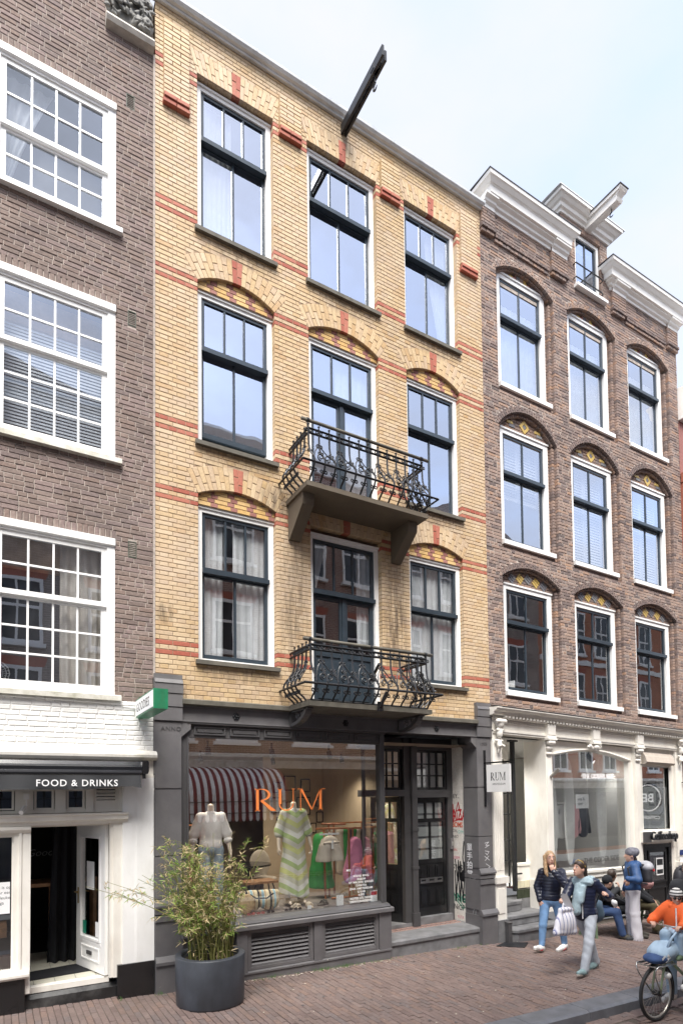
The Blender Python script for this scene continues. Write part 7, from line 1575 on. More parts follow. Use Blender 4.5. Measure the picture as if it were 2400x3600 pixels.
# ------------------------------------------------------------------ people
M['puffer'] = mat('navy_quilted_nylon', (.010,.013,.030), .38, .2, 12, .1, 60, spec=.6); M['puffer2'] = mat('dark_navy_nylon', (.013,.018,.045), .42, .2, 12, .1, 60); M['jeans'] = mat('blue_denim', (.16,.29,.50), .85, .25, 6, .35, 70); M['jeansd'] = mat('dark_blue_denim', (.035,.07,.17), .85, .25, 6, .3, 70); M['greyj'] = mat('light_grey_denim', (.40,.43,.48), .85, .15, 6, .3, 70)
M['sneaker'] = mat('white_leather', (.78,.77,.75), .5, .05, 6, .05); M['tealshoe'] = mat('grey_teal_suede', (.20,.29,.30), .8, .1, 9, .2); M['solew'] = mat('rubber_sole', (.55,.52,.47), .7); M['scarf'] = cloth('pale_blue_scarf', (.36,.47,.52), .95, 0, .2, .6); M['bagw'] = stripes('white_blue_ticking', [(0,(.76,.75,.80)),(.72,(.22,.24,.42)),(.88,(.76,.75,.80)),(.93,(.22,.24,.42)),(.97,(.76,.75,.80))], 15); M['tealbag'] = mat('slate_nylon_bag', (.075,.12,.165), .6, .15, 6, .1)
M['leather'] = mat('black_leather', (.012,.012,.014), .35, .2, 8, .3, 30); M['greyt'] = mat('charcoal_trousers', (.035,.037,.042), .9); M['olive'] = mat('olive_trousers', (.09,.075,.04), .9); M['hiking'] = mat('brown_grey_shoe', (.06,.055,.045), .8); M['whitej'] = mat('off_white_jeans', (.66,.65,.70), .85, .06, 5, .3, 60); M['bluej'] = mat('blue_rain_jacket', (.025,.075,.20), .6, .15, 5, .15, 30); M['orange'] = mat('orange_jacket', (.80,.13,.025), .7, .08, 5, .2, 30); M['babyblue'] = mat('washed_blue_cloth', (.36,.48,.60), .85, .1, 5, .2, 30)
M['beanie_g'] = mat('mottled_grey_knit', (.16,.16,.19), .95, .5, 14, .6, 120); M['beanie_s'] = stripes('striped_knit', [(0,(.70,.69,.66)),(.60,(.03,.03,.035))], 26, 'Z', .95); M['pinkpack'] = mat('dusty_pink_nylon', (.48,.26,.25), .7); M['greypack'] = mat('pale_grey_nylon', (.42,.42,.45), .6); M['darkpack'] = mat('graphite_nylon', (.035,.035,.042), .6)
def quilt(step, amp, axis=(0,0,1)):
    return lambda F, X, Y, Z: F-amp*np.abs(np.sin((X*axis[0]+Y*axis[1]+Z*axis[2])*math.pi/step))**.7
def person(label, J, s, base, skin='skin', group=None, eyes_=True, hands=True):
    t = thing('person', label, 'person', base, group); P, T = body_prims(J, s, hands); hp, hd = head_prims(J, s); sdf_mesh('body', P+hp, M[skin], t, .0085)
    if eyes_: eyes(hd, s, t)
    return t, hd
def hair(t, hd, s, mk, extra=(), cap=1.0, name='hair'):
    r, f, u, c = hd; Rm = np.stack([r, f, u])
    P = [('e', c+u*.040*s-f*.012*s, (.084*s*cap,.098*s*cap,.098*s*cap), Rm, .01), ('x', c+f*.085*s-u*.022*s, (.070*s,.060*s,.098*s), Rm, .012)]+list(extra); return sdf_mesh(name, P, M[mk], t, .009)
# --- young woman walking, hand at her cheek
J = dict(fwd=unit((-.72,-.69,0)), face=unit((-.50,-.86,.05)), pel=V3(8.46,-1.0,.80), chest=V3(8.50,-1.0,1.12), head=V3(8.42,-1.04,1.51),
  shL=V3(8.64,-1.14,1.27), elL=V3(8.42,-1.36,1.08), wrL=V3(8.30,-1.20,1.31), hdL=(V3(-.12,.25,1),V3(.6,.5,0),.9), shR=V3(8.36,-.86,1.27), elR=V3(8.34,-.80,.99), wrR=V3(8.30,-.90,.76), hdR=(V3(0,-.2,-1),V3(1,0,0),.5),
  hipL=V3(8.52,-1.07,.74), knL=V3(8.62,-1.10,.34), anL=V3(8.72,-1.06,-.015), toeL=V3(8.49,-1.10,-.085), hipR=V3(8.40,-.93,.74), knR=V3(8.27,-.98,.35), anR=V3(8.24,-.97,-.005), toeR=V3(8.02,-1.02,.0))
w1, hd = person('young blonde woman in a navy quilted jacket walking with one hand at her cheek', J, 1.0, (8.46,-1.0,-.11))
sdf_mesh('jacket', torso_cloth(J, 1.0, .020, .92, .0), M['puffer'], w1, .009, fn=both(quilt(.055, .006), folds(.004, 31, .11))); sdf_mesh('collar', [('c', J['chest']+V3(0,0,.15), J['chest']+V3(-.03,-.02,.235), .085, .078, .02), ('x', J['head']+V3(-.02,-.02,-.05), (.07,.07,.10), None, .01)], M['puffer'], w1, .010)
sdf_mesh('jeans', leg_cloth(J, 1.0, .008, .004, .93), M['jeans'], w1, .010, fn=folds(.0042, 1))
r, f, u, c = hd; rr = np.cross(J['fwd'], (0,0,1))
hair(w1, hd, 1.0, 'hair_b', [('c', c+r*.085-f*.02+u*.03, c+r*.10+f*.04-u*.26, .035, .022, .03), ('c', c-r*.080-f*.02+u*.03, c-r*.085-u*.22, .030, .02, .03), ('c', c-f*.07, c-f*.09-u*.26, .075, .06, .04), ('c', c+r*.09-u*.1, c+r*.08+f*.07-u*.30, .03, .018, .03)])
for q in 'LR':
    sh_ = shoe(J, q, 1.0, M['sneaker'], w1, M['solew']); a = J['an'+q]; d = unit(J['toe'+q]-a); n_ = V3(.05,-1,0); p = a+d*.05+V3(0,-.047,-.045)
    mb = MB(); mb.tube([p+d*.07+V3(0,.004,-.008), p+d*.01+V3(0,-.001,-.014), p-d*.05+V3(0,.004,.02)], [.003,.009,.002], 5); mb.build('shoe_flash', M['red_marker'], sh_)
# --- older woman with scarf
J = dict(fwd=unit((-.88,-.47,0)), face=unit((-.90,.12,.22)), hup=(.2,0,1), pel=V3(7.95,-2.1,.80), chest=V3(7.93,-2.1,1.12), head=V3(7.79,-2.14,1.48),
  shL=V3(8.03,-2.27,1.27), elL=V3(8.22,-2.36,1.03), wrL=V3(8.02,-2.46,1.09), hdL=(V3(-.8,-.1,.55),V3(0,.6,-.8),.9), shR=V3(7.80,-1.94,1.27), elR=V3(7.62,-1.98,1.02), wrR=V3(7.44,-2.14,1.05), hdR=(V3(-1,-.25,.0),V3(0,.3,-1),.75),
  hipL=V3(7.97,-2.19,.74), knL=V3(7.78,-2.28,.37), anL=V3(7.64,-2.30,.01), toeL=V3(7.43,-2.36,.0), hipR=V3(7.92,-2.02,.74), knR=V3(8.07,-2.06,.36), anR=V3(8.20,-2.07,-.01), toeR=V3(7.97,-2.10,-.08))
w2, hd = person('woman in a dark blue quilted jacket and pale blue scarf looking up while walking', J, 1.0, (7.95,-2.1,-.11))
sdf_mesh('jacket', torso_cloth(J, 1.0, .024, .93, .03), M['puffer2'], w2, .009, fn=both(quilt(.055, .005), folds(.004, 32, .11))); sdf_mesh('trousers', leg_cloth(J, 1.0, .010, .014, 1.0), M['greyj'], w2, .010, fn=folds(.0042, 2))
fw = J['fwd']; rr = np.cross(fw, (0,0,1)); mb = MB(); mb.tube([J['chest']+fw*.142+V3(0,0,z)+rr*.0 for z in (.12,0,-.1,-.2,-.30,-.40)], .007, 5); mb.build('zip', M['white_print'], w2)
ch = J['chest']; sdf_mesh('scarf', [('c', ch+V3(0,0,.16)+fw*.09+rr*.10, ch+V3(0,0,.16)+fw*.09-rr*.10, .06, .06, .03), ('c', ch+V3(0,0,.18)-fw*.09+rr*.08, ch+V3(0,0,.18)-fw*.09-rr*.09, .055, .055, .03), ('c', ch+V3(0,0,.17)+rr*.11, ch+V3(0,0,.17)+rr*.10-fw*.06, .055,.055,.03), ('c', ch+V3(0,0,.17)-rr*.12, ch+V3(0,0,.17)-rr*.12-fw*.06, .055,.055,.03), ('c', ch+V3(0,0,.20)+fw*.06+rr*.07, ch+V3(0,0,.20)+fw*.07-rr*.08, .05,.05,.03),
  ('c', ch+fw*.13+rr*.06+V3(0,0,.10), ch+fw*.17+rr*.09+V3(0,0,-.28), .05, .075, .03), ('c', ch+fw*.13-rr*.02+V3(0,0,.08), ch+fw*.17+rr*.02+V3(0,0,-.12), .04, .05, .03)], M['scarf'], w2, .010, fn=lambda F, X, Y, Z: F+.004*np.sin(X*150+Y*90))
r, f, u, c = hd; hair(w2, hd, 1.0, 'hair_d', [('c', c-f*.09, c-f*.13-u*.08, .055, .035, .03), ('e', c-f*.135-u*.10, (.04,.04,.05), None, .02), ('e', c-f*.01+u*.07, (.085,.10,.075), np.stack([r,f,u]), .02)])
mb = MB(); mb.tube([c+u*.115+f*.03+r*.07, c+u*.135+f*.05, c+u*.115+f*.03-r*.07], .008, 5); mb.tube([c+u*.115+f*.03-r*.07, c+u*.04-f*.03-r*.09], .006, 5); mb.build('sunglasses', M['goldbrick'], w2)
for q in 'LR': shoe(J, q, 1.0, M['tealshoe'], w2, M['solew'])
o = MB(); o.raw([(7.20,-2.26,1.14),(7.26,-2.32,1.18),(7.46,-2.30,.90),(7.40,-2.22,.86),(7.20,-2.264,1.14),(7.26,-2.324,1.18),(7.46,-2.304,.90),(7.40,-2.224,.86)], [(0,1,2,3),(4,5,6,7)]); tag(o.build('street_map', M['white_print'], recalc=False), 'folded paper map held by the woman with the pale blue scarf', 'map')
t = thing('striped_tote_bag', 'white tote bag with thin blue stripes hanging from the hand of the scarf woman', 'bag', (7.3,-2.26,.6)); sdf_mesh('bag_body', [('c', (7.20,-2.26,.93), (7.42,-2.26,.93), .035, .035, .02), ('c', (7.20,-2.26,.93), (7.10,-2.26,.62), .03, .055, .03), ('c', (7.42,-2.26,.93), (7.46,-2.26,.60), .03, .055, .03), ('e', (7.30,-2.26,.72), (.20,.075,.17), None, .04), ('c', (7.10,-2.26,.615), (7.46,-2.26,.59), .045, .045, .03)], M['bagw'], t, .010)
for x in (7.30, 7.37): MB().tube([(x-.05,-2.24,.93),(7.37,-2.20,1.07),(7.40,-2.2,1.08),(x+.05,-2.25,.93)], .014, 6).build('bag_handle', M['bagw'], t)
t = thing('shoulder_bag', 'slate blue nylon bag at the back of the woman with the scarf', 'bag', (8.35,-2.0,.7)); sdf_mesh('bag_body', [('e', (8.33,-1.98,.82), (.15,.11,.12), None, .04), ('e', (8.35,-1.98,.70), (.17,.12,.14), None, .05), ('c', (8.26,-2.0,.90), (8.46,-1.98,.86), .05, .05, .03)], M['tealbag'], t, .011); MB().tube([(8.27,-2.05,.88),(8.15,-2.26,1.15),(8.03,-2.30,1.31),(7.96,-2.1,1.36),(8.2,-1.95,1.1),(8.36,-1.95,.9)], .014, 6).build('strap', M['tealbag'], t)
o = MB(); o.tube([(8.06,-2.50,1.02),(8.10,-2.505,.99),(8.14,-2.50,.93)], [.02,.045,.03], 8); tag(o.build('face_mask', M['white_print'], smooth=True), 'white face mask dangling from the wrist of the scarf woman', 'mask')
# --- standing woman seen from behind with a backpack
J = standJ(10.62, -1.12, -.18, (-.80,.60), 1.02); J['face'] = unit((-.75,.62,.0)); J['elL'] = J['shL']+V3(-.10,-.12,-.26); J['wrL'] = J['elL']+V3(-.16,.12,.04)
w3, hd = person('woman seen from behind in a blue jacket and wide white jeans', J, 1.02, (10.62,-1.12,-.18), eyes_=False)
sdf_mesh('jacket', torso_cloth(J, 1.02, .030, .92, .0), M['bluej'], w3, .012, fn=folds(.0042, 10)); sdf_mesh('jeans', leg_cloth(J, 1.02, .012, .048, 1.1), M['whitej'], w3, .012, fn=folds(.0042, 3))
r, f, u, c = hd; sdf_mesh('knit_hat', [('e', c+u*.055-f*.02, (.098,.118,.105), np.stack([r,f,u]), .02), ('e', c+u*.07-f*.09, (.08,.075,.08), np.stack([r,f,u]), .03), ('x', c+f*.06-u*.07, (.1,.1,.09), np.stack([r,f,u]), .01)], M['beanie_g'], w3, .010); sdf_mesh('ponytail', [('c', c-f*.08-u*.06, c-f*.13-u*.24, .038, .016, .02)], M['hair_d'], w3, .010); sdf_mesh('hood', [('c', J['chest']-f*.07+u*.16-r*.10, J['chest']-f*.07+u*.16+r*.10, .075, .075, .04)], M['bluej'], w3, .012)
for q in 'LR': shoe(J, q, 1.0, M['greyt'], w3)
mb = MB(); 
for q in 'LR':
    a = J['an'+q]
    for k in range(14): t_ = k*.449; d = V3(math.cos(t_), math.sin(t_), 0); mb.tube([a+d*.098+V3(0,0,-.055), a+d*.104+V3(0,0,-.075), a+d*.108+V3(0,0,-.098)], .006, 4)
tag(mb.build('frayed_hem', M['whitej'], w3), kind='stuff')
bk = J['chest']-J['fwd']*.25; rr = np.cross(J['fwd'], (0,0,1)); Tm = np.stack([rr, J['fwd'], V3(0,0,1)]); BP = thing('backpack', 'roll-top backpack in pale grey, graphite and dusty pink on the standing woman', 'backpack', tuple(bk-[0,0,.3]))
sdf_mesh('pack_body', [('e', bk+V3(0,0,-.10), (.19,.11,.20), Tm, .03), ('e', bk+V3(0,0,.02), (.18,.11,.17), Tm, .03)], M['darkpack'], BP, .012); sdf_mesh('pack_base', [('e', bk+V3(0,0,-.19)-J['fwd']*.006, (.192,.118,.13), Tm, .03)], M['pinkpack'], BP, .012, fn=lambda F, X, Y, Z: np.maximum(F, Z-(bk[2]-.175))); sdf_mesh('pack_flap', [('e', bk+V3(0,0,.11)-J['fwd']*.01, (.19,.125,.115), Tm, .03)], M['greypack'], BP, .012, fn=lambda F, X, Y, Z: np.maximum(F, (bk[2]+.06)-Z))
for sg in (-1,1): MB().tube([bk+rr*.10*sg+V3(0,0,.14), J['chest']+rr*.13*sg+V3(0,0,.19)-J['fwd']*.03, J['chest']+rr*.14*sg+J['fwd']*.13+V3(0,0,.10), J['chest']+rr*.15*sg+J['fwd']*.08-V3(0,0,.15), bk+rr*.17*sg+V3(0,0,-.2)], .017, 6).build('strap', M['darkpack'], BP)
MB().tube([bk+rr*.05*1-J['fwd']*.13+V3(0,0,.07), bk+rr*.05-J['fwd']*.135+V3(0,0,.02)], .018, 6).build('buckle', M['red_marker'], BP); MB().tube([bk-rr*.12-J['fwd']*.10+V3(0,0,.08), bk-rr*.13-J['fwd']*.105+V3(0,0,.04)], .018, 6).build('buckle', M['red_marker'], BP)
# --- bench and three seated people
M['greenp'] = mat('olive_green_paint', (.10,.145,.085), .5, .15, 6, .1); BN = thing('bench', 'olive green wooden bench under the cream display window with people sitting on it', 'bench', (11.1,-.55,-.19)); MB().box(9.95,12.2,-.72,-.36,.20,.245).build('seat', M['greenp'], BN)
for x in (10.08, 12.05):
    for y, dy in ((-.68,-.06),(-.40,.05)): MB().tube([(x,y,.20),(x-.05,y+dy,-.19)], .032, 4).build('leg', M['greenp'], BN)
    MB().box(x-.05,x-.01,-.66,-.42,-.02,.03).build('stretcher', M['greenp'], BN)
def sitJ(x, y, zs, fwd, s=1.0, lean=.06, kx=0.0, kz=.0, ext=.0):
    f = unit((fwd[0],fwd[1],0)); r = np.cross(f,(0,0,1)); o = V3(x,y,zs); u = V3(0,0,1); P = lambda a,b,c: o+r*a*s+f*b*s+u*c*s; J = dict(fwd=f, face=f); g0 = gz(x)-zs
    J['pel'] = P(0,.02,.11); J['chest'] = P(0,lean*1.5,.43); J['head'] = P(0,lean*2.2+.05,.74)
    for q, g in (('L',-1),('R',1)):
        J['sh'+q] = P(.185*g,lean*1.7,.56); J['el'+q] = P(.25*g,lean+.08,.30); J['wr'+q] = P(.06*g,lean+.33,.20); J['hip'+q] = P(.095*g,.05,.09); J['kn'+q] = P(.12*g+kx,.46,.10+kz)
        a = P(.12*g+kx*1.3,.46+ext,0); a[2] = zs+g0+.09; J['an'+q] = a; t_ = a+f*.18; t_[2] = zs+g0+.03; J['toe'+q] = t_; J['hd'+q] = (f*.6-r*g*.5-u*.3, -u, .5)
    return J
J = sitJ(10.17, -.52, .245, (.62,-.78), .98, .10, ext=.10); J['head'] += V3(.03,-.04,-.08); J['face'] = unit((.95,-.25,-.12)); J['elR'] = J['chest']+V3(-.06,-.24,-.05); J['wrR'] = J['head']+V3(.10,-.17,-.10); J['hdR'] = (V3(.3,.25,.7),V3(-.5,.6,0),.6)
p1_, hd = person('seated person in a black knit cap holding a cigarette to the mouth', J, .98, (10.17,-.52,.245), 'skin', 'people sitting on the green bench'); sdf_mesh('jacket', torso_cloth(J, .98, .03, .9), M['greyt'], p1_, .012, fn=folds(.0042, 11)); sdf_mesh('jeans', leg_cloth(J, .98, .016, .014, .97), M['jeansd'], p1_, .012, fn=folds(.0042, 4))
r, f, u, c = hd; sdf_mesh('knit_cap', [('e', c+u*.05-f*.015, (.090,.108,.100), np.stack([r,f,u]), .01), ('x', c+f*.06-u*.06, (.12,.13,.085), np.stack([r,f,u]), .01)], M['blackcloth'], p1_, .010); [shoe(J, q, 1.05, M['hiking'], p1_) for q in 'LR']
o = MB(); hnd = J['wrR']; o.tube([hnd+V3(.03,.03,.07), hnd+V3(.11,.02,.085)], .005, 5); tag(o.build('cigarette', M['white_print']), 'white cigarette in the hand of the seated person in the black cap', 'cigarette')
J = sitJ(10.60, -.50, .245, (.50,-.87), 1.0, .05, ext=.12); J['face'] = unit((.93,.30,.02)); p2_, hd = person('seated dark-haired man in a black leather jacket with clasped hands', J, 1.0, (10.6,-.5,.245), 'skin2', 'people sitting on the green bench')
sdf_mesh('jacket', torso_cloth(J, 1.0, .034, .9), M['leather'], p2_, .012, fn=folds(.0042, 12)); sdf_mesh('trousers', leg_cloth(J, 1.0, .016, .014, .97), M['greyt'], p2_, .012, fn=folds(.0042, 5)); hair(p2_, hd, 1.0, 'hair_d'); [shoe(J, q, 1.05, M['hiking'], p2_) for q in 'LR']; r, f, u, c = hd; mb = MB(); mb.tube([c+u*.11+f*.04+r*.07, c+u*.13+f*.05, c+u*.11+f*.04-r*.07], .011, 5); mb.build('sunglasses', M['black'], p2_)
J = sitJ(11.42, -.50, .245, (.35,-.93), 1.02, .08, ext=.05); J['face'] = unit((-.85,-.5,-.1)); J['wrR'] = J['knR']+V3(0,-.02,.07); J['elR'] = (J['shR']+J['wrR'])/2+V3(-.1,.08,-.05); J['hdR'] = (V3(.5,-.6,-.5),V3(0,.5,-.8),.5); p3_, hd = person('seated man in a dark blue cap with a hand on his olive-trousered knee', J, 1.02, (11.42,-.5,.245), 'skin2', 'people sitting on the green bench')
sdf_mesh('jersey', torso_cloth(J, 1.02, .03, .9), M['blackcloth'], p3_, .012, fn=folds(.0042, 13)); sdf_mesh('trousers', leg_cloth(J, 1.02, .02, .016, .97), M['olive'], p3_, .012, fn=folds(.0042, 6)); r, f, u, c = hd; sdf_mesh('cap', [('e', c+u*.055-f*.01, (.090,.106,.085), np.stack([r,f,u]), .01), ('e', c+u*.045+f*.12, (.065,.06,.014), np.stack([r,f,u]), .01), ('x', c+f*.06-u*.07, (.12,.14,.09), np.stack([r,f,u]), .006)], M['jeansd'], p3_, .010); [shoe(J, q, 1.05, M['hiking'], p3_) for q in 'LR']
# --- man with black backpack at the right edge
J = standJ(11.25, -1.95, -.19, (.55,-.83), 1.0); J['face'] = unit((.8,-.6,0)); p4_, hd = person('man in a blue jacket with a black backpack cut off by the right edge', J, 1.0, (11.25,-1.95,-.19), 'skin'); sdf_mesh('jacket', torso_cloth(J, 1.0, .05, .9, .03), M['bluej'], p4_, .013, fn=folds(.0042, 14)); sdf_mesh('trousers', leg_cloth(J, 1.0, .02, .02), M['greyt'], p4_, .013, fn=folds(.0042, 7)); hair(p4_, hd, 1.0, 'hair_d'); [shoe(J, q, 1.0, M['hiking'], p4_) for q in 'LR']
bk = J['chest']-J['fwd']*.24; Tm = np.stack([np.cross(J['fwd'],(0,0,1)), J['fwd'], V3(0,0,1)]); t = thing('backpack', 'soft black backpack worn by the man in blue at the right edge', 'backpack', tuple(bk-[0,0,.3])); sdf_mesh('pack_body', [('e', bk+V3(0,0,-.08), (.16,.11,.25), Tm, .03), ('e', bk+V3(0,0,-.20), (.15,.12,.14), Tm, .04)], M['darkpack'], t, .014)
for sg in (-1,1): MB().tube([bk+Tm[0]*.10*sg+V3(0,0,.16), J['chest']+Tm[0]*.13*sg+V3(0,0,.22), J['chest']+Tm[0]*.14*sg+J['fwd']*.15+V3(0,0,.08)], .02, 6).build('strap', M['darkpack'], t)

# ------------------------------------------------------------------ bicycle with child and rider
M['bikeg'] = mat('pale_green_enamel', (.30,.38,.22), .3, .08, 5, .0, coat=.4); M['tyre'] = mat('tyre_rubber', (.02,.02,.021), .7, .2, 9, .1); M['rim'] = mat('steel_rim', (.55,.53,.48), .3, .1, 5, 0, metal=.9); M['lamp'] = mat('lamp_glass', (.7,.7,.68), .1, .02, 5, 0)
BY = -3.72; RZ0 = -.205; WX = 7.17; WR = .345; BK = thing('bicycle', 'pale green city bicycle with a front carrier riding in from the right edge', 'bicycle', (WX, BY, RZ0))
def wheel(cx):
    c = (cx, BY, RZ0+WR); circ = lambda r, y=0: [(c[0]+r*math.cos(k*.1745), BY+y, c[2]+r*math.sin(k*.1745)) for k in range(37)]
    mb = MB(); mb.tube(circ(WR-.02), .021, 8, cap=False); w_ = mb.build('wheel', M['tyre'], BK, smooth=True); mb = MB(); mb.tube(circ(WR-.045), .014, 6, cap=False); mb.build('rim', M['rim'], w_, smooth=True)
    mb = MB()
    for k in range(28): a = k*.2244; b = a+(.5 if k % 2 else -.5); mb.tube([(c[0]+.028*math.cos(b), BY+(.03 if k % 4 < 2 else -.03), c[2]+.028*math.sin(b)), (c[0]+(WR-.05)*math.cos(a), BY, c[2]+(WR-.05)*math.sin(a))], .0018, 4)
    tag(mb.build('spokes', M['rim'], w_), kind='stuff'); mb = MB(); mb.tube([(c[0],BY-.045,c[2]),(c[0],BY+.045,c[2])], .035, 10); mb.build('hub', M['iron'], w_)
wheel(WX); wheel(WX+1.12); c = (WX, RZ0+WR); hx, hz_ = WX+.20, .62
for sg in (-1, 1): MB().tube([(c[0],BY+.055*sg,c[1]),(c[0]+.03,BY+.055*sg,c[1]+.14),(c[0]+.12,BY+.05*sg,c[1]+.38),(c[0]+.15,BY+.03*sg,c[1]+.42)], [.012,.014,.017,.017], 8).build('fork_blade', M['bikeg'], BK, smooth=True)
MB().tube([(c[0]+.145,BY,c[1]+.40),(hx+.02,BY,hz_),(hx+.05,BY,hz_+.10)], [.03,.022,.018], 8).build('head_tube', M['bikeg'], BK, smooth=True)
for a, b in (((hx,BY,hz_-.04),(hx+.62,BY,.10)),((hx+.01,BY,hz_+.02),(hx+.70,BY,.38))): MB().tube([a,b], .021, 8).build('frame_tube', M['bikeg'], BK, smooth=True)
MB().tube([(hx+.62,BY,.10),(hx+.45,BY,.75)], .018, 8).build('seat_tube', M['bikeg'], BK); MB().tube([(hx+.62,BY,.10),(WX+1.12,BY,c[1])], .014, 8).build('chain_stay', M['bikeg'], BK)
MB().tube([(c[0]+(WR+.02)*math.cos(a), BY, c[1]+(WR+.02)*math.sin(a)) for a in [R(20+k*9) for k in range(-5, 11)]], .016, 6).build('mudguard', M['tyre'], BK)
mb = MB(); z = .50; x0, x1 = WX-.17, WX+.20
for y in (-.13,-.065,0,.065,.13): mb.tube([(x0,BY+y,z),(x1,BY+y,z)], .007, 5)
mb.tube([(x0,BY-.15,z),(x0,BY+.15,z)], .009, 5); mb.tube([(x1,BY-.15,z),(x1,BY+.15,z)], .009, 5)
tag(mb.build('carrier_deck', M['rim'], BK), kind='stuff')
for sg in (-1, 1): MB().tube([(x1,BY+.14*sg,z),(x0-.0,BY+.14*sg,z+.015),(x0-.03,BY+.13*sg,z-.02),(x0-.02,BY+.11*sg,z-.10),(c[0]+.0,BY+.065*sg,c[1])], .0085, 6).build('carrier_stay', M['chrome'], BK, smooth=True)
t = MB(); t.ball((WX+.10,BY-.085,.36), (.045,.05,.045), 10); t.build('front_lamp', M['lamp'], BK, smooth=True)
MB().tube([(hx+.05,BY,hz_+.10),(hx+.08,BY,.93)], .012, 8).build('stem', M['chrome'], BK); MB().tube([(hx+.26,BY-.30,.93),(hx+.12,BY-.24,.95),(hx+.07,BY-.08,.94),(hx+.07,BY+.08,.94),(hx+.12,BY+.24,.95),(hx+.26,BY+.30,.93)], .012, 8).build('handlebar', M['chrome'], BK, smooth=True)
for sg in (-1,1): MB().tube([(hx+.26,BY+.30*sg,.93),(hx+.36,BY+.31*sg,.92)], .018, 8).build('grip', M['black'], BK)
sdf_mesh('saddle', [('e', (hx+.52,BY,.80), (.14,.10,.045), None, .03)], M['black'], BK, .014); MB().box(hx+.20,hx+.42,BY-.12,BY+.12,.70,.74).build('child_seat', M['black'], BK)
MB().tube([(hx+.62,BY-.10,.10),(hx+.62,BY+.10,.10)], .09, 12).build('crank', M['iron'], BK)
t = thing('front_bag', 'crumpled light blue and navy cloth bag lying on the bicycle carrier', 'bag', (WX+.05,BY,.51)); sdf_mesh('bag_body', [('e', (WX+.12,BY,.62), (.17,.15,.11), None, .05), ('e', (WX+.19,BY,.665), (.15,.13,.10), None, .06), ('c', (WX+.05,BY-.06,.60), (WX+.30,BY-.05,.66), .07, .09, .05)], M['babyblue'], t, .012, fn=folds(.010, 77, .12))
MB().tube([(WX+.10,BY-.10,.70),(WX+.16,BY-.12,.82),(WX+.26,BY-.16,.93),(WX+.33,BY-.18,.93),(WX+.33,BY-.12,.80),(WX+.30,BY-.08,.70)], [.02,.015,.012,.012,.014,.02], 6).build('bag_handle', M['babyblue'], t, smooth=True); sdf_mesh('navy_part', [('e', (WX-.01,BY-.01,.575), (.16,.14,.065), None, .04)], M['jeansd'], t, .012); ribbon([[(WX-.08,.60),(WX-.03,.625)],[(WX-.01,.56),(WX+.06,.60)],[(WX+.03,.63),(WX+.08,.60)]], .03, 'white_print', 'print', t, lambda u, v, o: (u, BY-.145+.0, v))
# child
J = sitJ(7.74, -3.66, .77, (-.93,-.36), .66, .05); J['face'] = unit((-.80,-.60,-.02)); J['head'] = V3(7.70,-3.70,1.265); J['wrL'] = V3(7.46,-3.90,.97); J['elL'] = V3(7.62,-3.86,.95); J['wrR'] = V3(7.44,-3.50,.97); J['elR'] = V3(7.55,-3.46,.97)
for q in 'LR': J['an'+q] = J['kn'+q]+V3(.02,0,-.24); J['toe'+q] = J['an'+q]+V3(-.11,-.03,-.04)
kid, hd = person('small child in an orange jacket, striped hat and sunglasses riding on the bicycle', J, .80, (7.74,-3.66,.77), eyes_=False); r, f, u, c = hd
sdf_mesh('jacket', torso_cloth(J, .70, .035, .92, .02), M['orange'], kid, .009, fn=folds(.0042, 15)); sdf_mesh('hood', [('c', J['chest']+V3(0,0,.12)-f*.05-r*.06, J['chest']+V3(0,0,.12)-f*.05+r*.06, .055,.055,.03), ('c', J['chest']+V3(0,0,.11)+f*.05-r*.05, J['chest']+V3(0,0,.11)+f*.05+r*.05, .035,.035,.03)], M['orange'], kid, .009); sdf_mesh('trousers', leg_cloth(J, .7, .016, .01), M['babyblue'], kid, .010, fn=folds(.0042, 8))
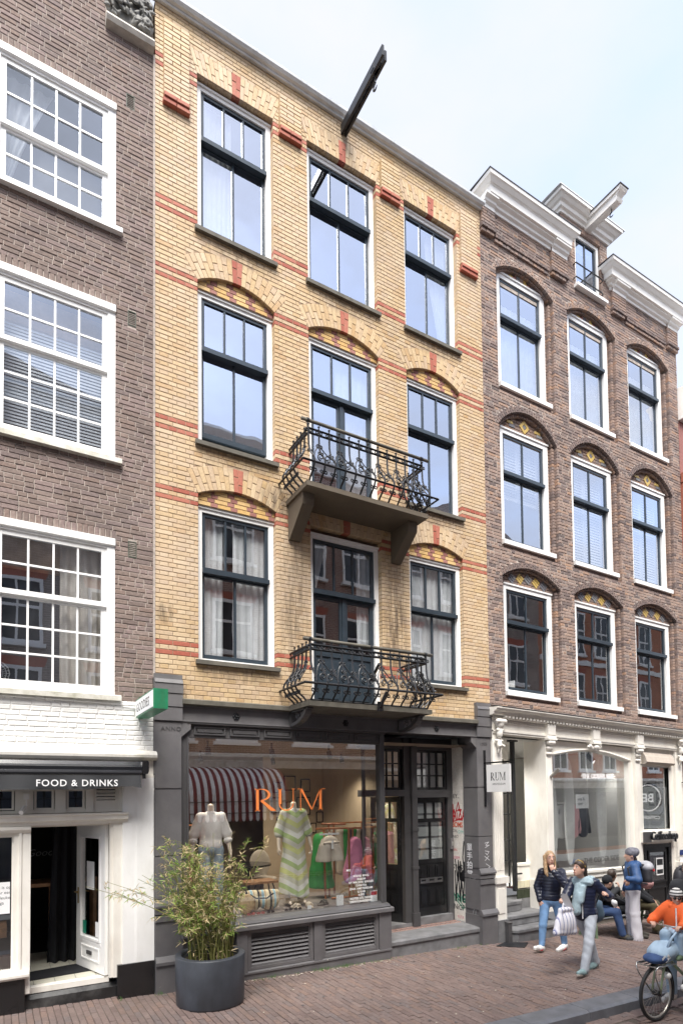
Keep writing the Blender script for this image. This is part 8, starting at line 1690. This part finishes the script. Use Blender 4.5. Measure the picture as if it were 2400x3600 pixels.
MB().tube([J['chest']+f*.115+V3(0,0,z) for z in (.10,.03,-.05,-.13,-.2)], .009, 5).build('zip', M['white_print'], kid); sdf_mesh('knit_hat', [('e', c+u*.052-f*.01, (.080,.090,.082), np.stack([r,f,u]), .02), ('x', c+f*.05-u*.055, (.11,.12,.075), np.stack([r,f,u]), .01)], M['beanie_s'], kid, .008); sdf_mesh('hair', [('c', c+r*.06+u*.02, c+r*.062-u*.05+f*.01, .014,.010,.01), ('c', c-r*.06+u*.02, c-r*.062-u*.05+f*.01, .014,.010,.01), ('c', c+f*.072-r*.035+u*.04, c+f*.072+r*.035+u*.04, .012,.012,.01)], M['hair_d'], kid, .008)
mb = MB()
for sg in (-1,1): mb.ball(c+f*.078+r*.029*sg+u*.008, (.026,.016,.02), 8)
mb.tube([c+f*.088-r*.02+u*.014, c+f*.088+r*.02+u*.014], .005, 4); mb.build('sunglasses', M['black'], kid, smooth=True)
[shoe(J, q, .7, M['greenp'], kid) for q in 'LR']
# rider behind the child
J = sitJ(8.02, BY, .84, (-1,-.05), 1.0, .04); J['head'] = V3(7.98,BY,1.62); J['face'] = unit((-1,-.1,0))
for q, g in (('L',-1),('R',1)): J['kn'+q] = V3(7.62,BY-.13*g*-1*1,.62) if q == 'L' else V3(7.70,BY+.13,.50); J['an'+q] = V3(7.72,BY+(-.13 if q == 'L' else .13),.24 if q == 'L' else .02); J['toe'+q] = J['an'+q]+V3(-.19,0,-.06); J['wr'+q] = V3(hx+.40,BY+(-.30 if q == 'L' else .30),.96); J['el'+q] = (J['sh'+q]+J['wr'+q])/2+V3(.08,0,-.10); J['hd'+q] = (V3(-1,0,-.1),V3(0,0,-1),.8)
J['knL'] = V3(7.66,BY-.14,.60)
rd_, hd = person('adult cyclist in light blue jeans behind the child, mostly beyond the right edge', J, 1.0, (8.02,BY,.84)); sdf_mesh('coat', torso_cloth(J, 1.0, .04, .9), M['greyt'], rd_, .013, fn=folds(.0042, 16)); sdf_mesh('jeans', leg_cloth(J, 1.0, .014, .01, .95), M['babyblue'], rd_, .012, fn=folds(.0042, 9)); hair(rd_, hd, 1.0, 'hair_d'); [shoe(J, q, 1.0, M['sneaker'], rd_, M['solew']) for q in 'LR']
